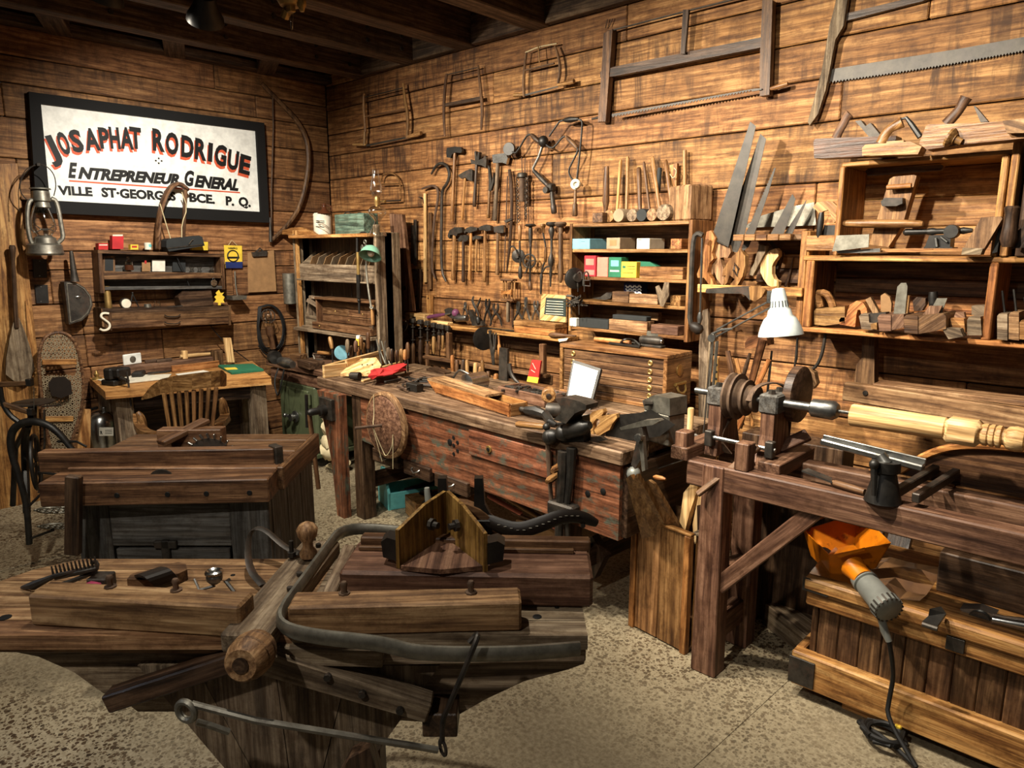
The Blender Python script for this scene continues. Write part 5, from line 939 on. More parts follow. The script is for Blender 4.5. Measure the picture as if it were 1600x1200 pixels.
f = CF(-.10); b = B(); a0, a1 = f(586, 387), f(580, 400); dd = (V((.25, -.45, -.8))).normalized(); b.lathe(f(582, 385), f(582, 385) + dd * .075, [(0, .006), (.05, .022), (.25, .046), (.55, .062), (.9, .070), (1, .075), (1, .070), (.6, .058), (.3, .04)], 22); k = B(); k.ball(f(582, 385) + dd * .05, .026, 10)
q = tb(f, [(574, 402), (572, 412), (573, 430), (576, 455), (580, 480)], 1.8, 8, sm=2); q.tube([f(580, 480), CF(.02)(586, 484)], .012, 8); it('gooseneck_lamp', 'small gooseneck lamp with a mint green dome shade by the cabinet', 'lamp', [('shade', b, 'mint'), ('bulb', k, 'cream'), ('neck', q, 'galv')])
b = pr(YP(3.30), [(608, 334), (628, 335), (645, 486), (623, 486), (618, 440), (614, 400)], Y * .03, Z); q = B(); q.disc(PY(632, 450, 3.299), Y, .016, .004, 14); k = pl(YP(3.30), (616, 400), (619, 401), [(0, 2.5), (1, 2.5)]); pl(YP(3.30), (620, 428), (623, 429), [(0, 2), (1, 2)], b=k)
it('plank_with_hole', 'tall brown plank with a round hole leaning on the wall by the cabinet', 'plank', [('plank', b, 'red'), ('hole', q, 'ink'), ('vial', k, 'cream')])
# file handles and screwdrivers standing in front of the cabinet, in a pale rack
rk = []; ra, rb = H(506, 591, BZ), H(640, 552, BZ); rk_u = (rb - ra).normalized()
zz = .08
b = B(); b.bar(ra + Z * zz * .5 + rk_u * .0, ra + rk_u * .40 + Z * zz * .5, .018, zz); rk.append(('front_board', b, 'pale')); b = B(); b.bar(ra + Z * .04 - BY * .09 * 0, ra + Z * .04 + BY * .16, .018, zz); rk.append(('end_board', b, 'pale')); b = B(); b.bar(ra + BY * .16 + Z * .05, ra + BY * .16 + rk_u * .52 + Z * .05, .018, .10); rk.append(('back_board', b, 'pale'))
it('file_rack', 'pale three sided wooden rack of files at the back left of the bench', 'rack', rk)
hand = [(519, 526, 545, 'ash', 'tilted ash handle behind the white tape reel'), (543, 530, 551, 'grey', 'grey handle second from the left'), (549, 540, 560, 'brown', 'brown ribbed handle'), (556, 532, 550, 'red', 'maroon handle'), (564, 527, 546, 'ash', 'tan knobbed handle'), (568, 535, 556, 'oak', 'short oak handle'), (575, 519, 545, 'brown', 'tall brown egg shaped handle'), (560, 543, 562, 'orange', 'low orange handle'), (607, 543, 562, 'grey', 'slim grey handle'), (612, 545, 565, 'dark', 'dark handle right of the pliers'), (620, 547, 566, 'brown', 'stubby brown handle'), (627, 545, 566, 'ash', 'worn ash handle'), (633, 546, 562, 'pine', 'yellow handle'), (637, 535, 560, 'brown', 'rightmost brown handle')]
for i, (x, ya, yb, mt, lb) in enumerate(hand):
    f = YP(2.78 + .05 * (i % 3)); pb = f(x, yb); pa = f(x - (4 if i == 0 else 0), ya); k = S(pb); b = B(); b.lathe(pb, pa, [(0, 2.2 * k), (.1, 3 * k), (.55, 3.6 * k), (.9, 3 * k), (1, 1.6 * k)], 10); q = B(); bt_ = V((pb.x, pb.y, (BZ if pb.x > -3.88 else CZ) + .01)); q.tube([pb, bt_], 1.2 * k, 6)
    it('file_handle', lb + ' of a file in the pale rack', 'file', [('handle', b, mt), ('shank', q, 'iron')], 'files and drivers in the pale rack')
f = YP(2.86); b = vl(f, 560, [(527, 3.2), (530, 3.6), (531, 3.8), (540, 3.8)], 12); q = vl(f, 560, [(524, 3.4), (529, 3.6)], 12); it('glue_bottle', 'small yellow bottle with white cap among the file handles', 'bottle', [('bottle', b, 'yellow_card'), ('cap', q, 'white_paint')])
f = YP(2.95); b = B(); b.disc(f(534, 551), (EYE - f(534, 551)).normalized() + X * .4, .055, .02, 24); it('tape_reel', 'pale blue white disc standing behind the file handles', 'disc', (b, 'blue_card'))
for i in range(5): b = tb(YP(2.95), [(576 + i * 1.2, 480 + i * 3), (580 + i * 1.4, 552)], .8, 6); it('steel_rod', 'thin tall steel rod standing in the bundle by the cabinet post', 'rod', (b, 'galv'), 'thin rods by the cabinet')
f = YP(2.9); b = vl(f, 583, [(477, 3), (478, 3.4), (487, 3.2), (506, 3), (508, 2)], 10); q = tb(f, [(583, 508), (581, 555)], 1.1, 6); it('long_file', 'long file with a tan handle standing tallest beside the cabinet post', 'file', [('handle', b, 'ash'), ('blade', q, 'iron')])
f = YP(2.88)
for i, (x, y) in enumerate(((592, 530), (600, 533))): b = tb(f, [(x - 4, y), (x, y + 16), (x + 4, y + 40)], 1.3, 6, sm=1); tb(f, [(x + 2, y), (x + 1, y + 16), (x + 10, y + 38)], 1.3, 6, b=b, sm=1); it('tongs', ('left' if i == 0 else 'right') + ' thin steel tongs of the pair beside the file handles', 'tongs', (b, 'galv'))
# clutter on the counter left of the rack
rn = random.Random(11)
for i in range(12):
    x, y = 478 + rn.uniform(0, 30), 552 + rn.uniform(0, 16); a = H(x, y, CZ + .02 + .01 * rn.random()); d = V((rn.uniform(-1, 1), rn.uniform(-1, 1), rn.uniform(-.1, .2))).normalized() * rn.uniform(.06, .14); b = B(); b.tube([a - d * .5, a, a + d * .5], [.004, .008, .005], 6)
    it('iron_scrap', 'small rusty iron fitting in the heap on the corner counter', 'fitting', (b, rn.choice(['iron', 'rust', 'galv'])), 'iron fittings heaped on the counter')
b = B(); b.lathe(H(497, 551, CZ + .06), H(516, 552, CZ + .06), [(0, .015), (1, .015)], 10); it('cardboard_tube', 'short tan dowel lying on the heap at the cabinet foot', 'dowel', (b, 'pine'))
b = B(); b.box(H(467, 563, CZ), .10, .09, .05, rz(20)); it('brown_block', 'small brown wooden block at the foot of the cabinet left post', 'block', (b, 'brown'))
b = B(); b.box(H(486, 574, CZ), .22, .12, .05, rz(-8)); it('tray', 'dark brown shallow tray on the corner counter', 'tray', (b, 'dark'))
# grinder on the counter edge by the safe
c0 = H(444, 572, .76); b = B(); b.lathe(c0 + V((-.06, 0, .03)), c0 + V((.16, -.02, .03)), [(0, .02), (.1, .035), (.6, .04), (.8, .03), (1, .025)], 14); q = B(); q.lathe(c0 + V((-.10, -.03, .06)), c0 + V((-.06, -.03, .06)), [(0, .05), (1, .05)], 18); k = B(); k.tube(smooth([c0 + V(v) for v in ((-.05, -.02, -.02), (.0, -.09, -.10), (.06, -.10, -.22), (.12, -.10, -.12), (.14, -.08, 0))], 2), .006, 6)
it('electric_grinder', 'old chrome electric grinder with a black cord lying on top of the safe', 'grinder', [('motor', b, 'steel'), ('wheel', q, 'black'), ('cord', k, 'rubber')])
# cloth and rope beside the bench leg
rn = random.Random(6)
for i, (x, y, z) in enumerate(((512, 640, .42), (518, 668, .30), (515, 690, .2), (520, 655, .36), (513, 705, .12))):
    c0 = PV(x, y, 4.95); b = B(); b.ball(c0, .075, 12, (1.1, .8, .8)); b.v = [p + V((rn.uniform(-.012, .012), rn.uniform(-.012, .012), rn.uniform(-.012, .012))) for p in b.v]
    if i == 0: cl = b
    else: n0 = len(cl.v); cl.v += b.v; cl.g += b.g; cl.sm += b.sm; cl.f += [tuple(k + n0 for k in f_) for f_ in b.f]
it('canvas_bundle', 'crumpled cream canvas bundle hanging behind the left bench leg', 'canvas', (cl, 'cloth'))
b = B()
for i in range(5): c0 = H(526 + i * 2.5, 728 - i * 1.2, .01 + .012 * i); b.tube([c0 + V((math.cos(t) * (.09 - .008 * i), math.sin(t) * (.07 - .006 * i), .008 * math.sin(3 * t + i))) for t in [k * PI / 9 for k in range(18)]], .008, 6, True)
b.tube(smooth([H(525, 735, .01), H(538, 745, .01), H(545, 765, .01), H(536, 772, .01)], 2), .008, 6); it('rope_coil', 'loose coil of pale rope on the floor by the left bench leg', 'rope', (b, 'rope'))
# ================= tool ledge on the right wall
LZ = 1.08; LD = .15; lg = []
b = B(); b.bar(V((-4.30, WY - LD / 2, LZ - .014)), V((-2.67, WY - LD / 2, LZ - .014)), LD, .028, Z, .004); lg.append(('board', b, 'pine'))
b = B(); b.bar(V((-4.30, WY - .02, LZ - .08)), V((-2.67, WY - .02, LZ - .08)), .03, .09, Z, .003); lg.append(('cleat', b, 'brown'))
for x in (-3.55, -2.72): b = B(); b.bar(V((x, 3.17, BZ)), V((x, 3.17, LZ - .028)), .035, .035, Y); lg.append(('post', b, 'brown'))
it('tool_ledge', 'long pale wooden ledge below the wall tools carrying planes and pliers', 'ledge', lg)
f = WP(.035)
def flat(fn, pts, t=.012, gr=None): return pr(fn, pts, Y * t, gr)
def handle(a, c, w, n=8): return pl(f, a, c, [(0, w * .7), (.1, w * .85), (.5, w * .8), (.85, w), (.97, w), (1, w * .7)], n)
# wrecking bars
b = tb(f, [(674, 272), (681, 259), (690, 254), (699, 259), (703, 273), (699, 287), (691, 296), (690, 320), (689, 422), (697, 440)], [1.5, 2.2, 2.4, 2.5, 2.5, 2.5, 2.5, 2.5, 2.3, 1.4], 8, sm=2); it('wrecking_bar', 'large gooseneck iron wrecking bar, the taller of the two', 'crowbar', (b, 'iron'), 'wrecking bars')
b = tb(f, [(659, 295), (670, 291), (679, 290), (685, 297), (684, 315), (678, 345), (674, 420), (680, 435)], [1.2, 1.8, 2.1, 2.2, 2.2, 2.1, 2, 1.2], 8, sm=2); it('wrecking_bar', 'smaller iron pry bar left of the large gooseneck bar', 'crowbar', (b, 'rust'), 'wrecking bars')
b = flat(WP(.02), rect(661.5, 302, 665.5, 441), .01, Z); it('pale_rule', 'pale yellow wooden rule hanging left of the pry bar', 'rule', (b, 'pale'))
b = tb(WP(.02), [(654, 308), (661, 309), (662, 318)], .8, 5, sm=1); it('small_hook', 'small dark iron hook at the top of the pale rule', 'hook', (b, 'iron'))
b = flat(WP(.02), rect(669, 332, 673.5, 452), .012, Z); it('brown_rule', 'dark brown long rule between pale rule and pry bar', 'rule', (b, 'brown'))
for i, (x, y0, y1) in enumerate(((644, 352, 412), (648, 343, 415))): b = flat(WP(.015 + .01 * i), rect(x - 2, y0, x + 2.5, y1), .006, Z); it('steel_strip', ('left shorter', 'right longer')[i] + ' dark steel strip hanging right of the leaning plank', 'strip', (b, 'iron'))
b = flat(WP(.03), [(642, 430), (651, 420), (653, 422), (651, 438), (643, 435)], .01); q = flat(WP(.03), [(653, 420), (658, 422), (655, 483), (650, 483)], .012, Z); it('try_square', 'old try square with pitted blade and dark stock', 'square', [('blade', b, 'steel'), ('stock', q, 'dark')])
b = flat(WP(.03), rect(666, 461, 674, 500), .02, Z); q = B(); q.disc(W(669, 466, .031), Y, .006, .003, 8); it('drilled_stick', 'short pale stick with a hole standing on the ledge', 'stick', [('stick', b, 'pine'), ('hole', q, 'ink')])
# axes and hatchets, upper row
def axe(label, head, ha, hc, hw, hm='iron', wm='ash', edge=None, cat='hatchet', g='axes and hatchets on the wall', name='hatchet', ht=.022):
    ps = [('head', flat(WP(.05), head, ht), hm), ('handle', handle(ha, hc, hw), wm)]
    if edge: ps.append(('cutting_edge', flat(WP(.048), edge, ht * .7), 'bright'))
    it(name, label, cat, ps, g)
axe('broad axe with a black bearded head and long brown handle, leftmost of the axes', [(698, 231), (711, 229), (720, 230), (722, 236), (720, 239), (710, 238), (706, 241), (704, 247), (698, 246), (697, 238)], (711, 236), (706, 346), 3.2, 'black', 'oak', cat='axe', name='broad_axe')
axe('small grey hatchet with a pale slim handle beside the broad axe', [(715, 274), (727, 267), (734, 264), (738, 266), (738, 283), (731, 281), (727, 277), (720, 279)], (727, 275), (722, 344), 2.3, 'iron', 'pine')
axe('claw topped lathing hatchet with a dark handle and bright rounded edge', [(735, 249), (742, 252), (741, 237), (743, 236), (745, 246), (747, 237), (749, 238), (748, 250), (755, 247), (758, 243), (760, 250), (759, 262), (752, 258), (736, 256)], (745, 255), (741, 323), 3.1, 'iron', 'dark', [(757, 244), (759.5, 246), (760, 254), (758, 262), (757, 255)])
b = flat(WP(.05), [(762, 258), (765, 262), (767, 278), (768, 288), (771, 270), (771, 285), (767, 298), (763, 298), (764, 285)], .016, Z); q = handle((765, 296), (763, 341), 2.9); it('nail_puller', 'split iron nail puller with a round wooden handle between two axes', 'nail puller', [('jaw', b, 'iron'), ('handle', q, 'oak')])
axe('camp axe with bright polished head and pale grey handle, right of the nail puller', [(769, 242), (780, 240), (790, 239), (793, 247), (791, 256), (784, 254), (770, 255)], (778, 254), (773, 345), 3.9, 'bright', 'grey', [(790, 239), (793.5, 247), (791, 257), (789, 248)], 'axe', name='camp_axe')
b = tb(f, [(796, 265), (799, 290), (800, 330), (797, 380), (792, 425)], [2.8, 3, 3, 2.5, 1], 8, sm=1); q = tb(WP(.02), [(793, 275), (791, 340), (788, 424)], 1.1, 6); k = flat(WP(.05), [(787, 345), (797, 341), (800, 343), (790, 348)], .02); it('bow_stave', 'long dark bent stave with cross piece right of the camp axe', 'stave', [('stave', b, 'dark'), ('rod', q, 'rust'), ('cross_piece', k, 'iron')])
# chain hoist
b = vl(WP(.06), 816, [(270, 6.5), (272, 8), (277, 8), (278, 6.5)], 14); q = vl(WP(.06), 816, [(277, 5), (312, 5), (315, 4)], 14); k = B()
for x, y1 in ((807, 352), (812, 345), (821, 345), (825, 348)): tb(WP(.05), [(x, 276), (x + .5, 310), (x + 1, y1)], .75, 5, b=k)
h = tb(WP(.05), [(816, 270), (815, 246)], .8, 5); tb(WP(.05), [(820, 270), (820.5, 247)], .8, 5, b=h)
k2 = B()
for i in range(14): k2.ring(W(808 + .15 * i, 280 + 5 * i, .07), Y if i % 2 else X, .009, .0028, 8, 5); k2.ring(W(822 - .05 * i, 280 + 4.6 * i, .07), X if i % 2 else Y, .009, .0028, 8, 5)
it('chain_hoist', 'small iron chain hoist with hanging chains left of the braces', 'hoist', [('yoke', b, 'iron'), ('cylinder', q, 'rust'), ('rods', k, 'rust'), ('hanger', h, 'rust'), ('chain', k2, 'iron')])
# braces
def brace(label, parts): it('bit_brace', label, 'brace', parts, 'carpenter braces on the wall')
f2 = WP(.07)
b = tb(f2, [(798, 234), (803, 239), (808, 238), (822, 213), (827, 210), (831, 211)], 1.5, 7, sm=1); q = pl(f2, (830, 210), (843, 223), [(0, 2), (.2, 3.6), (.6, 4.2), (.9, 3), (1, 2)]); k = B(); k.disc(f2(796, 233), (Y * -1 + X * .3), .04, .025, 16); j = B(); j.ball(f2(849, 221), .032, 12, (1, 1, 1.1))
brace('black brace stretched sideways with its round head at the left', [('crank', b, 'black'), ('grip', q, 'dark'), ('head', k, 'black'), ('chuck', j, 'black')])
b = tb(WP(.06), [(847, 230), (842, 245), (833, 263), (835, 269)], 2.3, 7); q = pl(WP(.06), (834, 267), (862, 296), [(0, 3), (.2, 3.4), (.5, 4), (.8, 3.4), (1, 3)]); k = B(); k.box(W(861, 300, .05), .05, .05, .05, None, .01); k.disc(W(854, 297, .08), Y, .02, .03, 12); h = pl(WP(.06), (862, 300), (866, 334), [(0, 3.3), (.6, 4), (.65, 4.8), (.95, 4.6), (1, 3)])
brace('heavy steel ratchet brace hanging in the middle with a thick chuck', [('crank', b, 'steel'), ('grip', q, 'iron'), ('ratchet', k, 'iron'), ('head', h, 'iron')])
b = tb(f2, [(853, 226), (860, 231), (866, 230), (878, 215), (883, 213)], 1.5, 7, sm=1); tb(f2, [(902, 230), (903, 236), (895, 252), (888, 266), (891, 276), (896, 282)], 1.5, 7, b=b, sm=1); q = pl(f2, (884, 213), (902, 232), [(0, 2), (.2, 3.4), (.6, 4.3), (.9, 3), (1, 2)])
brace('black brace with a brown wooden grip just above the white dial', [('crank', b, 'black'), ('grip', q, 'brown')])
b = tb(WP(.08), [(858, 213), (874, 190), (880, 188)], 1.5, 7); tb(WP(.08), [(902, 186), (909, 188), (910, 195), (905, 250), (901, 282)], 1.5, 7, b=b, sm=1); q = pl(WP(.08), (880, 188), (904, 186), [(0, 1.8), (.2, 3.8), (.5, 4.6), (.9, 3), (1, 2)]); k = B(); k.disc(W(899.5, 288, .085), Y * -1 + X * .45, .03, .02, 18); k.ring(W(899.5, 288, .10), Y * -1 + X * .45, .018, .005, 16, 6); h = pl(WP(.08), (899, 296), (898, 338), [(0, 2.2), (.5, 2.6), (.55, 4), (.95, 4.8), (1, 3.5)])
brace('topmost brace with long black frame, white dial and dark wooden handle', [('crank', b, 'black'), ('grip', q, 'black'), ('dial', k, 'cream'), ('handle', h, 'brown')])
# hammers, second row
def hammer(label, head, ha, hc, hw, wm, hm='iron'): it('hammer', label, 'hammer', [('head', flat(WP(.05), head, .028), hm), ('handle', handle(ha, hc, hw), wm)], 'hammers in the lower row')
hammer('large claw hammer with thick pale handle, leftmost of the lower row', [(699, 369), (702, 360), (710, 355), (721, 355), (722, 363), (715, 365), (713, 369), (708, 367), (703, 367), (702, 373)], (710, 366), (708, 438), 3.5, 'ash')
hammer('claw hammer with a black flaking handle and small dark head', [(715, 374), (719, 368), (726, 367), (732, 370), (731, 375), (726, 378), (722, 375), (717, 378)], (724, 375), (724, 441), 3, 'dark')
hammer('pale handled claw hammer between the black one and the tack hammer', [(725, 362), (729, 356), (735, 354), (746, 356), (745, 360), (738, 362), (733, 364), (728, 362), (726, 365)], (736, 361), (734, 438), 2.7, 'pine')
hammer('small tack hammer with a short thin handle', [(738, 371), (743, 368), (752, 369), (752, 373), (746, 374), (742, 373), (739, 376)], (745, 372), (744, 425), 2, 'ash')
hammer('ball peen hammer with a brown handle', [(747, 356), (752, 353), (760, 351), (766, 353), (767, 360), (760, 361), (754, 359), (749, 360)], (758, 359), (757, 441), 3.2, 'oak')
axe('short broad hatchet with bright edge hanging at the right end of the lower row', [(771, 354), (778, 353), (786, 352), (786, 364), (772, 363)], (778, 362), (777, 430), 3.2, 'iron', 'brown', [(785, 352), (787, 353), (787, 363), (785, 364)], g='hammers in the lower row')
# hand drills
def hd(label, ps): it('hand_drill', label, 'hand drill', ps, 'hand drills below the braces')
f = WP(.07)
b = pl(f, (812, 352), (812, 376), [(0, 2), (.2, 3.5), (.8, 3), (1, 2)]); q = B(); q.disc(f(810, 400), Y * -1 + X * .5, .043, .012, 22); q.disc(f(810, 400) - Y * .012, Y * -1 + X * .5, .015, .02, 10); k = tb(f, [(812, 376), (813, 420)], 1.6, 7); h = pl(f, (813, 416), (813, 436), [(0, 2), (.3, 3.4), (.8, 3.4), (1, 1.5)]); j = tb(WP(.09), [(810, 400), (805, 387), (800, 384), (797, 388)], 1.3, 6, sm=1)
hd('geared hand drill with solid disc wheel, leftmost of the drills', [('handle', b, 'oak'), ('gear_wheel', q, 'iron'), ('shaft', k, 'iron'), ('chuck', h, 'iron'), ('crank', j, 'iron')])
b = pl(f, (829, 350), (829, 385), [(0, 7), (.06, 9), (.1, 8), (.14, 2.5), (.3, 3.6), (.7, 3.2), (.9, 2), (1, 2.4)]); q = B(); c0 = f(827, 408); ax = (Y * -1 + X * .3).normalized(); q.ring(c0, ax, .042, .006, 24, 6); u_ = ax.orthogonal().normalized(); v_ = ax.cross(u_); sp = []
for i in range(5): a = i * 2 * PI / 5; k = B(); k.tube([c0, c0 + (u_ * math.cos(a) + v_ * math.sin(a)) * .042], .004, 5); sp.append(('spoke', k, 'iron'))
k = tb(f, [(829, 384), (828, 440)], 1.8, 7); h = pl(f, (828, 440), (829, 454), [(0, 2), (.3, 3.6), (.8, 3.4), (1, 1.5)]); j = tb(WP(.10), [(827, 408), (822, 425), (820, 427)], 1.5, 6)
hd('breast drill with a spoked gear wheel and mushroom top', [('breast_knob', b, 'iron'), ('gear_wheel', q, 'iron', sp), ('shaft', k, 'iron'), ('chuck', h, 'brown'), ('crank', j, 'iron')])
b = tb(f, [(848, 360), (850, 372), (853, 385), (851, 395), (852, 408), (848, 416), (846, 430)], 1.5, 7, sm=2); q = pl(f, (848, 350), (849, 364), [(0, 4), (.2, 5), (.5, 2.5), (1, 2)]); k = pl(f, (853, 386), (852, 410), [(0, 1.8), (.4, 2.8), (.8, 2.6), (1, 1.8)]); h = pl(f, (846, 428), (845, 460), [(0, 2), (.15, 3), (.3, 2.2), (.9, 1.8), (1, 1)])
hd('slim bent wooden brace left of the bulbous one', [('frame', b, 'iron'), ('head', q, 'oak'), ('grip', k, 'oak'), ('bit', h, 'iron')])
b = pl(f, (862, 347), (862, 372), [(0, 8), (.1, 9.5), (.2, 8.5), (.3, 3), (.5, 5), (.7, 4), (1, 2.4)]); q = pl(f, (862, 372), (860, 448), [(0, 2), (.3, 1.8), (.35, 3), (.45, 5.4), (.55, 4), (.6, 2), (.75, 2.8), (.8, 1.8), (1, 1.2)]); k = tb(f, [(848, 425), (852, 417), (860, 416), (862, 424)], 1.4, 6, sm=1)
hd('dark breast brace with wide cap and bulbous shaft', [('cap', b, 'iron'), ('shaft', q, 'iron'), ('side_bar', k, 'iron')])
b = pl(f, (876, 347), (876, 365), [(0, 8), (.15, 10), (.35, 8), (.45, 3.4), (1, 3.4)]); q = pl(f, (876, 365), (876, 442), [(0, 3.4), (.1, 4.2), (.3, 3.6), (.38, 4.4), (.55, 3.4), (.65, 4.6), (.8, 4.8), (.92, 4), (1, 1.5)])
hd('thick brown turned breast drill next to the bookcase', [('cap', b, 'rust'), ('body', q, 'brown')])
# ledge items (stand on the ledge)
fl2 = WP(.10)
b = B(); b.box(V((W(650, 497, .13).x, WY - .10, LZ)), .22, .09, .06, None, .004); q = B(); q.box(V((W(650, 497, .13).x, WY - .147, LZ + .025)), .03, .004, .012, None, 0); it('pine_block', 'pale pine plane block with a slot on the left of the ledge', 'block', [('block', b, 'pale'), ('slot', q, 'ink')])
b = pl(WP(.12), (668, 496), (696, 491), [(0, 2), (.1, 3), (.6, 3.2), (.8, 2.4), (1, 2)]); q = pl(WP(.12), (696, 491), (704, 490), [(0, 2), (1, 1)]); it('purple_handled_tool', 'tool with a purple painted wooden handle lying on the ledge', 'tool', [('handle', b, 'purple'), ('shank', q, 'steel')])
b = B(); b.ball(W(712, 489, .10), .028, 12); q = flat(WP(.11), [(694, 484), (700, 481), (712, 487), (716, 494), (706, 498), (697, 492)], .03); it('router_plane', 'small iron plane with a maroon ball knob on the ledge', 'plane', [('knob', b, 'purple'), ('body', q, 'iron')])
b = B(); b.box(V((W(690, 502, .13).x, WY - .13, LZ)), .20, .05, .022, rz(-4)); it('pale_wedge', 'pale wooden wedge lying near the front edge of the ledge', 'wedge', (b, 'pale'))
b = B(); b.lathe(W(712, 498, .10), W(730, 497, .10), [(0, .02), (.1, .024), (.9, .024), (1, .02)], 12); it('small_roller', 'small grey steel roller beside the wedge on the ledge', 'roller', (b, 'steel'))
b = flat(WP(.11), [(731, 486), (734, 484), (740, 494), (752, 503), (755, 509), (738, 509)], .03); q = pl(WP(.11), (747, 496), (748, 505), [(0, 3.5), (.3, 4.5), (1, 4)]); it('bullnose_plane', 'small sloped iron plane with a black knob on the ledge', 'plane', [('body', b, 'iron'), ('knob', q, 'black')])
def pliers(label, x, yt, yb, hw, mt, jaw=3, name='pliers', spread=8, curl=0):
    ym = yt + (yb - yt) * .42; fn = WP(.035); b = B()
    tb(fn, [(x - jaw * .4, yt), (x - jaw * .7, (yt + ym) / 2), (x, ym), (x + spread * .7, (ym + yb) / 2 - 2), (x + spread - curl, yb)], [hw * .8, hw * 1.3, hw * 1.5, hw, hw * .8], 6, b=b, sm=1)
    tb(fn, [(x + jaw * .4, yt), (x + jaw * .7, (yt + ym) / 2), (x, ym), (x - spread * .7, (ym + yb) / 2 - 2), (x - spread + curl, yb)], [hw * .8, hw * 1.3, hw * 1.5, hw, hw * .8], 6, b=b, sm=1)
    q = B(); q.disc(fn(x, ym) - Y * .012, Y, .009, .008, 8); it(name, label, 'pliers', [('jaws', b, mt), ('rivet', q, 'steel')], 'pliers standing on the ledge')
pliers('slim steel pincers standing leftmost behind the bullnose plane', 727, 472, 497, 1.1, 'steel', 2, spread=4)
b = tb(WP(.04), [(740, 463), (738, 469), (741, 478), (746, 486), (748, 496)], [1.2, 2, 2.2, 1.4, 1.2], 6, sm=1); q = flat(WP(.045), [(744, 478), (749, 467), (750, 465), (749, 472), (745, 481)], .01); k = tb(WP(.04), [(744, 482), (742, 494), (744, 503)], 1.4, 6, sm=1); it('pruning_shears', 'curved pruning shears standing open behind the bullnose plane', 'shears', [('blade', q, 'iron'), ('handle', b, 'steel'), ('handle', k, 'iron')])
pliers('black nipper pliers with square jaws', 762, 467, 507, 1.5, 'black', 5, spread=6)
pliers('round jawed pincers with wide curved handles', 775, 474, 509, 1.6, 'iron', 6, spread=9)
pliers('dark long handled pliers left of the bright pair', 810, 471, 511, 1.5, 'iron', 3, spread=9)
pliers('bright needle nose pliers', 822, 464, 505, 1.5, 'steel', 2, spread=6)
pliers('grey slip joint pliers nearest the framed slate', 838, 470, 505, 1.7, 'steel', 5, spread=7)
ps = []
for y in (437, 468): b = B(); b.box(W(795, y, .06) - Z * .008, .11, .05, .014, None, .003); ps.append(('end_plate', b, 'brown'))
for x in (787, 791, 800, 804): ps.append(('dowel', pl(WP(.06), (x, 438), (x, 469), [(0, 1.2), (.5, 1.6), (1, 1.2)], 8), 'ash'))
ps.append(('handle', pl(WP(.06), (794, 469), (794, 503), [(0, 2.4), (.2, 3), (.9, 3.2), (1, 2.4)]), 'grey')); ps.append(('cross_brace', flat(WP(.09), [(783, 454), (790, 455), (799, 452), (799, 461), (790, 459), (783, 461)], .01), 'orange'))
it('line_winder', 'wooden spindled line winder with a round handle among the pliers', 'winder', ps)
# framed slate, box, file
b = flat(WP(.06), [(846, 459), (884, 462), (884, 504), (843, 500)], .015); q = flat(WP(.062), [(853, 465), (884, 467), (884, 495), (850, 491)], .002)
fs_ = it('framed_notice', 'pale framed dark notice leaning on the wall beside the bookcase', 'notice', [('frame', b, 'pale'), ('panel', q, 'chalk_green')])
for y in (470, 474, 478, 482, 486, 490): b = B(); b.bar(W(855 - (y - 465) * .1, y, .0625), W(880 if y % 4 else 874, y + 1.5, .0625), .0035, .0006, Y, 0); obj('chalk_line', b, 'cream', fs_)
c0 = W(838, 526, .12); b = B(); b.box(V((c0.x, WY - .085, LZ)), .34, .12, .045, None, .004); q = B(); q.box(V((c0.x + .0, WY - .085, LZ + .046)), .345, .125, .03, None, .004); it('orange_box', 'low orange brown lidded wooden box on the ledge', 'box', [('box', b, 'orange'), ('lid', q, 'oak')])
b = pl(WP(.15), (858, 523), (900, 525), [(0, 2), (.08, 4), (.25, 4.6), (.5, 3), (.6, 2.4), (1, 1.2)]); it('wooden_awl', 'brown wooden handled tool lying across ledge end and chest', 'awl', (b, 'brown'))
for i in range(7): a = V((-3.35 + .09 * i + .03 * (i % 2), WY - .11 - .01 * (i % 3), LZ + .006)); b = B(); b.bar(a, a + V((.14, -.02 + .01 * i, .003)), .012, .008); it('small_file', ('first', 'second', 'third', 'fourth', 'fifth', 'sixth', 'seventh')[i] + ' from the left of the small dark files lying on the ledge', 'file', (b, 'iron'), 'small files lying on the ledge')
# hanging under the ledge: collared chisels
for i, (x, y0, y1, w_) in enumerate(((645, 497, 582, 4), (657, 499, 569, 3.5), (668, 501, 579, 3.4), (678, 504, 553, 3), (686, 506, 547, 2.6), (692, 507, 546, 2.4), (700, 509, 530, 2))):
    fn = YP(WY - LD - .03); ym = y0 + (y1 - y0) * .5; b = B(); p = fn(x, y0 + 8); b.box(p, .05 - .003 * i, .035, .035, None, .006); q = tb(fn, [(x, y0 + 6), (x, ym)], 1.5, 7); k = pl(fn, (x, ym - 3), (x, y1), [(0, w_ * .7), (.1, w_), (.5, w_ * 1.05), (.85, w_ * .9), (1, w_ * .4)]); rr = B()
    for yy in (y0 + 14, y0 + (ym - y0) * .8): rr.ring(fn(x, yy), Z, w_ * .9 * S(fn(x, yy)), .004, 12, 6)
    it('socket_chisel', ('first', 'second', 'third', 'fourth', 'fifth', 'sixth', 'seventh')[i] + ' from the left of the collared chisels hanging under the ledge', 'chisel', [('socket', b, 'iron'), ('shank', q, 'iron'), ('handle', k, ('brown', 'dark', 'brown', 'ash', 'brown', 'ash', 'grey')[i]), ('collar', rr, 'iron')], 'collared chisels hung under the ledge')
fn = YP(WY - LD - .05)
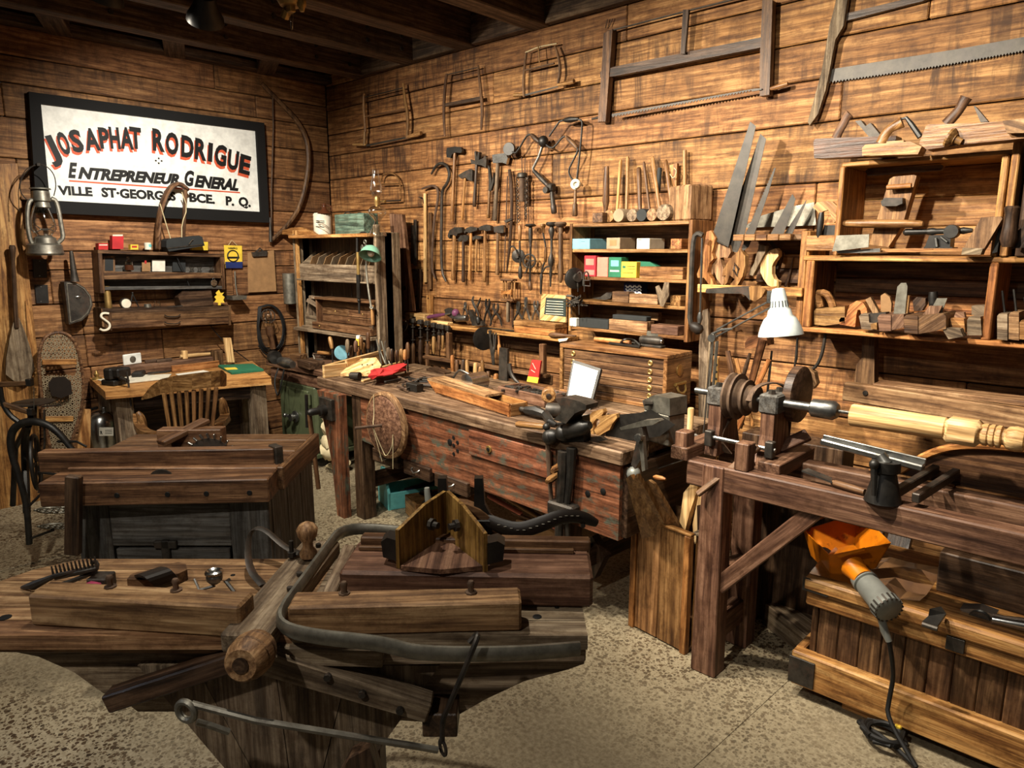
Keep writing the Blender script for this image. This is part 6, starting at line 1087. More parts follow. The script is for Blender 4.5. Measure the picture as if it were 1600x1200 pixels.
b = tb(fn, [(634, 502), (622, 508), (596, 523), (596, 526), (606, 526), (624, 515), (635, 505)], 1.2, 6, sm=1); q = tb(fn, [(636, 503), (632, 512), (608, 535), (611, 536), (634, 516), (637, 506)], 1.2, 6, sm=1); it('steel_caliper', 'bright steel bow caliper hanging open from the ledge end', 'caliper', [('leg', b, 'steel'), ('leg', q, 'steel')])
fn = YP(WY - LD - .02); c0 = fn(756, 529); b = B(); b.disc(c0, X + Y * -.35, .078, .012, 26); it('saw_disc', 'black round disc hanging over the front of the ledge', 'disc', (b, 'black'))
def hang(label, cat, pts, r, mt, nm='hanging_tool'): b = B(); [tb(fn, p, r, 7, b=b, sm=1) for p in pts]; it(nm, label, cat, (b, mt), 'tools hung from the front of the ledge')
hang('long nosed iron tongs hanging right of the black disc', 'tongs', [[(764, 516), (768, 540), (772, 560), (772, 588)], [(767, 516), (766, 540), (769, 560), (774, 590)]], 1.6, 'iron', 'tongs')
hang('thin steel pliers hanging beside the tongs under the ledge', 'pliers', [[(771, 520), (772, 540), (771, 565)], [(775, 520), (774, 540), (770, 560)]], 1.4, 'steel', 'pliers')
b = pl(fn, (779, 524), (781, 556), [(0, 1.4), (.4, 1.6), (.5, 3), (.9, 3.2), (1, 2)]); it('screwdriver', 'screwdriver with amber handle hanging under the ledge', 'screwdriver', (b, 'orange'), 'tools hung from the front of the ledge')
b = pr(YP(3.05), [(780, 543), (793, 545), (792, 602), (779, 602)], Y * .015, Z); it('steel_straightedge', 'grey steel straightedge standing behind the chisel handles', 'straightedge', (b, 'iron'))
# chisels standing in the bench back rack
rr = []; b = B(); b.bar(V((-3.72, 3.10, BZ + .06)), V((-2.62, 3.10, BZ + .06)), .05, .02); rr.append(('rail', b, 'brown')); b = B(); b.bar(V((-3.72, 3.14, BZ + .03)), V((-2.62, 3.14, BZ + .03)), .015, .06); rr.append(('back_strip', b, 'brown'))
it('chisel_rack', 'dark slotted rail holding chisels along the back of the bench', 'rack', rr)
cl_ = [(708, 555, 592, 'orange'), (714, 562, 592, 'brown'), (723, 562, 594, 'dark'), (731, 562, 596, 'ash'), (743, 567, 600, 'pale'), (750, 573, 600, 'ash'), (755, 563, 600, 'ash'), (763, 580, 602, 'brown'), (774, 584, 604, 'orange'), (789, 583, 606, 'grey')]
for i, (x, y0, y1, mt) in enumerate(cl_):
    fn = YP(3.07); pb, pa = fn(x, y1), fn(x + (i % 3 - 1) * 1.5, y0); k = S(pb); w_ = 3.3 + .5 * (i % 3); b = B(); b.lathe(pb, pa, [(0, w_ * .6 * k), (.12, w_ * .8 * k), (.6, w_ * k), (.95, w_ * .85 * k), (1, w_ * .6 * k)], 10); q = B(); q.bar(V((pb.x, pb.y, BZ + .005)), pb, .012, .006, Y, .001)
    it('rack_chisel', ('first', 'second', 'third', 'fourth', 'fifth', 'sixth', 'seventh', 'eighth', 'ninth', 'tenth')[i] + ' from the left of the chisels in the bench rack', 'chisel', [('handle', b, mt), ('blade', q, 'iron')], 'chisels in the bench back rack')
# ================= frame saws high on the right wall
f = WP(.05)
def stick(a, c, w, mt=None, fn=None): return pl(fn or f, a, c, [(0, w * .8), (.1, w), (.9, w), (1, w * .8)], 8)
def fsaw(name, label, parts): it(name, label, 'saw', parts, 'frame saws hung high on the right wall')
b = tb(f, [(571, 206), (569, 175), (568, 150), (570, 146)], [2.4, 2.4, 2.2, 1.6], 8, sm=1); q = tb(f, [(636, 216), (638, 185), (632, 150), (630, 130)], [2.6, 2.8, 2.4, 1.6], 8, sm=1)
fsaw('bow_saw', 'leftmost small bow saw with two rough stick uprights', [('upright', b, 'ash'), ('upright', q, 'ash'), ('tension_rod', tb(f, [(570, 152), (631, 137)], .8, 6), 'iron'), ('stretcher', tb(f, [(571, 182), (635, 170)], 1.3, 6), 'brown'), ('blade', flat(WP(.05), [(572, 226), (636, 213), (636, 216), (572, 229)], .003), 'blade'), ('upright_foot', tb(f, [(570, 205), (569, 228)], 2.4, 8), 'ash'), ('grip', pl(f, (637, 214), (658, 208), [(0, 2), (.4, 3), (.7, 4), (1, 3)]), 'ash'), ('end_peg', pl(f, (552, 226), (572, 226), [(0, 2), (.5, 2.2), (1, 1.4)]), 'ash')])
b = tb(f, [(695, 213), (693, 170), (696, 130), (698, 115)], [1.6, 2.6, 2.5, 1.8], 8, sm=1); q = tb(f, [(752, 203), (754, 170), (750, 130), (747, 102)], [1.8, 2.8, 2.5, 1.6], 8, sm=1)
fsaw('bow_saw', 'second small bow saw with dark tapering uprights', [('upright', b, 'brown'), ('upright', q, 'brown'), ('tension_rod', tb(f, [(698, 117), (748, 105)], .8, 6), 'iron'), ('stretcher', pr(WP(.05), [(692, 162), (752, 150), (752, 156), (692, 167)], Y * .02), 'dark')])
b = tb(f, [(819, 152), (818, 130), (820, 100), (823, 82)], [2.2, 2.6, 2.2, 1.6], 8, sm=1); q = tb(f, [(872, 130), (876, 110), (872, 85), (867, 72)], [2.2, 2.4, 2.2, 1.6], 8, sm=1)
fsaw('bow_saw', 'rope tensioned bow saw with a toggle stick and turned grips', [('upright', b, 'brown'), ('upright', q, 'brown'), ('twisted_cord', tb(f, [(821, 82), (842, 73), (870, 68)], 1, 6, sm=1), 'rope'), ('toggle', tb(WP(.07), [(841, 72), (843, 98)], 1, 6), 'ash'), ('stretcher', tb(f, [(820, 110), (866, 99)], 1.6, 6), 'brown'), ('blade', flat(WP(.05), [(820, 147), (872, 134), (872, 136), (820, 150)], .003), 'blade'), ('grip', pl(f, (871, 133), (897, 127), [(0, 2), (.3, 3), (.6, 3), (.7, 4), (1, 3.5)]), 'ash'), ('end_knob', pl(f, (803, 149), (818, 148), [(0, 2.6), (.4, 3.2), (.6, 2), (1, 2)]), 'ash')])
# big frame saw
b = pr(WP(.06), [(943, 52), (957, 45), (953, 100), (946, 190), (934, 190), (939, 120)], Y * .04, Z); q = pr(WP(.06), [(1191, 0), (1207, 0), (1202, 148), (1187, 150), (1187, 100)], Y * .04, Z)
pq = []
for i in range(46): t = i / 46; pq += [(956 + 222 * t, 181 - 41.5 * t), (956 + 222 * (t + .4 / 46), 183.5 - 41.5 * t)]
bl2 = flat(WP(.07), [(956, 178), (1178, 138.5), (1190, 138), (1190, 140)] + pq[::-1], .004)
fsaw('frame_saw', 'very large wooden frame saw with a long toothed blade', [('upright', b, 'brown'), ('upright', q, 'brown'), ('stretcher', pr(WP(.055), [(938, 112), (960, 104), (1190, 58), (1200, 56), (1200, 72), (1190, 74), (960, 119), (938, 121)], Y * .035), 'dark'), ('blade', bl2, 'blade'), ('twisted_cord', tb(WP(.05), [(950, 49), (1070, 18), (1200, -14)], 1.3, 6, sm=1), 'iron'), ('toggle', pr(WP(.08), [(1067, 15), (1076, 15), (1070, 84), (1063, 84)], Y * .015, Z), 'dark'), ('grip', pl(f, (1200, 140), (1231, 131), [(0, 2.4), (.5, 3.6), (1, 3)]), 'oak'), ('bolt', pl(f, (925, 186), (940, 183), [(0, 1.5), (1, 2)]), 'iron')])
b = tb(WP(.02), [(946, 44), (949, 30)], .8, 5); tb(WP(.02), [(952, 42), (957, 29)], .8, 5, b=b); it('saw_nail', 'pair of rusty nails holding the corner of the large frame saw', 'nail', (b, 'rust'))
# long pit saw and wooden blade
pp_ = [(1292, 110), (1620, 50)]
tt_ = []
for i in range(64): t = i / 64; x = 1294 + 320 * t; y = 127 - 52 * t + 4 * math.sin(t * PI) * .6; tt_ += [(x, y), (x + 2.2, y + 3.2)]
b = flat(WP(.02), [(1299, 108), (1400, 92), (1500, 76), (1620, 54), (1620, 74)] + tt_[::-1], .004); it('crosscut_saw', 'very long toothed crosscut saw blade at the upper right of the wall', 'saw', (b, 'blade'))
b = pr(WP(.05), [(1310, -20), (1327, -20), (1322, 12), (1318, 40), (1305, 62), (1298, 100), (1290, 140), (1278, 178), (1265, 196), (1262, 190), (1276, 140), (1284, 110), (1290, 75), (1296, 40), (1304, 10)], Y * .025, Z); it('wooden_knife', 'curved wooden batten hanging across the end of the long crosscut saw', 'batten', (b, 'grey'))
b = pr(WP(.03), [(1318, 22), (1440, -8), (1460, -6), (1440, 2), (1320, 33)], Y * .03); it('dark_beam', 'dark narrow beam hung at the top of the wall behind the batten', 'beam', (b, 'dark'))
b = tb(WP(.04), [(595, 283), (598, 272), (610, 270), (620, 274), (626, 290), (626, 312)], 1.4, 6, sm=1); q = tb(WP(.04), [(596, 288), (623, 287)], 1, 6); k = tb(WP(.04), [(590, 315), (626, 313)], 1.2, 6); it('small_frame_saw', 'tiny curved frame saw hanging behind the glass oil lamp', 'saw', [('frame', b, 'oak'), ('stretcher', q, 'oak'), ('blade', k, 'iron')])
# ================= bookcase
BF = WY - .22; fb = YP(BF); z = lambda x, y: fb(x, y).z
xl, xr_ = fb(889, 430).x, fb(1082, 430).x - .0; zt, zb_ = 1.745, 1.155; bc = []
for x in (xl + .009, xr_ - .022): b = B(); b.bar(V((x, WY - .11, zb_ - .02)), V((x, WY - .11, zt)), .018 if x < -2.2 else .022, .22, Y, .002); bc.append(('side', b, 'oak'))
shz = [zt - .012, 1.593, 1.442, 1.307, zb_]
for i, zz in enumerate(shz): b = B(); b.bar(V((xl + .02, WY - .11, zz)), V((xr_ - .034, WY - .11, zz)), .215, .018, Z, .002); bc.append(('top' if i == 0 else 'bottom' if i == 4 else 'shelf', b, 'oak'))
for i in range(4): zm = (shz[i] + shz[i + 1]) / 2; b = B(); b.bar(V((xl + .02, WY - .006, zm)), V((xr_ - .034, WY - .006, zm)), .008, shz[i] - shz[i + 1] - .02, Z, .001); bc.append(('back_board', b, 'brown'))
it('bookcase', 'open fronted brown wall bookcase of four shelves holding boxes and stones', 'bookcase', bc)
def sb(name, label, cat, x0, x1, ytop, row, dep, mt, setb=.02, lab=None, top=None, grp=None):
    zz = shz[row] + .0095; p0, p1 = PY(x0, 400, BF + setb).x, PY(x1, 400, BF + setb).x; h = max(.012, PY((x0 + x1) / 2, ytop, BF + setb).z - zz); ps = []; b = B(); b.box(V(((p0 + p1) / 2, BF + setb + dep / 2, zz)), abs(p1 - p0), dep, h, None, .002); ps.append(('box', b, mt))
    if lab:
        for (a0, a1, c0, c1, m) in lab: q = B(); q.box(V((lerp(p0, p1, (a0 + a1) / 2), BF + setb - .0003, zz + h * c0)), abs(p1 - p0) * (a1 - a0), .0012, h * (c1 - c0), None, 0); ps.append(('label', q, m))
    return it(name, label, cat, ps if lab else (b, mt), grp or 'boxes and blocks in the bookcase')
sb('box', 'pale blue cardboard box on the top shelf of the bookcase', 'box', 892, 921, 373, 1, .17, 'blue_card', .005, [(.55, .75, .72, .74, 'ink')])
sb('box', 'khaki cardboard box on the top shelf of the bookcase', 'box', 947, 968, 371.5, 1, .15, 'sand_stone', .01, [(.25, .75, .3, .8, 'masonite')])
sb('box', 'pale yellow carton on the top shelf of the bookcase', 'box', 994, 1014, 372.5, 1, .15, 'cream', .01, [(.1, .4, .85, .9, 'ink')])
sb('box', 'brown wooden block at the right of the bookcase top shelf', 'block', 1047, 1064, 373, 1, .1, 'orange', .01)
sb('box', 'tall red carton with a pale emblem on the second bookcase shelf', 'box', 913, 931, 399.5, 2, .07, 'red_card', .01, [(.15, .85, .55, .85, 'pink_card'), (.1, .9, .08, .32, 'pink_card')])
sb('box', 'tall pink carton right of the red carton on the second shelf', 'box', 933, 950, 402, 2, .07, 'pink_card', .015)
sb('tin', 'dark green square tin on the second bookcase shelf', 'tin', 951, 971, 402, 2, .07, 'green_card', .005, [(.2, .8, .55, .85, 'teal'), (.15, .85, .28, .36, 'cream')])
sb('box', 'yellow box with dark printing on the second bookcase shelf', 'box', 971, 995, 409, 2, .04, 'yellow_card', .0, [(.1, .3, .6, .75, 'green_card'), (.4, .9, .7, .73, 'ink'), (.4, .9, .55, .58, 'ink'), (.1, .8, .3, .33, 'ink')])
b = B(); b.prism([PY(x, y, BF + .08) for x, y in ((995, 408), (1015, 409), (1026, 416), (1026, 426), (995, 426))], Y * .05, X); it('cloth_bag', 'dark green rounded packet behind the yellow box', 'packet', (b, 'green_card'))
sb('box', 'long brown wooden block at the right of the second shelf', 'block', 1000, 1068, 417, 2, .07, 'oak', .0)
z3 = shz[3] + .0095; zz = sb('box', 'blue and white zigzag patterned box on the third bookcase shelf', 'box', 976, 1001, 442, 3, .08, 'navy', .09)
for i in range(7):
    for j in range(3): a = PY(977.5 + i * 3.6 - (.0), 446 + j * 5 + (3.5 if i % 2 else 0), BF + .0893); c = PY(980.6 + i * 3.6, 446 + j * 5 + (0 if i % 2 else 3.5), BF + .0893); b = B(); b.bar(a, c, .008, .001, Y, 0); obj('zigzag', b, 'white_paint', zz)
sb('box', 'short brown block left of the zigzag box front on the third shelf', 'block', 958, 984, 456, 3, .06, 'brown', .01)
sb('box', 'long worn grey brown block on the third bookcase shelf', 'block', 985, 1030, 460, 3, .05, 'worn', .0)
sb('box', 'small square wooden end block at the right of the third shelf', 'block', 1050, 1066, 462, 3, .06, 'oak', .01)
b = B(); b.prism([PY(x, y, BF + .01) for x, y in ((925, 466), (938, 464), (948, 457), (956, 459), (954, 466), (945, 469))], Y * .05, X); it('wedge_blade', 'dark pointed wedge lying at the left of the third shelf', 'wedge', (b, 'iron'))
b = B(); b.tube([PY(x, y, BF - .02) for x, y in ((1027, 447), (1032, 460), (1035, 478))], [.012, .02, .012], 8, fl=.6); b.tube([PY(x, y, BF - .02) for x, y in ((1042, 441), (1040, 460), (1034, 478))], [.014, .024, .012], 8, fl=.6); it('forked_clamp', 'pale forked wooden clamp hanging on the front of the third shelf', 'clamp', (b, 'grey'))
f = YP(BF - .03); b = B(); b.disc(f(898, 435), X + Y * -.5, .06, .02, 22); q = B(); q.disc(f(902, 434), X + Y * -.5, .025, .03, 14); it('pulley_wheel', 'black pulley disc on the left end of the third shelf', 'pulley', [('wheel', b, 'black'), ('hub', q, 'iron')])
for i, x in enumerate((903, 913)): b = tb(f, [(x, 448), (x - 1, 430), (x + 2, 424), (x + 6, 426), (x + 7, 436)], 1.4, 6, sm=1); tb(f, [(x, 438), (x, 456)], .9, 6, b=b); it('c_clamp', ('left', 'right')[i] + ' black C clamp hooked over the second shelf end', 'clamp', (b, 'iron'))
b = tb(f, [(911, 446), (911, 438), (922, 438), (922, 447), (911, 446)], .9, 6); it('steel_buckle', 'small square steel buckle hanging beside the C clamps', 'buckle', (b, 'steel'))
rn = random.Random(9); b = B(); c0 = f(898, 470)
for i in range(16): a = [c0 + V((rn.uniform(-.07, .07), rn.uniform(-.03, .03), rn.uniform(-.035, .035))) for _ in range(4)]; b.tube(smooth(a, 1), .004, 5)
for dx in (-.01, .045): b.tube([c0 + V((dx, -.02, 0)), c0 + V((dx + .004, -.02, -.075))], .003, 5)
o = it('wire_tangle', 'tangle of dark wire hanging on the left side of the bookcase', 'wire', (b, 'iron')); o['kind'] = 'stuff'
sb('box', 'pair of small white cubes at the left of the bottom shelf', 'cubes', 891, 902, 497, 4, .03, 'white_paint', .0, [(.48, .52, 0, 1, 'ink')]); sb('stone', 'flat black sharpening stone on the bottom bookcase shelf', 'sharpening stone', 907, 953, 499, 4, .07, 'slate', .0, None, None, 'sharpening stones')
sb('stone', 'thick worn brown stone box in the middle of the bottom shelf', 'sharpening stone', 954, 1015, 501, 4, .07, 'worn', .0, None, None, 'sharpening stones'); sb('stone', 'long low brown stone at the right of the bottom shelf', 'sharpening stone', 1021, 1064, 509, 4, .08, 'red', .0, None, None, 'sharpening stones')
tpz = PY(985, 501, BF).z; b = B(); b.box(V((PY(986, 500, BF + .03).x, BF + .035, tpz)), .22, .05, .025); it('stone', 'black stone lying on top of the thick brown stone box', 'sharpening stone', (b, 'slate'), 'sharpening stones')
b = B(); b.box(V((PY(996, 495, BF + .1).x, BF + .11, tpz + .0)), .27, .04, .045); it('stone', 'long tan stick behind the black stone on the bottom shelf', 'sharpening stone', (b, 'worn'), 'sharpening stones')
# ================= mallets on the bookcase
MY = WY - .10
def mallet(label, x, y, r, mt, hx, hy, hw, hm, ln=.13):
    zt_ = zt; c0 = PY(x, 340, MY - ln * .5); rr_ = r * S(c0); c0.z = zt_ + rr_ + .001; b = B(); b.lathe(c0, c0 + Y * ln, [(0, rr_ * .93), (.06, rr_), (.94, rr_), (1, rr_ * .9)], 16); top = WP(.04)(hx, hy); q = B(); k = S(top); base = V((c0.x, c0.y + ln * .6, c0.z + rr_ * .8)); q.lathe(base, top, [(0, hw * .8 * k), (.3, hw * .85 * k), (.7, hw * k), (.95, hw * k), (1, hw * .7 * k)], 10); it('mallet', label, 'mallet', [('head', b, mt), ('handle', q, hm)], 'mallets standing on the bookcase')
mallet('mallet with tan round head and pale slender handle, second from left', 951, 335, 10, 'ash', 970, 250, 2.8, 'pine'); mallet('mallet with pinkish round head and a long pale handle', 966, 335, 10.5, 'sand_stone', 981, 245, 3, 'ash'); mallet('mallet with grey cracked head and a thick brown handle', 987, 335, 10, 'grey', 998, 262, 4, 'brown')
mallet('mallet with blue grey head and a dark short handle', 1002, 333, 10, 'slate', 1006, 253, 2.4, 'brown'); mallet('mallet with brown scuffed head and a tall ash handle', 1018, 334, 10, 'worn', 1019, 245, 3.5, 'ash'); mallet('mallet with the largest round grey head', 1036, 331, 13, 'grey', 1040, 250, 3.2, 'oak')
b = vl(YP(MY - .02), 946, [(260, 3), (263, 3.8), (290, 5), (315, 5.6), (325, 3.5), (332, 3), (343, 3)], 12); it('caulking_club', 'dark tapered wooden club standing leftmost on the bookcase', 'club', (b, 'brown'))
b = B(); b.box(V((PY(940, 339, MY - .07).x, MY - .05, zt)), .07, .12, .055); it('small_block', 'small brown block with a nail lying left of the mallet heads', 'block', (b, 'brown'))
b = B(); b.box(V((PY(1066, 320, MY - .06).x, MY + .02, zt)), .17, .15, .175, rz(-20), .008); q = pl(WP(.03), (1070, 300), (1070, 235), [(0, 3.2), (1, 3.2)]); it('square_mallet', 'large square mallet block with a round handle at the bookcase right end', 'mallet', [('head', b, 'worn'), ('handle', q, 'ash')])
b = pr(WP(.04), [(1046, 258), (1058, 255), (1056, 302), (1048, 302)], Y * .02, Z); q = tb(WP(.06), [(1053, 262), (1058, 268), (1052, 280), (1047, 272)], .7, 5, sm=1); it('tagged_stick', 'pale flat stick tied with string among the mallet handles', 'stick', [('stick', b, 'pine'), ('string', q, 'rope')])
b = pl(WP(.05), (1031, 262), (1028, 302), [(0, 3), (.1, 3.8), (.9, 3.6), (1, 2.6)]); it('blue_handle', 'dark blue grey handle leaning among the mallet handles', 'handle', (b, 'slate'))
b = B(); b.box(V((PY(1103, 340, WY - .04).x, WY - .02, 1.745)), .012, .02, .03); it('hanger_plate', 'small dark steel hanger plate right of the bookcase top', 'plate', (b, 'iron'))
b = pr(WP(.02), [(1090, 300), (1112, 305), (1110, 470), (1090, 470)], Y * .018, Z); it('wall_board', 'upright brown board fixed on the wall right of the bookcase', 'board', (b, 'oak'))
# ================= saw rack
RF = WY - .26; sr = []; f = YP(RF)
x0, x1 = f(1145, 368).x, f(1236, 368).x
for i in range(5): a, c = lerp(x0, x1, i / 5) + .0015, lerp(x0, x1, (i + 1) / 5) - .0015; b = B(); b.bar(V((a, RF + .02, 1.655)), V((c, RF + .02, 1.655)), .04, .028, Z, .002); sr.append(('slotted_block', b, 'oak'))
b = B(); b.bar(V((x0, RF + .15, 1.655)), V((f(1258, 370).x, RF + .15, 1.655)), .22, .028); sr.append(('top_board', b, 'brown'))
b = B(); b.bar(V((f(1259, 400).x, RF + .10, 1.40)), V((f(1259, 400).x, RF + .10, 1.68)), .025, .2, Y); sr.append(('side', b, 'pine'))
b = B(); b.bar(V((f(1259, 400).x - .01, RF + .01, 1.25)), V((f(1259, 400).x - .01, RF + .01, 1.68)), .03, .03, Y); sr.append(('post', b, 'pine'))
xa, xb = YP(RF - .04)(1088, 452).x, f(1258, 452).x
b = B(); b.bar(V((xa, RF - .02, 1.415)), V((xb, RF - .02, 1.415)), .025, .04, Z, .003); sr.append(('front_rail', b, 'pine'))
for i in range(3): b = B(); zz = 1.44 + .07 * i; b.bar(V((x0 + .02, WY - .014, zz + .035)), V((x1 + .05, WY - .014, zz + .035)), .02, .066, Z, .002); sr.append(('back_slat', b, 'oak' if i == 1 else 'brown'))
b = B(); b.bar(V((xa + .02, RF - .02, 1.415)), V((xa + .02, WY, 1.415)), .03, .03); sr.append(('bracket', b, 'pine'))
it('saw_rack', 'wooden saw rack with slotted top board and front rail', 'saw rack', sr)
def hsaw(label, blade, yy, hpts, mt, hth=.024, hole=None, bm='blade', name='handsaw', teeth=None, hyy=None):
    fn = YP(yy); b = B(); b.prism([fn(x, y) for x, y in blade], Y * .002, Z); ps = [('blade', b, bm)]
    q = B(); hy = hyy or yy - hth / 2; q.prism([PY(x, y, hy) for x, y in hpts], V((.004, hth, 0)), Z); sub = []
    if hole: k = B(); k.tube([PY(x, y, hy - .001) for x, y in hole], .006, 6, True); sub.append(('finger_hole', k, 'dark'))
    ps.append(('handle', q, mt, sub)); it(name, label, 'saw', ps, 'saws standing in the rack')
hsaw('longest handsaw with an orange handle, blade tip highest of the rack', [(1172, 190), (1181, 197), (1138, 386), (1111, 374)], RF + .05, [(1104, 362), (1111, 360), (1118, 372), (1115, 385), (1112, 395), (1115, 404), (1108, 412), (1105, 425), (1112, 436), (1116, 446), (1110, 448), (1100, 434), (1090, 434), (1089, 428), (1094, 415), (1098, 400), (1100, 385)], 'orange', .028)
hsaw('second tall handsaw with a grey brown carved handle', [(1188, 209), (1197, 217), (1164, 364), (1152, 395), (1127, 388)], RF + .08, [(1114, 384), (1122, 366), (1128, 366), (1132, 375), (1140, 384), (1142, 394), (1137, 403), (1130, 402), (1125, 403), (1128, 414), (1134, 428), (1134, 440), (1128, 446), (1120, 436), (1116, 425), (1110, 436), (1105, 434), (1108, 420), (1113, 408), (1112, 396)], 'worn', .03)
tt_ = []
for i in range(22): t = i / 22; tt_ += [(1211 - 44 * t, 262 + 101 * t), (1208 - 44 * t, 265 + 101 * t)]
hsaw('narrow toothed compass saw with a thick looped brown handle', [(1212, 262)] + [(1201, 300), (1180, 362), (1170, 385), (1158, 395)] + tt_[::-1], RF + .06, [(1150, 395), (1157, 390), (1164, 400), (1164, 415), (1160, 432), (1152, 446), (1146, 450), (1140, 446), (1148, 436), (1140, 430), (1136, 442), (1131, 446), (1131, 438), (1134, 430), (1128, 432), (1130, 422), (1138, 408)], 'oak', .032, [(1148, 412), (1154, 420), (1152, 431), (1146, 422)])
hsaw('short panel saw with a pale straight handle', [(1238, 303), (1243, 311), (1240, 322), (1224, 366), (1204, 366)], RF + .10, [(1186, 384), (1192, 382), (1197, 384), (1195, 395), (1190, 404), (1186, 412), (1182, 420), (1176, 431), (1170, 429), (1172, 422), (1178, 412), (1182, 398)], 'grey', .026)
hsaw('small backsaw with a bright yellow handle', [(1260, 312), (1258, 320), (1238, 365), (1226, 365), (1245, 335)], RF + .12, [(1202, 392), (1212, 388), (1216, 392), (1216, 400), (1210, 408), (1206, 416), (1206, 428), (1210, 436), (1216, 440), (1214, 447), (1206, 448), (1200, 446), (1193, 436), (1188, 425), (1188, 412), (1194, 400)], 'pale', .03, None, 'blade')
b = flat(WP(.03), [(1160, 356), (1186, 338), (1240, 322), (1272, 316), (1275, 352), (1160, 356)], .003); it('panel_saw_blade', 'broad pale grey saw blade lying along the wall behind the rack', 'saw', (b, 'galv'))
hsaw('dark handled saw hanging upside down below the rack top', [(1198, 374), (1204, 374), (1222, 395), (1216, 400)], WY - .06, [(1216, 395), (1222, 394), (1218, 412), (1212, 432), (1207, 432), (1212, 412)], 'dark', .02)
b = tb(WP(.04), [(1240, 402), (1236, 420), (1230, 440), (1227, 448)], [1, 1.2, 2.6, 2], 7, sm=1); it('marking_awl', 'thin dark round awl hanging inside the saw rack', 'awl', (b, 'dark'))
b = flat(YP(RF - .05), [(1102, 456), (1104, 451), (1162, 447), (1172, 447), (1172, 470), (1165, 462), (1158, 459), (1104, 458)], .003); q = pr(YP(RF - .06), [(1170, 448), (1185, 447), (1196, 453), (1190, 464), (1180, 471), (1172, 468)], Y * .02, Z); it('keyhole_saw', 'short saw laid horizontally along the rack front rail', 'saw', [('blade', b, 'iron'), ('handle', q, 'oak')], 'saws standing in the rack')
b = pr(YP(3.2), [(1270, 324), (1276, 316), (1288, 314), (1300, 315), (1308, 322), (1306, 335), (1308, 345), (1302, 348), (1299, 338), (1294, 328), (1286, 330), (1280, 336), (1277, 330)], Y * .025); q = pl(YP(3.19), (1284, 332), (1279, 373), [(0, 3.5), (.3, 5), (.8, 4.6), (1, 3.6)]); k = pr(YP(3.21), [(1288, 352), (1306, 352), (1306, 372), (1282, 373)], Y * .04); it('horned_handle', 'black and tan horned saw handle standing beside the saw rack', 'saw handle', [('horn', b, 'ash'), ('grip', q, 'black'), ('foot', k, 'black')])
b = B(); b.box(V((PY(1287, 390, 3.2).x, 3.24, 1.595)), .14, .12, .065); it('brown_block', 'square brown block under the horned handle', 'block', (b, 'oak'))
# G-clamp hanging right of the bookcase
f = YP(3.16); b = B(); b.tube(smooth([f(x, y) for x, y in ((1098, 368), (1090, 364), (1084, 370), (1081, 400), (1079, 470), (1077, 505), (1086, 508))], 1), .013, 6, fl=.8); q = tb(f, [(1097, 372), (1096, 420), (1094, 490)], 1.9, 8); k = pl(f, (1094, 488), (1093, 505), [(0, 3), (.5, 4.5), (1, 3)]); h = pl(f, (1080, 507), (1096, 518), [(0, 5), (.3, 8.5), (.8, 8.5), (1, 5)]); it('long_clamp', 'long dark bar clamp with a bright screw hanging by the bookcase', 'clamp', [('bar', b, 'iron'), ('screw', q, 'bright'), ('nut', k, 'steel'), ('foot', h, 'leather')])
b = pr(YP(3.28), [(1098, 485), (1106, 482), (1108, 560), (1104, 860), (1090, 860), (1092, 540)], Y * .02, Z); it('white_board', 'tall pale weathered board standing on the wall by the drying rods', 'board', (b, 'grey'))
for i, x in enumerate((1104, 1109, 1114)): b = tb(YP(3.1 + .03 * i), [(x + 6, 525), (x, 600), (x - 14 + 3 * i, 800)], 1.7, 6); it('metal_rod', ('left', 'middle', 'right')[i] + ' tall grey rod of the bundle leaning right of the bench', 'rod', (b, 'galv' if i else 'grey'), 'rods leaning right of the bench')
b = pr(YP(3.14), [(1117, 560), (1122, 560), (1116, 800), (1110, 800)], Y * .012, Z); q = B()
for i in range(8): q.disc(PY(1119.5 - .3 * i, 570 + 11 * i, 3.139), Y, .006, .003, 6)
it('perforated_strip', 'drilled metal strip standing with the bundle of rods', 'strip', [('strip', b, 'brass'), ('holes', q, 'ink')])
# ================= balanced arm lamp
f = YP(2.75); k = S(f(1218, 490)); b = B(); t0, t1 = f(1216, 450), f(1220, 524); dd = (t1 - t0).normalized(); L_ = (t1 - t0).length
b.lathe(t0, t1, [(0, 4 * k), (.02, 9 * k), (.12, 11 * k), (.42, 14 * k), (.46, 17 * k), (.58, 19 * k), (.64, 24 * k), (.8, 30 * k), (.95, 33.5 * k), (1, 34 * k), (1, 33 * k), (.8, 28 * k), (.62, 20 * k), (.5, 15 * k)], 30)
q = B(); q.ball(lerp(t0, t1, .72), .03, 12); v_ = B()
for i in range(16): a = 2 * PI * i / 16; u_ = dd.orthogonal().normalized(); w_ = dd.cross(u_); d_ = u_ * math.cos(a) + w_ * math.sin(a); v_.bar(lerp(t0, t1, .27) + d_ * 12.4 * k, lerp(t0, t1, .40) + d_ * 13.9 * k, .004, .002, d_, 0)
n_ = B(); n_.lathe(t0 - dd * .03, t0 + dd * .005, [(0, .003), (.4, .005), (1, .006)], 8); a1 = tb(f, [(1120, 515), (1206, 468)], 1.4, 6); tb(f, [(1112, 530), (1208, 478)], 1.4, 6, b=a1); a2 = tb(f, [(1113, 530), (1098, 690)], 1.2, 6); tb(f, [(1122, 533), (1112, 640)], 1.2, 6, b=a2); sp = tb(f, [(1112, 522), (1128, 515), (1145, 514)], 2, 8); jn = B(); jn.box(f(1205, 474), .03, .03, .05); jn.disc(f(1114, 528), Y, .018, .03, 10); sh_ = [('vent', v_, 'slate'), ('switch', n_, 'brass')]
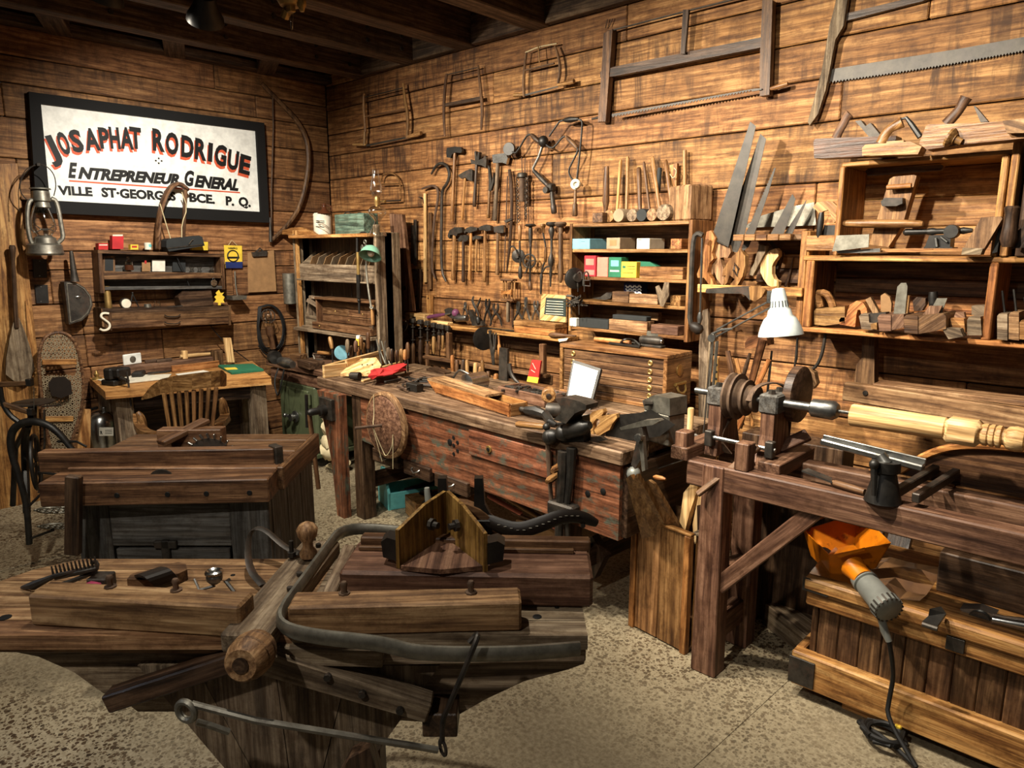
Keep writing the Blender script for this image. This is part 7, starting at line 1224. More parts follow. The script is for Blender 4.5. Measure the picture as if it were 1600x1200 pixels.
it('arm_lamp', 'spring arm work lamp with a white bell shaped metal shade', 'lamp', [('shade', b, 'shade', sh_), ('bulb', q, 'cream'), ('upper_arm', a1, 'steel'), ('lower_arm', a2, 'steel'), ('spring', sp, 'steel'), ('joint', jn, 'steel')])
# ================= big plank shelf unit with planes
SF = 3.16; f = YP(SF); su = []
xL, xP, xE = f(1262, 450).x, f(1548, 450).x, .15
ZB, ZM, ZT2 = 1.265, 1.575, 1.955
def bxx(nm, x0, x1, y0, y1, z0, z1, mt, c=.004): b = B(); b.box(V(((x0 + x1) / 2, (y0 + y1) / 2, z0)), x1 - x0, y1 - y0, z1 - z0, None, c); su.append((nm, b, mt))
bxx('bottom_shelf', xL - .02, xE, SF, WY, ZB - .022, ZB, 'orange'); bxx('middle_shelf', xL - .03, xE, SF, WY, ZM - .022, ZM, 'pine')
bxx('left_post', xL - .015, xL + .02, SF, SF + .04, ZB, ZM - .022, 'orange'); bxx('divider', xP - .012, xP + .016, SF, WY - .01, ZB, ZM - .022, 'orange')
for i in range(3): bxx('side_board', xL - .01, xL + .012, SF + .042 + .08 * i, SF + .04 + .08 * (i + 1), ZB, ZM - .022, 'brown')
for i in range(4): bxx('back_board', xL + .02, xE, WY - .012, WY - .002, ZB + .07 * i + .002, ZB + .07 * (i + 1), 'brown' if i > 1 else 'orange')
for x in (f(1400, 540).x, f(1590, 540).x): pass
it('plane_shelf', 'large two tier plank shelf of wooden planes on the right wall', 'shelf', su)
su = []; ux0, ux1 = f(1309, 300).x, f(1575, 300).x
bxx('top', ux0, ux1, SF + .02, WY, ZT2 - .018, ZT2, 'pine'); bxx('side', ux0, ux0 + .02, SF, WY, ZM, ZT2 - .018, 'pine')
xd = f(1559, 300).x; bxx('side', xd, xd + .022, SF, WY, ZM, ZT2 - .018, 'pine'); bxx('side', xd + .03, xd + .055, SF - .01, WY, ZM, ZT2 + .04, 'pine')
for i in range(3): bxx('back_board', ux0 + .02, xd, WY - .012, WY - .002, ZM + .12 * i + .002, ZM + .12 * (i + 1), 'pine')
it('plane_case', 'open pine box standing on the plank shelf behind the jack planes', 'case', su)
b = B(); b.box(V((-.28, 3.3, ZM)), .36, .3, .45, None, .004); q = B(); q.box(V((-.28, 3.146, ZM + .03)), .30, .01, .4, None, .002); it('dark_case', 'dark wooden case at the right end of the plank shelf', 'case', [('case', b, 'dark'), ('panel', q, 'dark')])
# planes on top
def plane(label, body, yy, th, mt, tote=None, tm='oak', iron=None, extra=None, name='jack_plane', grp='large planes on top of the shelf unit', ty=None):
    b = pr(YP(yy), body, Y * th, X); ps = [('body', b, mt)]
    if tote: q = B(); p = [PY(x, y, yy + th * .45) for x, y in tote]; k = S(p[0]); q.tube(smooth(p, 1), [.02, .019, .017, .019, .022], 10, fl=.7); ps.append(('tote', q, tm))
    if iron: q = pr(YP(yy + th * .25), iron, Y * th * .5, Z); ps.append(('iron', q, 'iron'))
    if extra: ps += extra
    it(name, label, 'plane', ps, grp)
plane('long dark reddish jack plane, leftmost on top of the case', [(1271, 221), (1274, 217), (1290, 216), (1400, 212), (1400, 242), (1290, 247), (1272, 247)], 3.20, .08, 'walnut', [(1306, 216), (1312, 203), (1318, 194), (1322, 184), (1328, 178)], 'red', [(1336, 189), (1345, 188), (1352, 197), (1360, 192), (1378, 214), (1358, 214)])
plane('pale beech smoothing plane in the middle on top of the case', [(1347, 231), (1352, 226), (1422, 221), (1440, 229), (1434, 241), (1360, 243), (1347, 243)], 3.10, .08, 'ash', [(1376, 224), (1384, 208), (1392, 200), (1400, 196), (1410, 191)], 'oak', None, [('iron', tb(YP(3.14), [(1408, 186), (1416, 184), (1424, 194), (1438, 214)], [1.6, 2.6, 4, 4.5], 8), 'black'), ('heel_rail', pr(YP(3.1), [(1385, 221), (1412, 219), (1412, 222), (1385, 224)], Y * .03), 'ash')])
plane('big grey brown plane with a wooden screw knob, rightmost on the case', [(1436, 224), (1447, 196), (1455, 194), (1505, 193), (1600, 188), (1640, 190), (1640, 214), (1600, 216), (1502, 226), (1448, 234)], 3.06, .09, 'oak', [(1478, 194), (1490, 182), (1500, 170), (1505, 160), (1510, 152)], 'brown', [(1521, 165), (1524, 166), (1544, 190), (1532, 191)], [('screw', pl(YP(3.055), (1482, 214), (1503, 222), [(0, 14), (.15, 15), (.3, 13), (.45, 9), (.5, 9), (.55, 6), (1, 5)], 14), 'ash'), ('shoulder', pr(YP(3.05), [(1568, 190), (1600, 186), (1640, 186), (1640, 208), (1575, 209)], Y * -.02), 'worn')])
# in the case
b = pr(YP(3.30), [(1352, 267), (1356, 264), (1470, 257), (1474, 260), (1470, 266), (1356, 275)], Y * .03); q = pr(YP(3.24), [(1390, 280), (1396, 276), (1428, 273), (1432, 275), (1410, 352), (1388, 386), (1358, 382)], Y * .06, Z); k = pr(YP(3.20), [(1376, 315), (1382, 309), (1410, 309), (1410, 318), (1400, 322), (1378, 322)], Y * .05); h = pl(YP(3.20), (1318, 349), (1442, 350), [(0, 4), (.04, 5.5), (.3, 6.5), (.7, 6.5), (.96, 5.5), (1, 4)], 10); j = pl(YP(3.21), (1386, 293), (1424, 290), [(0, 4), (1, 4)]); s_ = pl(YP(3.19), (1366, 350), (1368, 350), [(0, 2), (1, 2)])
it('cooper_plane', 'orange two handled cooper plane leaning upright inside the pine case', 'plane', [('body', q, 'ash'), ('rear_bar', b, 'brown'), ('iron', k, 'iron'), ('handle', h, 'oak'), ('wedge', j, 'orange')])
b = pr(YP(3.12), [(1307, 368), (1358, 366), (1357, 386), (1300, 393)], Y * .004); it('cabinet_scraper', 'grey steel cabinet scraper plate leaning on the shelf front', 'scraper', (b, 'galv')); b = pr(YP(3.14), [(1306, 392), (1375, 388), (1375, 394), (1310, 396)], Y * .02); q = pr(YP(3.17), [(1376, 389), (1430, 388), (1505, 388), (1505, 392), (1430, 394), (1376, 394)], Y * .02); it('steel_chisel', 'long flat steel bladed slick with a pale handle lying on the shelf', 'chisel', [('blade', b, 'steel'), ('handle', q, 'pine')])
b = pl(YP(3.22), (1411, 363), (1452, 362), [(0, 2), (.1, 5.5), (.8, 4.5), (1, 4)]); q = pl(YP(3.22), (1450, 362), (1520, 360), [(0, 5), (.1, 6), (.2, 4.4), (.7, 4.4), (.8, 5.5), (1, 3)]); k = pr(YP(3.18), [(1452, 368), (1486, 366), (1484, 388), (1444, 388)], Y * .07, X); h = B(); h.disc(PY(1488, 362, 3.2), Y, .026, .05, 18); j = pr(YP(3.17), [(1443, 386), (1488, 386), (1488, 391), (1443, 390)], Y * .09); s_ = tb(YP(3.17), [(1470, 370), (1480, 378)], 1.8, 6); tb(YP(3.17), [(1462, 372), (1464, 386)], 2.4, 6, b=s_)
it('combination_plane', 'black cast iron combination plane on the plank shelf', 'plane', [('handle', b, 'black'), ('bar', q, 'black'), ('frame', k, 'black'), ('wheel', h, 'black'), ('sole', j, 'black'), ('screw', s_, 'steel')])
b = pr(YP(3.10), [(1506, 386), (1533, 340), (1564, 338), (1566, 342), (1538, 388), (1531, 397)], Y * .05, Z); q = pr(YP(3.095), [(1504, 387), (1536, 388), (1532, 398), (1502, 398)], Y * .06); it('leaning_block_plane', 'pale wooden plane block leaning at the right of the pine case', 'plane', [('body', b, 'worn'), ('toe', q, 'grey')])
b = pr(YP(3.14), [(1553, 386), (1560, 356), (1564, 358), (1558, 394), (1550, 396)], Y * .02, Z); it('black_iron', 'thin black plane iron leaning beside the pale block', 'plane iron', (b, 'black'))
b = pl(YP(3.06), (1582, 322), (1574, 386), [(0, 9), (.05, 11), (.2, 9), (.5, 10), (.8, 12), (1, 8)], 14); q = pr(YP(3.08), [(1580, 388), (1590, 360), (1620, 340), (1620, 386)], Y * .05); it('dark_tote', 'dark turned plane handle at the right frame edge on the shelf', 'plane', [('tote', b, 'dark'), ('body', q, 'dark')])
# planes on the lower shelf
def block(label, front, yy, th, mt, extra, name='moulding_plane'): b = pr(YP(yy), front, Y * th, X); it(name, label, 'plane', [('body', b, mt)] + extra, 'small planes on the lower plank shelf')
def side(front, yy, th, mt): return None
block('coffin plane with an open looped handle, leftmost on the lower shelf', [(1272, 486), (1275, 482), (1308, 480), (1320, 478), (1320, 505), (1288, 509), (1272, 507)], 3.19, .07, 'ash', [('loop', B().tube(smooth([PY(x, y, 3.22) for x, y in ((1282, 480), (1278, 463), (1276, 458), (1290, 457), (1298, 468), (1302, 480))], 1), .016, 8), 'oak')])
a_ = [PY(1336 + 22 * math.cos(t), 496 - 26 * math.sin(t), 3.19) for t in [i * PI / 8 for i in range(9)]]; i_ = [PY(1338 + 11 * math.cos(t), 498 - 17 * math.sin(t), 3.19) for t in [i * PI / 8 for i in range(9)]]
b = B(); b.prism([PY(x, y, 3.19) for x, y in ((1311, 500), (1314, 496), (1322, 496), (1324, 486), (1328, 476), (1338, 470), (1348, 472), (1354, 482), (1356, 498), (1346, 508), (1346, 492), (1344, 484), (1340, 484), (1338, 492), (1336, 511), (1312, 507))], Y * .10); it('arched_plane', 'orange arch shaped wooden plane second on the lower shelf', 'plane', (b, 'orange'), 'small planes on the lower plank shelf')
block('grey square plane with a slanted steel iron and small wedge', [(1342, 494), (1346, 490), (1357, 491), (1358, 504), (1368, 506), (1368, 516), (1346, 514)], 3.14, .10, 'grey', [('iron', pr(YP(3.17), [(1352, 468), (1360, 464), (1374, 490), (1366, 494)], Y * .03, Z), 'worn'), ('side_block', pr(YP(3.15), [(1358, 490), (1384, 488), (1384, 506), (1366, 508), (1358, 503)], Y * .05), 'iron'), ('wedge', pr(YP(3.13), [(1360, 506), (1370, 504), (1370, 515), (1361, 514)], Y * .03), 'ash')])
block('dark plane with a tall blue grey iron standing upright', [(1371, 496), (1375, 491), (1392, 492), (1392, 517), (1374, 517)], 3.12, .16, 'red', [('iron', pr(YP(3.18), [(1396, 490), (1402, 448), (1408, 442), (1416, 442), (1418, 448), (1414, 490)], Y * .008, Z), 'galv'), ('wedge', pr(YP(3.19), [(1414, 490), (1418, 461), (1421, 462), (1418, 490)], Y * .02), 'ash'), ('side', pr(YP(3.125), [(1392, 492), (1412, 491), (1412, 512), (1392, 516)], Y * .15), 'red')])
b = pr(YP(3.33), [(1376, 488), (1376, 462), (1382, 458), (1390, 464), (1393, 474), (1392, 490)], Y * .02); it('round_iron', 'tan rounded plane iron behind the dark planes', 'plane iron', (b, 'masonite'))
block('wide dark coffin plane with a pale iron and red wedge', [(1412, 496), (1416, 492), (1434, 494), (1434, 522), (1413, 520)], 3.10, .20, 'brown', [('side', pr(YP(3.105), [(1434, 494), (1474, 490), (1478, 494), (1478, 514), (1434, 522)], Y * .19), 'brown'), ('iron', pr(YP(3.22), [(1450, 492), (1464, 466), (1480, 466), (1470, 492)], Y * .01, Z), 'galv'), ('wedge', pr(YP(3.19), [(1440, 494), (1452, 478), (1472, 478), (1464, 494)], Y * .02, Z), 'red')])
b = pr(YP(3.32), [(1426, 470), (1432, 464), (1446, 466), (1446, 476), (1440, 486), (1428, 486)], Y * .04); it('brass_capped_plane', 'small black and yellow capped plane at the back of the lower shelf', 'plane', (b, 'dark')); b = pl(YP(3.33), (1458, 456), (1458, 486), [(0, 6), (.3, 7), (1, 5)]); it('black_knob_plane', 'black turned knob behind the wide coffin plane', 'knob', (b, 'black'))
block('pale square end block plane right of the coffin plane', [(1484, 500), (1486, 497), (1506, 498), (1508, 520), (1484, 519)], 3.16, .10, 'pine', [('wedge', pr(YP(3.20), [(1490, 497), (1493, 488), (1506, 488), (1508, 498)], Y * .03), 'red')])
b = pr(YP(3.11), [(1472, 514), (1478, 512), (1500, 514), (1505, 526), (1482, 530)], Y * .06); it('loose_wedge', 'loose grey wedge lying at the shelf front edge', 'wedge', (b, 'grey'))
block('grey narrow block standing against the shelf divider', [(1511, 500), (1514, 495), (1532, 495), (1534, 524), (1511, 524)], 3.15, .10, 'grey', [('top_block', pr(YP(3.28), [(1518, 478), (1540, 477), (1540, 492), (1518, 492)], Y * .08), 'grey')])
for i, (x0, x1, yt) in enumerate(((1558, 1574, 490), (1576, 1592, 488), (1593, 1612, 500))): block(('first', 'second', 'third')[i] + ' upright grey tan moulding plane right of the shelf divider', [(x0, yt + 4), (x0 + 3, yt), (x1, yt), (x1, 532), (x0, 530)], 3.14, .16, ('grey', 'worn', 'oak')[i], [('iron', tb(YP(3.2), [(x0 + 12, yt), (x0 + 8, yt - 36)], 1.8, 6), 'black')])
# under the shelf
b = pr(YP(3.30), [(1348, 520), (1366, 520), (1366, 600), (1334, 600), (1338, 570), (1346, 560)], Y * .06, Z); it('shelf_post', 'brown wooden post standing under the plank shelf', 'post', (b, 'brown'))
b = B(); b.bar(PY(1320, 610, 3.02), PY(1680, 668, 3.02), .05, .075, Z, .004); q = B(); q.bar(PY(1370, 600, 3.14), PY(1680, 636, 3.14), .12, .02, Z, .003); k = B(); k.disc(PY(1352, 614, 2.993), Y, .01, .006, 10); it('wall_ledge', 'grey brown timber ledge running along the wall behind the lathe', 'ledge', [('beam', b, 'worn'), ('board', q, 'worn'), ('bolt', k, 'iron')])
b = tb(YP(3.2), [(1290, 516), (1288, 535), (1284, 555), (1276, 572), (1270, 576)], 2.6, 8, sm=1); q = pr(YP(3.18), [(1240, 578), (1262, 574), (1272, 582), (1276, 600), (1270, 608), (1262, 590), (1250, 586), (1242, 600), (1240, 590)], Y * .04); it('iron_bracket', 'black bent iron brace with a worn wooden stirrup on the wall', 'bracket', [('rod', b, 'iron'), ('stirrup', q, 'worn')]); b = tb(WP(.03), [(1246, 528), (1244, 560), (1241, 575)], [1.6, 2.4, 1.2], 7); it('black_spike', 'short black spike hanging right below the lamp shade', 'spike', (b, 'black'))
# bundle of handles behind the headstock
for lb, pa, pb, r, mt, yy in (('dark brown blade shaped handle leaning left behind the lathe pulleys', (1137, 548), (1148, 605), [4, 5, 5, 4], 'brown', 2.95), ('pale thin handle second in the bundle behind the pulleys', (1150, 560), (1160, 600), [3, 3.4, 3], 'pine', 2.97), ('dark round handle with an iron ferrule behind the pulleys', (1172, 552), (1156, 605), [2.6, 3.5, 3.6, 3], 'dark', 2.92), ('thick brown curved mallet handle behind the pulleys', (1192, 530), (1172, 605), [7, 6.4, 5.5, 5], 'walnut', 2.9), ('yellow flat handle behind the pulleys', (1202, 562), (1182, 605), [4, 4.4, 4, 4], 'orange', 2.86), ('black rod handle at the right of the bundle', (1206, 548), (1200, 605), [1.6, 2, 2], 'black', 2.94)):
    p = YP(yy)(*pa); q_ = YP(yy)(*pb); base = V((q_.x, q_.y, LB)); base = p + (q_ - p) * ((LB - p.z) / (q_.z - p.z)); k = S(p); b = B(); b.tube([p, lerp(p, q_, .4), q_, base], [x * k for x in (r + [r[-1]] * 2)[:4]], 9, fl=.75); it('tool_handle', lb, 'handle', (b, mt), 'tool handles bundled behind the lathe headstock')
b = pr(YP(2.9), [(1164, 535), (1170, 526), (1185, 523), (1198, 528), (1199, 540), (1190, 542), (1164, 546)], Y * .07); it('mallet_head', 'curved reddish mallet head on top of the handle bundle', 'mallet', (b, 'walnut'))
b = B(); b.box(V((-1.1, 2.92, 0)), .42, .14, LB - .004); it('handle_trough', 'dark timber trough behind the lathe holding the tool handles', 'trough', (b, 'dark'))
# ceiling track spots and sprinkler
def spotlight(px, py, z, aim, label): 
    p = H(px, py, z); d = (V(aim) - p).normalized(); b = B(); b.lathe(p - d * .13, p + d * .0, [(0, .02), (.05, .045), (.45, .06), (.8, .085), (1, .09), (1, .08), (.7, .06)], 20); q = B(); q.tube([p - d * .10, V(((p - d * .1).x, (p - d * .1).y, 3.16))], .012, 8); it('track_spotlight', label, 'spotlight', [('shade', b, 'black'), ('stem', q, 'black')], 'black ceiling spotlights')
spotlight(321, 33, 2.72, (-5.0, 2.2, 1.3), 'black bell shaped ceiling spotlight nearest the sprinkler pipe'); spotlight(160, -2, 2.74, (-4.9, 1.2, 1.2), 'black ceiling spotlight partly cut by the top frame edge')
p = H(455, 30, 2.72); b = B(); b.lathe(p + Z * .06, p + Z * .20, [(0, .02), (0, .05), (.3, .075), (.8, .08), (1, .03)], 18); q = B(); q.tube([p + Z * .2, V((p.x, p.y, 3.17))], .02, 10); k = B(); k.box(p + Z * .03, .045, .03, .035); k.tube([p + V((-.06, 0, .02)), p + V((-.03, 0, .05))], .022, 8); k.lathe(p + V((.055, .03, .03)), p + V((.05, .03, .10)), [(0, .01), (.3, .018), (.4, .024), (1, .022)], 8); h = B(); h.lathe(p + Z * .04, p - Z * .05, [(0, .012), (.3, .012), (.6, .009), (.9, .006), (1, .002)], 10); it('ceiling_lamp', 'brass ceiling fitting with a slim pointed clear bulb', 'lamp', [('cup', b, 'brass'), ('pipe', q, 'iron'), ('socket', k, 'brass'), ('bulb', h, 'glass')])
# ================= things on the bench
def HB(x, y, dz=0): return H(x, y, BZ + dz)
b = pr(YP(2.42), [(949, 646), (965, 648), (1000, 645), (1018, 640), (1055, 664), (1030, 682), (990, 688), (946, 687)], Y * .003); q = pr(YP(2.40), [(908, 682), (916, 665), (918, 652), (926, 643), (941, 639), (943, 644), (940, 650), (963, 647), (964, 653), (957, 662), (952, 672), (944, 676), (938, 680), (932, 680), (928, 672), (936, 662), (938, 656), (932, 654), (926, 662), (927, 674), (929, 683)], Y * .028); it('short_handsaw', 'handsaw with carved tan handle lying between the post vise and oil can', 'saw', [('blade', b, 'black'), ('handle', q, 'ash')])
# post vise
pv = []; f = YP(2.24)
b = B(); b.tube([f(880, 705), f(878, 760), f(875, 800), f(872, 870)], [.024, .022, .02, .016], 8); pv.append(('post', b, 'iron'))
b = B(); b.tube([f(893, 700), f(892, 740), f(886, 790)], [.022, .018, .014], 8); pv.append(('moving_leg', b, 'black'))
b = B(); b.lathe(f(858, 683), f(922, 664), [(0, .01), (.03, .024), (.1, .031), (.17, .024), (.2, .016), (.26, .028), (.34, .036), (.40, .036), (.44, .028), (.46, .032), (.85, .032), (.9, .024), (1, .016)], 18); b.ball(f(859, 683), .034, 14); pv.append(('screw', b, 'black'))
b = B(); b.tube([f(856, 692), f(858, 740), f(862, 790)], [.012, .010, .010], 8); b.ball(f(862, 786), .016); pv.append(('handle_rod', b, 'rust'))
b = pr(YP(2.20), [(867, 623), (880, 621), (905, 627), (916, 633), (915, 640), (907, 642), (898, 646), (890, 655), (884, 662), (865, 656), (866, 654), (876, 646), (876, 636)], Y * .08); pv.append(('jaw', b, 'iron'))
b = pr(YP(2.26), [(878, 655), (910, 650), (912, 690), (876, 692)], Y * .05); pv.append(('jaw_base', b, 'black'))
b = B(); b.box(f(880, 806), .14, .06, .06, None, .008); k = B(); k.disc(f(880, 800) - Y * .035, Y, .016, .02, 6); pv.append(('bench_bracket', b, 'iron', [('bolt', k, 'steel')]))
b = tb(f, [(886, 808), (888, 875)], 3.4, 8); pv.append(('foot_rod', b, 'iron'))
b = pr(YP(2.30), [(891, 690), (920, 683), (938, 682), (946, 688), (915, 695), (893, 703)], Y * .02); pv.append(('lever', b, 'iron'))
it('post_vise', 'big black blacksmith post vise bolted to the front of the bench', 'vise', pv)
b = B(); b.lathe(f(808, 663), f(850, 667), [(0, .013), (.1, .015), (.95, .014), (1, .01)], 10); q = B(); q.ball(f(854, 667), .017); it('wooden_handle', 'orange wooden handle with an iron ball end beside the post vise', 'handle', [('grip', b, 'oak'), ('ball', q, 'black')])
p = HB(742, 622, .035); q_ = HB(822, 641, .03); b = B(); b.tube([p, q_], .014, 10); q = B(); q.tube([q_, HB(838, 643, .035), HB(853, 648, .03)], [.02, .028, .018], 8); q.tube([HB(853, 648, .03), HB(860, 660, .02), HB(868, 664, .01)], [.022, .02, .012], 8); q.tube([HB(868, 663, .012), HB(885, 662, .012)], .008, 8); it('socket_wrench', 'long steel bar with a jointed black socket head across the bench', 'wrench', [('bar', b, 'iron'), ('head', q, 'black')])
c0 = HB(855, 651); b = B(); b.lathe(c0 + Z * .035, c0 + V((.07, .03, .035)), [(0, .012), (.0, .033), (.9, .036), (1, .03)], 16); it('iron_roller', 'short dark iron roller lying behind the wrench head', 'roller', (b, 'iron'))
# long orange box
pa, pb_ = HB(672, 612), HB(795, 652); u = (pb_ - pa).normalized(); n_ = V((-u.y, u.x, 0)); ln_ = (pb_ - pa).length; ob = []
for nm, o0, w_ in (('side', n_ * 0, .012), ('side', n_ * .10, .012)): b = B(); b.prism([pa + o0 + u * .07, pb_ + o0, pb_ + o0 + Z * .062, pa + o0 + Z * .062 - u * .03], n_ * w_, u); ob.append((nm, b, 'orange'))
b = B(); b.bar(pb_ + n_ * .012 + Z * .031 - u * .006, pb_ + n_ * .10 + Z * .031 - u * .006, .012, .062); ob.append(('end', b, 'oak')); b = B(); b.prism([pa + n_ * .0 + Z * .062 - u * .03, pb_ - u * .2 + Z * .062, pb_ - u * .2 + n_ * .11 + Z * .062, pa + n_ * .11 + Z * .062 - u * .03], Z * .012, u); ob.append(('lid', b, 'worn')); b = B(); b.prism([pa + u * .07, pb_ - u * .012, pb_ - u * .012 + n_ * .1, pa + u * .07 + n_ * .1], Z * .008, u); ob.append(('bottom', b, 'dark'))
it('long_box', 'long narrow orange wooden box with a half lid on the bench front', 'box', ob)
f = YP(2.72); b = tb(f, [(704, 607), (707, 592), (716, 579), (722, 579), (735, 586), (738, 590), (741, 617)], 1.8, 8, sm=1); q = B(); c0 = HB(742, 616); q.box(c0, .22, .12, .05, rz(-10), .02); q.lathe(c0 + V((.0, -.07, .07)), c0 + V((.0, .08, .07)), [(0, .03), (.05, .05), (.9, .05), (1, .03)], 16); k = tb(f, [(755, 604), (768, 608), (772, 618)], 2.4, 8, sm=1); it('circular_saw', 'chrome portable power saw with a bent tube handle on the bench', 'power saw', [('handle', b, 'steel'), ('body', q, 'bright'), ('cord', k, 'rubber')])
# red box of drill bits
pa, pb_ = HB(779, 620), HB(852, 637); u = (pb_ - pa).normalized(); n_ = V((-u.y, u.x, 0)); rb_ = []
for o0 in (0, .15): b = B(); b.bar(pa + n_ * o0 + Z * .03, pb_ + n_ * o0 + Z * .03, .014, .06); rb_.append(('side', b, 'red'))
for p in (pa + u * .006, pb_ - u * .006): b = B(); b.bar(p + n_ * .007 + Z * .03, p + n_ * .143 + Z * .03, .012, .06); rb_.append(('end', b, 'red'))
b = B(); b.bar(pa + n_ * .075 + Z * .02, pb_ + n_ * .075 + Z * .02, .135, .03); rb_.append(('bottom', b, 'dark')); it('bit_box', 'dark red wooden box full of drill bits at the back of the bench', 'box', rb_)
rn = random.Random(21)
for i in range(26): c0 = lerp(pa, pb_, rn.uniform(.1, .9)) + n_ * rn.uniform(.03, .12) + Z * (.045 + .012 * rn.random()); d = (u * rn.uniform(-1, 1) + n_ * rn.uniform(-1, 1)).normalized() * rn.uniform(.03, .07); b = B(); b.tube([c0 - d, c0 + d], [.005, .007], 6); it('drill_bit', 'dark steel drill bit in the heap filling the red box', 'drill bit', (b, 'iron' if i % 5 else 'steel'), 'drill bits in the red box')
c0 = HB(858, 615, .085); b = B(); b.lathe(c0, c0 + V((.04, -.05, 0)), [(0, .032), (.1, .036), (.9, .036), (1, .03)], 18); q = B(); q.disc(c0 + V((.041, -.051, 0)), V((.04, -.05, 0)), .014, .004, 12); it('wooden_roller', 'tan wooden roller standing on the end of the red bit box', 'roller', [('roller', b, 'ash'), ('hole', q, 'dark')])
f = YP(3.03); b = pr(f, [(831, 562), (845, 564), (840, 599), (823, 596)], Y * .012); q = pr(YP(3.0295), [(825, 588), (842, 590), (840, 599), (823, 596)], Y * -.001); mk = tb(YP(3.029), [(832, 567), (837, 577)], .5, 4); tb(YP(3.029), [(830, 578), (836, 582)], .4, 4, b=mk); it('matchbook', 'red and yellow paper packet standing against the chest', 'packet', [('packet', b, 'red_card'), ('yellow_foot', q, 'yellow_card'), ('marks', mk, 'cream')])
b = tb(YP(2.92), [(796, 568), (797, 580), (803, 592), (812, 600)], [3.5, 4, 3, 2], 8, sm=1); it('black_handle', 'black curved iron handle standing left of the red bit box', 'handle', (b, 'iron'))
# framed white notice leaning on the chest
P_ = [V(v) for v in ((-2.235, 2.80, BZ + .002), (-1.985, 2.78, BZ + .002), (-1.98, 2.97, BZ + .305), (-2.23, 2.99, BZ + .305))]
P_ = [HB(882, 633), HB(922, 641)] ; P_ += [PY(939, 576, P_[1].y + .13), PY(895, 562, P_[0].y + .13)]
nrm = (P_[1] - P_[0]).cross(P_[3] - P_[0]).normalized(); b = B(); b.prism(P_, nrm * -.016, Z); cc = sum(P_, V((0, 0, 0))) / 4; q = B(); q.prism([cc + (p - cc) * .86 + nrm * .001 for p in P_], nrm * .001, Z); k = B(); k.prism([cc + (p - cc) * .10 + (P_[2] - P_[0]) * .2 + nrm * .0022 for p in P_], nrm * .0005); it('framed_card', 'white display card in a thin black frame leaning on the tool chest', 'framed card', [('frame', b, 'black'), ('card', q, 'white_paint')])
# oil can
c0 = HB(1030, 692); b = B(); b.box(c0 - Y * -.03, .14, .10, .13, rz(-12), .006); q = B(); q.prism([c0 + rz(-12) @ V(v) for v in ((-.07, -.02, .13), (.07, -.02, .13), (.065, -.02, .20), (-.02, -.02, .20), (-.085, -.02, .165))], rz(-12) @ V((0, .10, 0))); k = B(); k.lathe(c0 + rz(-12) @ V((-.03, -.02, .165)), c0 + rz(-12) @ V((-.045, -.05, .165)), [(0, .012), (1, .012)], 8); it('oil_can', 'grey tin oil can with a stepped slanting top at the bench end', 'oil can', [('can', b, 'galv'), ('top', q, 'galv'), ('spout', k, 'iron')])
for x, y, h_, lb in ((1059, 685, .075, 'shorter pale peg standing left at the bench end'), (1082, 676, .10, 'taller pale peg standing right at the bench end')): b = B(); c0 = HB(x - 4, y - 4) + V((0, 0, 0)); b.lathe(c0, c0 + Z * h_, [(0, .014), (.95, .0145), (1, .012)], 10); it('peg', lb, 'peg', (b, 'pale'), 'pale pegs')
f = XP(-1.42); b = tb(f, [(1070, 682), (1084, 680), (1090, 684), (1087, 696), (1076, 703), (1070, 702)], 4, 8, sm=1); q = tb(f, [(1072, 704), (1069, 714)], .9, 6); k = tb(f, [(1088, 680), (1106, 683)], 1.4, 6); it('white_clamp', 'white painted screw clamp gripping the end of the bench', 'clamp', [('frame', b, 'white_paint'), ('screw', q, 'steel'), ('lever', k, 'steel')])
f = YP(2.22); b = pr(f, [(968, 668), (1005, 657), (1028, 655), (1031, 658), (1020, 664), (970, 672)], Y * .03); q = pr(f, [(998, 668), (1003, 668), (1008, 690), (1003, 715), (992, 733), (986, 726), (994, 690)], Y * .03); k = pr(YP(2.2), [(997, 682), (1004, 682), (1008, 735), (1003, 737)], Y * .02); h = B(); h.disc(YP(2.19)(998, 684), Y, .016, .02, 10); it('folding_bracket', 'olive iron folding bench bracket clamped on the bench corner', 'bracket', [('arm', b, 'galv'), ('leg', q, 'iron'), ('stay', k, 'galv'), ('pivot', h, 'steel')])
for x, y, r, mt, lb, yy in ((990, 740, .03, 'grey_cast', 'grey round knob sticking out under the bench end', 2.30), ): b = B(); b.ball(PY(x, y, yy), r, 12); it('round_knob', lb, 'knob', (b, mt))
b = pl(YP(2.4), (1021, 745), (1040, 749), [(0, 2), (.2, 4), (.7, 4), (1, 2)]); it('orange_handle', 'small orange wooden handle under the right bench end', 'handle', (b, 'orange'))
b = tb(YP(2.5), [(1005, 740), (1088, 712)], .8, 6); it('thin_rod', 'thin bright rod sloping along the bench end', 'rod', (b, 'steel'))
f = YP(2.35); b = B(); b.ball(f(967, 786), .028, 12); b.tube([f(972, 790), f(990, 785)], .012, 8); it('pink_pestle', 'glossy pink knobbed handle beside the bench corner', 'handle', (b, 'purple'))
b = B(); b.bar(PY(1030, 775, 2.72), PY(1112, 735, 3.1), .03, .09, Z); it('red_board', 'dark red board sloping up behind the offcut box', 'board', (b, 'red'))
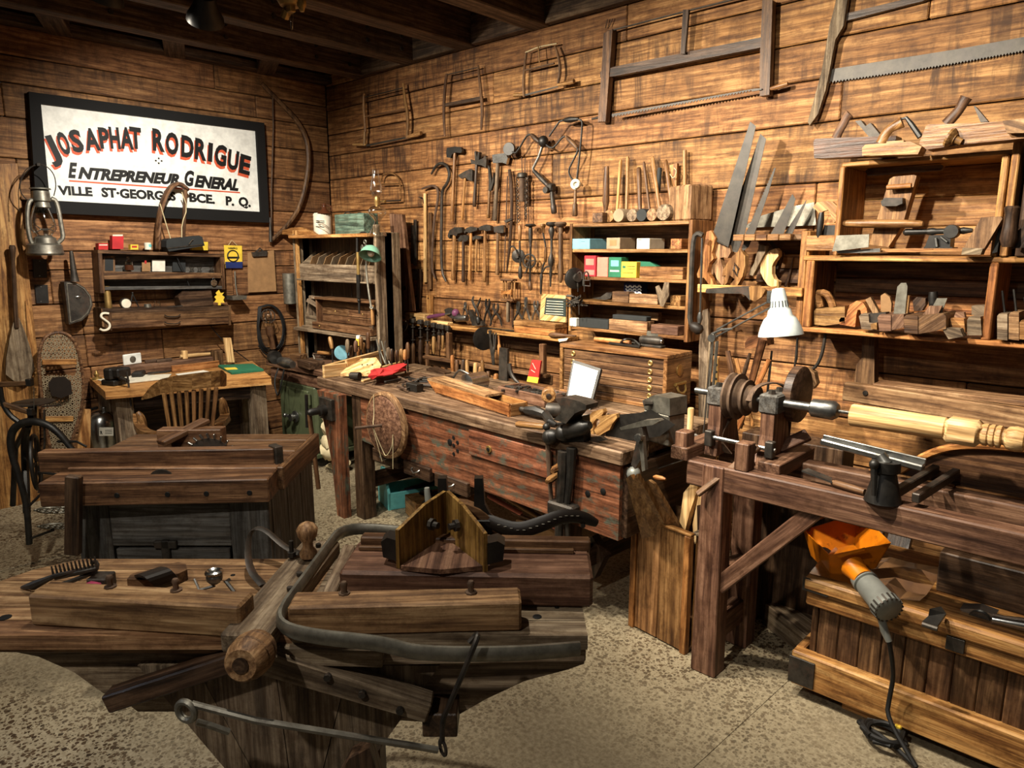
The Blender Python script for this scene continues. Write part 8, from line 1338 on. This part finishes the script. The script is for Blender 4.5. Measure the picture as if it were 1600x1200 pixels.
# clutter left end of the bench
b = B(); b.prism([HB(532, 588, .01), HB(556, 566, .06), HB(588, 563, .07), HB(596, 575, .03), HB(590, 588, .01)], Z * .02); q = B()
for x, y in ((566, 570), (574, 570), (582, 570), (562, 577), (586, 578)): q.disc(HB(x, y, .071 - .004 * (y - 568)), Z, .005, .006, 6)
it('drilled_board', 'pale shaped board with rows of small holes on the bench left end', 'board', [('board', b, 'pale'), ('holes', q, 'ink')])
b = B(); b.lathe(HB(548, 587, .03), HB(562, 588, .03), [(0, .022), (1, .026)], 10); it('dark_cylinder', 'small dark cylinder before the drilled board', 'cylinder', (b, 'iron'))
for lb, p0_, p1_, h_ in (('rear pale stick supporting the red cloth', (570, 584), (628, 568), .035), ('front pale stick under the red cloth', (566, 596), (633, 578), .015)): b = B(); b.bar(HB(*p0_, .02), HB(*p1_, .02), .02, h_); it('pale_stick', lb, 'stick', (b, 'pale'), 'pale sticks with the red cloth')
b = B(); rn = random.Random(2); g_ = [[HB(578 + 11 * i + rn.uniform(-4, 4), 592 - 2.6 * i - 4 * j + rn.uniform(-1.5, 1.5), .035 + .03 * rn.random()) for j in range(4)] for i in range(6)]
for i in range(5):
    for j in range(3): b.prism([g_[i][j], g_[i + 1][j], g_[i + 1][j + 1], g_[i][j + 1]], Z * .006)
it('red_cloth', 'crumpled red cloth draped over two pale sticks on the bench', 'cloth', (b, 'red_cloth'))
rn = random.Random(5)
for i in range(20): x, y = 618 + rn.uniform(0, 70), 590 + rn.uniform(0, 16); c0 = HB(x, y, .012 + .014 * rn.random()); d = V((rn.uniform(-.3, 1), rn.uniform(-.6, .6), 0)).normalized() * rn.uniform(.05, .11); b = B(); b.bar(c0 - d, c0 + d, .016, .012, Z, .003, .008, .01); it('lathe_tool', 'dark iron tool in the jumble at the middle of the bench', 'tool', (b, rn.choice(['iron', 'black', 'rust'])), 'iron tools jumbled on the bench')
b = B(); b.box(HB(648, 611), .10, .05, .045, rz(-3)); it('black_block', 'small black iron block in front of the jumbled tools', 'block', (b, 'black'))
b = B(); b.box(HB(690, 602), .05, .14, .05, rz(-10)); it('dark_block', 'dark wooden block at the right of the jumbled tools', 'block', (b, 'dark'))
b = pr(YP(2.95), [(666, 576), (672, 574), (694, 583), (695, 590), (672, 586), (667, 586)], Y * .06); q = tb(YP(2.95), [(694, 586), (718, 598)], 1.6, 7); it('bench_brush', 'dark bristled bench brush with a thin wooden handle', 'brush', [('bristles', b, 'dark'), ('handle', q, 'ash')])
for i, (x, y) in enumerate(((575, 593), (740, 604))): pass
# on the tool chest
zt_ = cz1; b = B(); b.lathe(H(930, 530, zt_ + .02), H(985, 536, zt_ + .02), [(0, .014), (.5, .015), (1, .012)], 10); q = B(); q.tube([H(985, 536, zt_ + .016), H(1000, 538, zt_ + .014)], .008, 8); it('chest_chisel', 'orange handled chisel lying on top of the tool chest', 'chisel', [('handle', b, 'orange'), ('shank', q, 'iron')])
b = B(); b.tube(smooth([H(x, y, zt_ + z_) for x, y, z_ in ((970, 535, .02), (975, 530, .045), (990, 530, .04), (1000, 540, .012))], 2), .006, 6); b.tube([H(952, 536, zt_ + .01), H(1000, 542, zt_ + .01)], .007, 6); it('tin_snips', 'black tin snips lying beside the spokeshave on the chest', 'snips', (b, 'black'))
c0 = H(1016, 542, zt_); b = B(); b.lathe(c0 + V((-.06, 0, .035)), c0 + V((.07, 0, .035)), [(0, .018), (.1, .024), (.9, .024), (1, .018)], 14); q = B(); q.box(c0, .16, .05, .014, None, .004); k = B(); k.box(c0 + V((-.0, .02, .045)), .075, .01, .035); h = B(); h.lathe(c0 + V((.055, -.001, .035)), c0 + V((.075, -.001, .035)), [(0, .02), (1, .014)], 12); it('spokeshave', 'heavy steel scraper plane with a bright end knob on the chest', 'scraper', [('barrel', b, 'iron'), ('sole', q, 'iron'), ('blade', k, 'galv'), ('knob', h, 'bright')])
b = B(); b.prism([H(x, y, zt_ + .001) for x, y in ((872, 531), (888, 529), (885, 533), (874, 535))], Z * .004); it('white_slip', 'small white paper slip on the left end of the chest top', 'paper', (b, 'paper'))
# ================= under the bench
def tote(name, lb, cat, c0, ang, L_, W_, Hh, mt, ends=None):
    m = rz(ang); q = []
    for s_ in (-1, 1): b = B(); b.box(c0 + m @ V((s_ * (W_ / 2 - .007), 0, 0)), .014, L_, Hh, m); q.append(('side', b, mt))
    for s_ in (-1, 1):
        b = B(); y_ = s_ * (L_ / 2 - .007)
        if ends: b.prism([c0 + m @ V((x * W_, y_ - .008, z_)) for x, z_ in ((-.5, 0), (.5, 0), (.5, Hh), (.3, Hh * 1.5), (.15, ends), (-.15, ends), (-.3, Hh * 1.5), (-.5, Hh))], m @ V((0, .016, 0)), Z)
        else: b.box(c0 + m @ V((0, y_, 0)), W_ - .028, .014, Hh, m)
        q.append(('end', b, mt))
    b = B(); b.box(c0, W_ - .03, L_ - .03, .012, m); q.append(('bottom', b, mt))
    if ends: b = B(); b.tube([c0 + m @ V((0, -L_ / 2, ends - .03)), c0 + m @ V((0, L_ / 2, ends - .03))], .014, 10); q.append(('handle', b, mt))
    it(name, lb, cat, q)
tc_ = H(590, 795, 0) + V((.06, .30, 0)); tote('tool_tote', 'turquoise painted open tool tote on the floor under the bench', 'tote', tc_, -20, .50, .22, .11, 'teal', .25)
wb = H(625, 808, 0) + V((.13, .22, 0)); tote('wooden_crate', 'small tan wooden crate of fittings on the floor beside the turquoise tote', 'crate', wb, -20, .40, .20, .12, 'ash')
rn = random.Random(8)
for i in range(10): c0 = wb + rz(-20) @ V((rn.uniform(-.07, .07), rn.uniform(-.15, .13), .10 + .03 * rn.random())); b = B(); (b.ring(c0, V((rn.uniform(-1, 1), rn.uniform(-1, 1), 1)), .035, .007, 14, 6) if i % 2 else b.tube([c0, c0 + V((rn.uniform(-.06, .06), .08, .02))], .012, 7)); it('crate_fitting', ('ring' if i % 2 else 'rod') + ' shaped black iron fitting in the small tan crate', 'fitting', (b, 'black'), 'iron fittings in the tan crate')
for i in range(6): c0 = tc_ + rz(-20) @ V((rn.uniform(-.06, .06), rn.uniform(-.18, .18), .08)); b = B(); b.tube([c0, c0 + V((.05, .1, .02))], .012, 7); it('tote_tool', 'dark tool lying in the turquoise tote', 'tool', (b, 'navy' if i == 0 else 'black'), 'tools in the turquoise tote')
f = VP(3.35); b = tb(f, [(667, 762), (668, 775), (671, 790), (668, 800)], [4, 5, 6, 4], 10, sm=1); q = B(); c0 = PV(685, 800, 3.4); q.ball(c0, .06, 14, (1.3, .8, .8)); k = tb(f, [(664, 790), (658, 812), (656, 826)], 3, 8); h = tb(f, [(700, 765), (696, 780), (690, 792)], 4, 8); g = tb(f, [(656, 826), (660, 838), (668, 832), (690, 826)], 4, 8); bs = B(); p_ = PV(675, 835, 3.36); bs.bar(V((p_.x - .08, p_.y - .05, .02)), V((p_.x + .1, p_.y + .08, .02)), .12, .04); bs.tube([V((p_.x, p_.y, .03)), PV(685, 806, 3.4)], .03, 8); it('hand_planer', 'grey cast metal machine with a bright upright grip on the floor under the bench', 'machine', [('grip', b, 'grey_cast'), ('body', q, 'grey_cast'), ('strut', k, 'steel'), ('rear_grip', h, 'iron'), ('arm', g, 'black'), ('base', bs, 'black')])
f = YP(2.55)
for lb, a_, c_, r_, mt in (('long pink and white painted stick leaning under the bench', (763, 775), (815, 803), 3.6, 'pink_card'), ('pale pink stick end lowest of the leaning sticks', (838, 806), (872, 826), 4, 'pink_card'), ('tan flattened handle among the leaning sticks', (787, 775), (850, 812), 4, 'ash'), ('dark slat under the leaning pink sticks', (800, 800), (880, 832), 2.6, 'brown')): b = pl(f, a_, c_, [(0, r_ * .8), (.05, r_), (.95, r_), (1, r_ * .8)], 10); it('leaning_stick', lb, 'stick', (b, mt), 'sticks leaning under the bench')
b = pr(YP(2.6), [(806, 812), (874, 822), (872, 905), (806, 890)], Y * .02, Z); it('pink_board', 'dusty pink square board standing under the bench behind the vise leg', 'board', (b, 'masonite'))
b = pl(YP(2.75), (892, 805), (888, 880), [(0, 11), (.5, 12), (1, 11)], 14); it('pale_jar', 'pale greenish round post in the shadow behind the vise leg', 'post', (b, 'grey')); b = pr(YP(2.5), [(905, 850), (925, 838), (945, 870), (928, 905), (905, 890)], Y * .05); it('dark_wedge', 'dark angular wooden wedge under the right end of the bench', 'wedge', (b, 'dark'))
b = B(); b.bar(V((-1.1, 2.88, .05)), V((-.80, 2.70, .05)), .16, .10); it('floor_beam', 'short grey beam on the floor under the lathe', 'beam', (b, 'grey'))
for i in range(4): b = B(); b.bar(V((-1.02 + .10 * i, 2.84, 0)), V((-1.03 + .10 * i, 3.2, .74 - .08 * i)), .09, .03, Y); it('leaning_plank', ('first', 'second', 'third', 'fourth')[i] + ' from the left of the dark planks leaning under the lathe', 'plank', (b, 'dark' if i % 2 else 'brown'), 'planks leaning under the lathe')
# ================= on the trunk
A_ = [PY(1257, 828, 2.66), PY(1297, 867, 2.43), PY(1390, 848, 2.50), PY(1343, 802, 2.74)]; c0 = sum(A_, V((0, 0, 0))) / 4; lo = kt + .03
Bm = [c0 + (p - c0) * .74 - Z * .10 for p in A_]; Cm = [c0 + (p - c0) * .35 - Z * (c0.z - lo) for p in A_]; hp_ = []
for i in range(4):
    j = (i + 1) % 4; nn = (A_[j] - A_[i]).cross(Z).normalized() * .005; b = B(); b.prism([A_[i], A_[j], Bm[j], Bm[i]], nn, None); hp_.append(('side', b, 'orange_enamel')); b = B(); b.prism([Bm[i], Bm[j], Cm[j], Cm[i]], nn); hp_.append(('side', b, 'orange_enamel'))
b = B(); b.prism(Cm, Z * -.006); hp_.append(('bottom', b, 'orange_enamel')); b = B(); b.disc(lerp(Bm[0], Cm[0], .5) + V((.03, 0, .01)), Z + X * .8, .035, .01, 16); hp_.append(('chute', b, 'ink'))
b = B(); b.tube(smooth([A_[0] + V((.01, 0, 0)), A_[0] + V((.02, .03, .04)), A_[3] + V((-.03, 0, .05)), A_[3]], 2), .009, 8); hp_.append(('hinge_bar', b, 'rust')); b = B(); b.tube([PY(1310, 870, 2.42), PY(1352, 858, 2.43)], .006, 8); hp_.append(('front_clip', b, 'orange_enamel')); b = B(); b.prism([PY(x, y, 2.72) for x, y in ((1278, 806), (1306, 798), (1308, 802), (1282, 812))], Y * .03); hp_.append(('rear_clip', b, 'orange_enamel'))
b = B(); b.lathe(PY(1332, 885, 2.42), PY(1350, 905, 2.38), [(0, .04), (.5, .034), (1, .034)], 16); hp_.append(('neck', b, 'orange_enamel'))
it('orange_hopper', 'rusty orange painted metal hopper tilted on the trunk lid', 'hopper', hp_)
a_, c_ = PY(1346, 902, 2.40), PY(1390, 954, 2.30); b = B(); b.lathe(a_, c_, [(0, .038), (.18, .042), (.2, .036), (.3, .040), (.75, .042), (.78, .046), (.97, .046), (1, .038)], 20); d = (c_ - a_).normalized(); u = d.orthogonal().normalized(); v_ = d.cross(u); vt = B()
for i in range(18): t = i * PI / 9; vt.bar(lerp(a_, c_, .82) + (u * math.cos(t) + v_ * math.sin(t)) * .046, c_ + (u * math.cos(t) + v_ * math.sin(t)) * .044, .006, .004, u * math.cos(t) + v_ * math.sin(t), 0)
h = tb(YP(2.31), [(1376, 960), (1382, 985), (1389, 1002)], [6, 6.5, 5], 10); k = B(); k.tube(smooth([PY(1389, 1002, 2.31), PY(1394, 1030, 2.33), PY(1396, 1060, 2.36), PY(1390, 1090, 2.37), PY(1385, 1120, 2.35), V((-.415, 2.28, .02))], 2), .0075, 7)
kn = B(); c0 = H(1380, 1150, .03); rn = random.Random(3)
for i in range(7): t = i * .9; kn.tube(smooth([c0 + V((math.cos(t + s_) * .055 * (1 + .4 * rn.random()), math.sin(t + s_) * .06, .02 * rn.random())) for s_ in (0, .9, 1.8, 2.9, 4.0, 5.2)], 2), .0075, 6)
kn.tube(smooth([V((-.415, 2.28, .02)), c0, c0 + V((-.10, .03, -.01)), c0 + V((-.06, .06, -.01))], 2), .0075, 6); q = B(); q.box(c0 + V((.03, .05, .0)), .02, .02, .03); it('grinder_motor', 'grey electric motor with a knotted cord hanging to the floor', 'motor', [('housing', b, 'grey_cast', [('vent', vt, 'iron')]), ('grip', h, 'grey_cast'), ('cord', k, 'rubber'), ('cord_knot', kn, 'rubber'), ('plug', q, 'yellow_card')])
rn = random.Random(14); b = B(); g_ = [[PY(1243 + 32 * i, 888 + 7 * i - (1 - j / 4) * 14, 2.46 + .08 * j) for j in range(5)] for i in range(7)]
g_ = [[V((kx0 + .0 + .058 * i, ky0 - .015 + .085 * j, kt + .004 + .022 * rn.random())) for j in range(5)] for i in range(7)]
for i in range(6):
    for j in range(4): b.prism([g_[i][j], g_[i + 1][j], g_[i + 1][j + 1], g_[i][j + 1]], Z * .0015)
it('plastic_sheet', 'crumpled clear plastic sheet under the orange hopper on the trunk', 'plastic sheet', (b, 'film'))
zt_ = kt; a_ = V((-.30, 2.49, zt_ + .06)); b = B(); b.lathe(PY(1422 + 22, 950, 2.52), PY(1490, 958, 2.51), [(0, .006), (1, .006)], 8); q = B(); q.prism([PY(x, y, 2.50) for x, y in ((1500, 951), (1530, 952), (1556, 962), (1556, 978), (1535, 980), (1508, 968))], Y * .05); k = pl(YP(2.49), (1552, 968), (1640, 984), [(0, 10), (.2, 9), (.5, 11), (1, 12)], 14); h = pl(YP(2.45), (1541, 985), (1545, 1002), [(0, 4), (.4, 6), (1, 6)], 12); j = pl(YP(2.51), (1484, 957), (1502, 958), [(0, 3), (.3, 6), (.7, 6), (1, 5)], 12); w_ = B(); w_.disc(YP(2.495)(1530, 970), Y, .032, .012, 22); it('steel_hand_drill', 'bright steel hand drill with a small wooden crank knob on the trunk', 'hand drill', [('bit', b, 'steel'), ('body', q, 'bright'), ('handle', k, 'bright'), ('crank_knob', h, 'ash'), ('chuck', j, 'bright'), ('gear', w_, 'steel')])
b = B(); b.prism([H(x, y, kt + z_) for x, y, z_ in ((1441, 974, .0), (1464, 982, .0), (1478, 962, .02), (1470, 951, .03), (1452, 955, .03), (1450, 966, .01))], Z * .008); q = B(); q.tube([H(1441, 975, kt + .01), H(1465, 983, kt + .01)], .008, 8); it('hinge_plate', 'small black iron hinge plate lying left of the steel hand drill', 'hinge', [('plate', b, 'black'), ('barrel', q, 'iron')])
b = B(); b.box(V((-.18, 2.74, kt)), .60, .28, .14, None, .004); q = B(); q.box(V((-.21, 2.592, kt + .05)), .05, .01, .07); it('dark_box', 'low dark wooden box with a metal hasp at the back of the trunk', 'box', [('box', b, 'dark'), ('hasp', q, 'steel')])
b = B(); b.bar(V((-.75, 2.98, .03)), V((-.75, 2.98, .42)), .03, .3, X); 
# ================= on the plank table
z0 = FZ; b = B(); pts = [fg(34, 918, z0 + .005), fg(52, 915, z0 + .02), fg(85, 900, z0 + .045), fg(150, 885, z0 + .06)]; b.tube(pts, [.004, .012, .006, .005], 7); q = B()
a_, c_ = fg(85, 903, z0 + .035), fg(152, 888, z0 + .06)
q.bar(a_, c_, .012, .012)
for i in range(12): p = lerp(a_, c_, i / 11); q.tube([p, p + Z * .032 - RT * .004], [.0035, .002], 5)
k = B(); k.tube(smooth([fg(90, 915, z0 + .02), fg(120, 905, z0 + .03), fg(150, 893, z0 + .045), fg(152, 878, z0 + .05), fg(143, 879, z0 + .055)], 1), .006, 7); h = B(); h.lathe(fg(135, 918, z0 + .02), fg(156, 921, z0 + .02), [(0, .012), (.3, .018), (.8, .017), (1, .01)], 10); g = B(); g.box(fg(160, 918, z0), .05, .05, .035, rz(43)); it('toothed_currycomb', 'black iron toothed scraping tool with a red handle on the plank table', 'tool', [('point', b, 'iron'), ('teeth', q, 'iron'), ('frame', k, 'iron'), ('handle', h, 'pink_paint'), ('pivot', g, 'iron')])
so = [fg(x, y, z0 + .002) for x, y in ((200, 921), (206, 913), (222, 908), (245, 904), (262, 897), (280, 893), (292, 897), (294, 905), (280, 912), (255, 918), (225, 922))]; b = B(); b.prism(so, Z * .028, RT, True); ar_ = [fg(232, 897, z0 + .03), fg(228, 893, z0 + .07), fg(243, 894, z0 + .085), fg(258, 906, z0 + .06), fg(262, 914, z0 + .02)]; q = B(); q.ribbon(smooth(ar_, 2), (FW * .6 + RT * .5).normalized() * .06, .006); it('wooden_sandal', 'wooden sole sandal with a black leather strap on the plank table', 'sandal', [('sole', b, 'brown'), ('strap', q, 'leather')])
c0 = fg(336, 915, z0 + .02); b = B(); b.ball(c0 + Z * .022, .021, 10, (1, 1, .85)); q = B(); q.ring(c0 + Z * .036, Z, .017, .006, 14, 6); k = B(); k.tube([fg(304, 905, z0 + .03), fg(312, 922, z0 + .01), c0], .004, 6); k.tube([fg(366, 925, z0 + .005), fg(352, 907, z0 + .03), fg(358, 906, z0 + .035)], .005, 6); it('small_plated_tool', 'small nickel plated cup tool with splayed pins on the plank table', 'tool', [('cup', b, 'steel'), ('rim', q, 'bright'), ('pins', k, 'steel')])
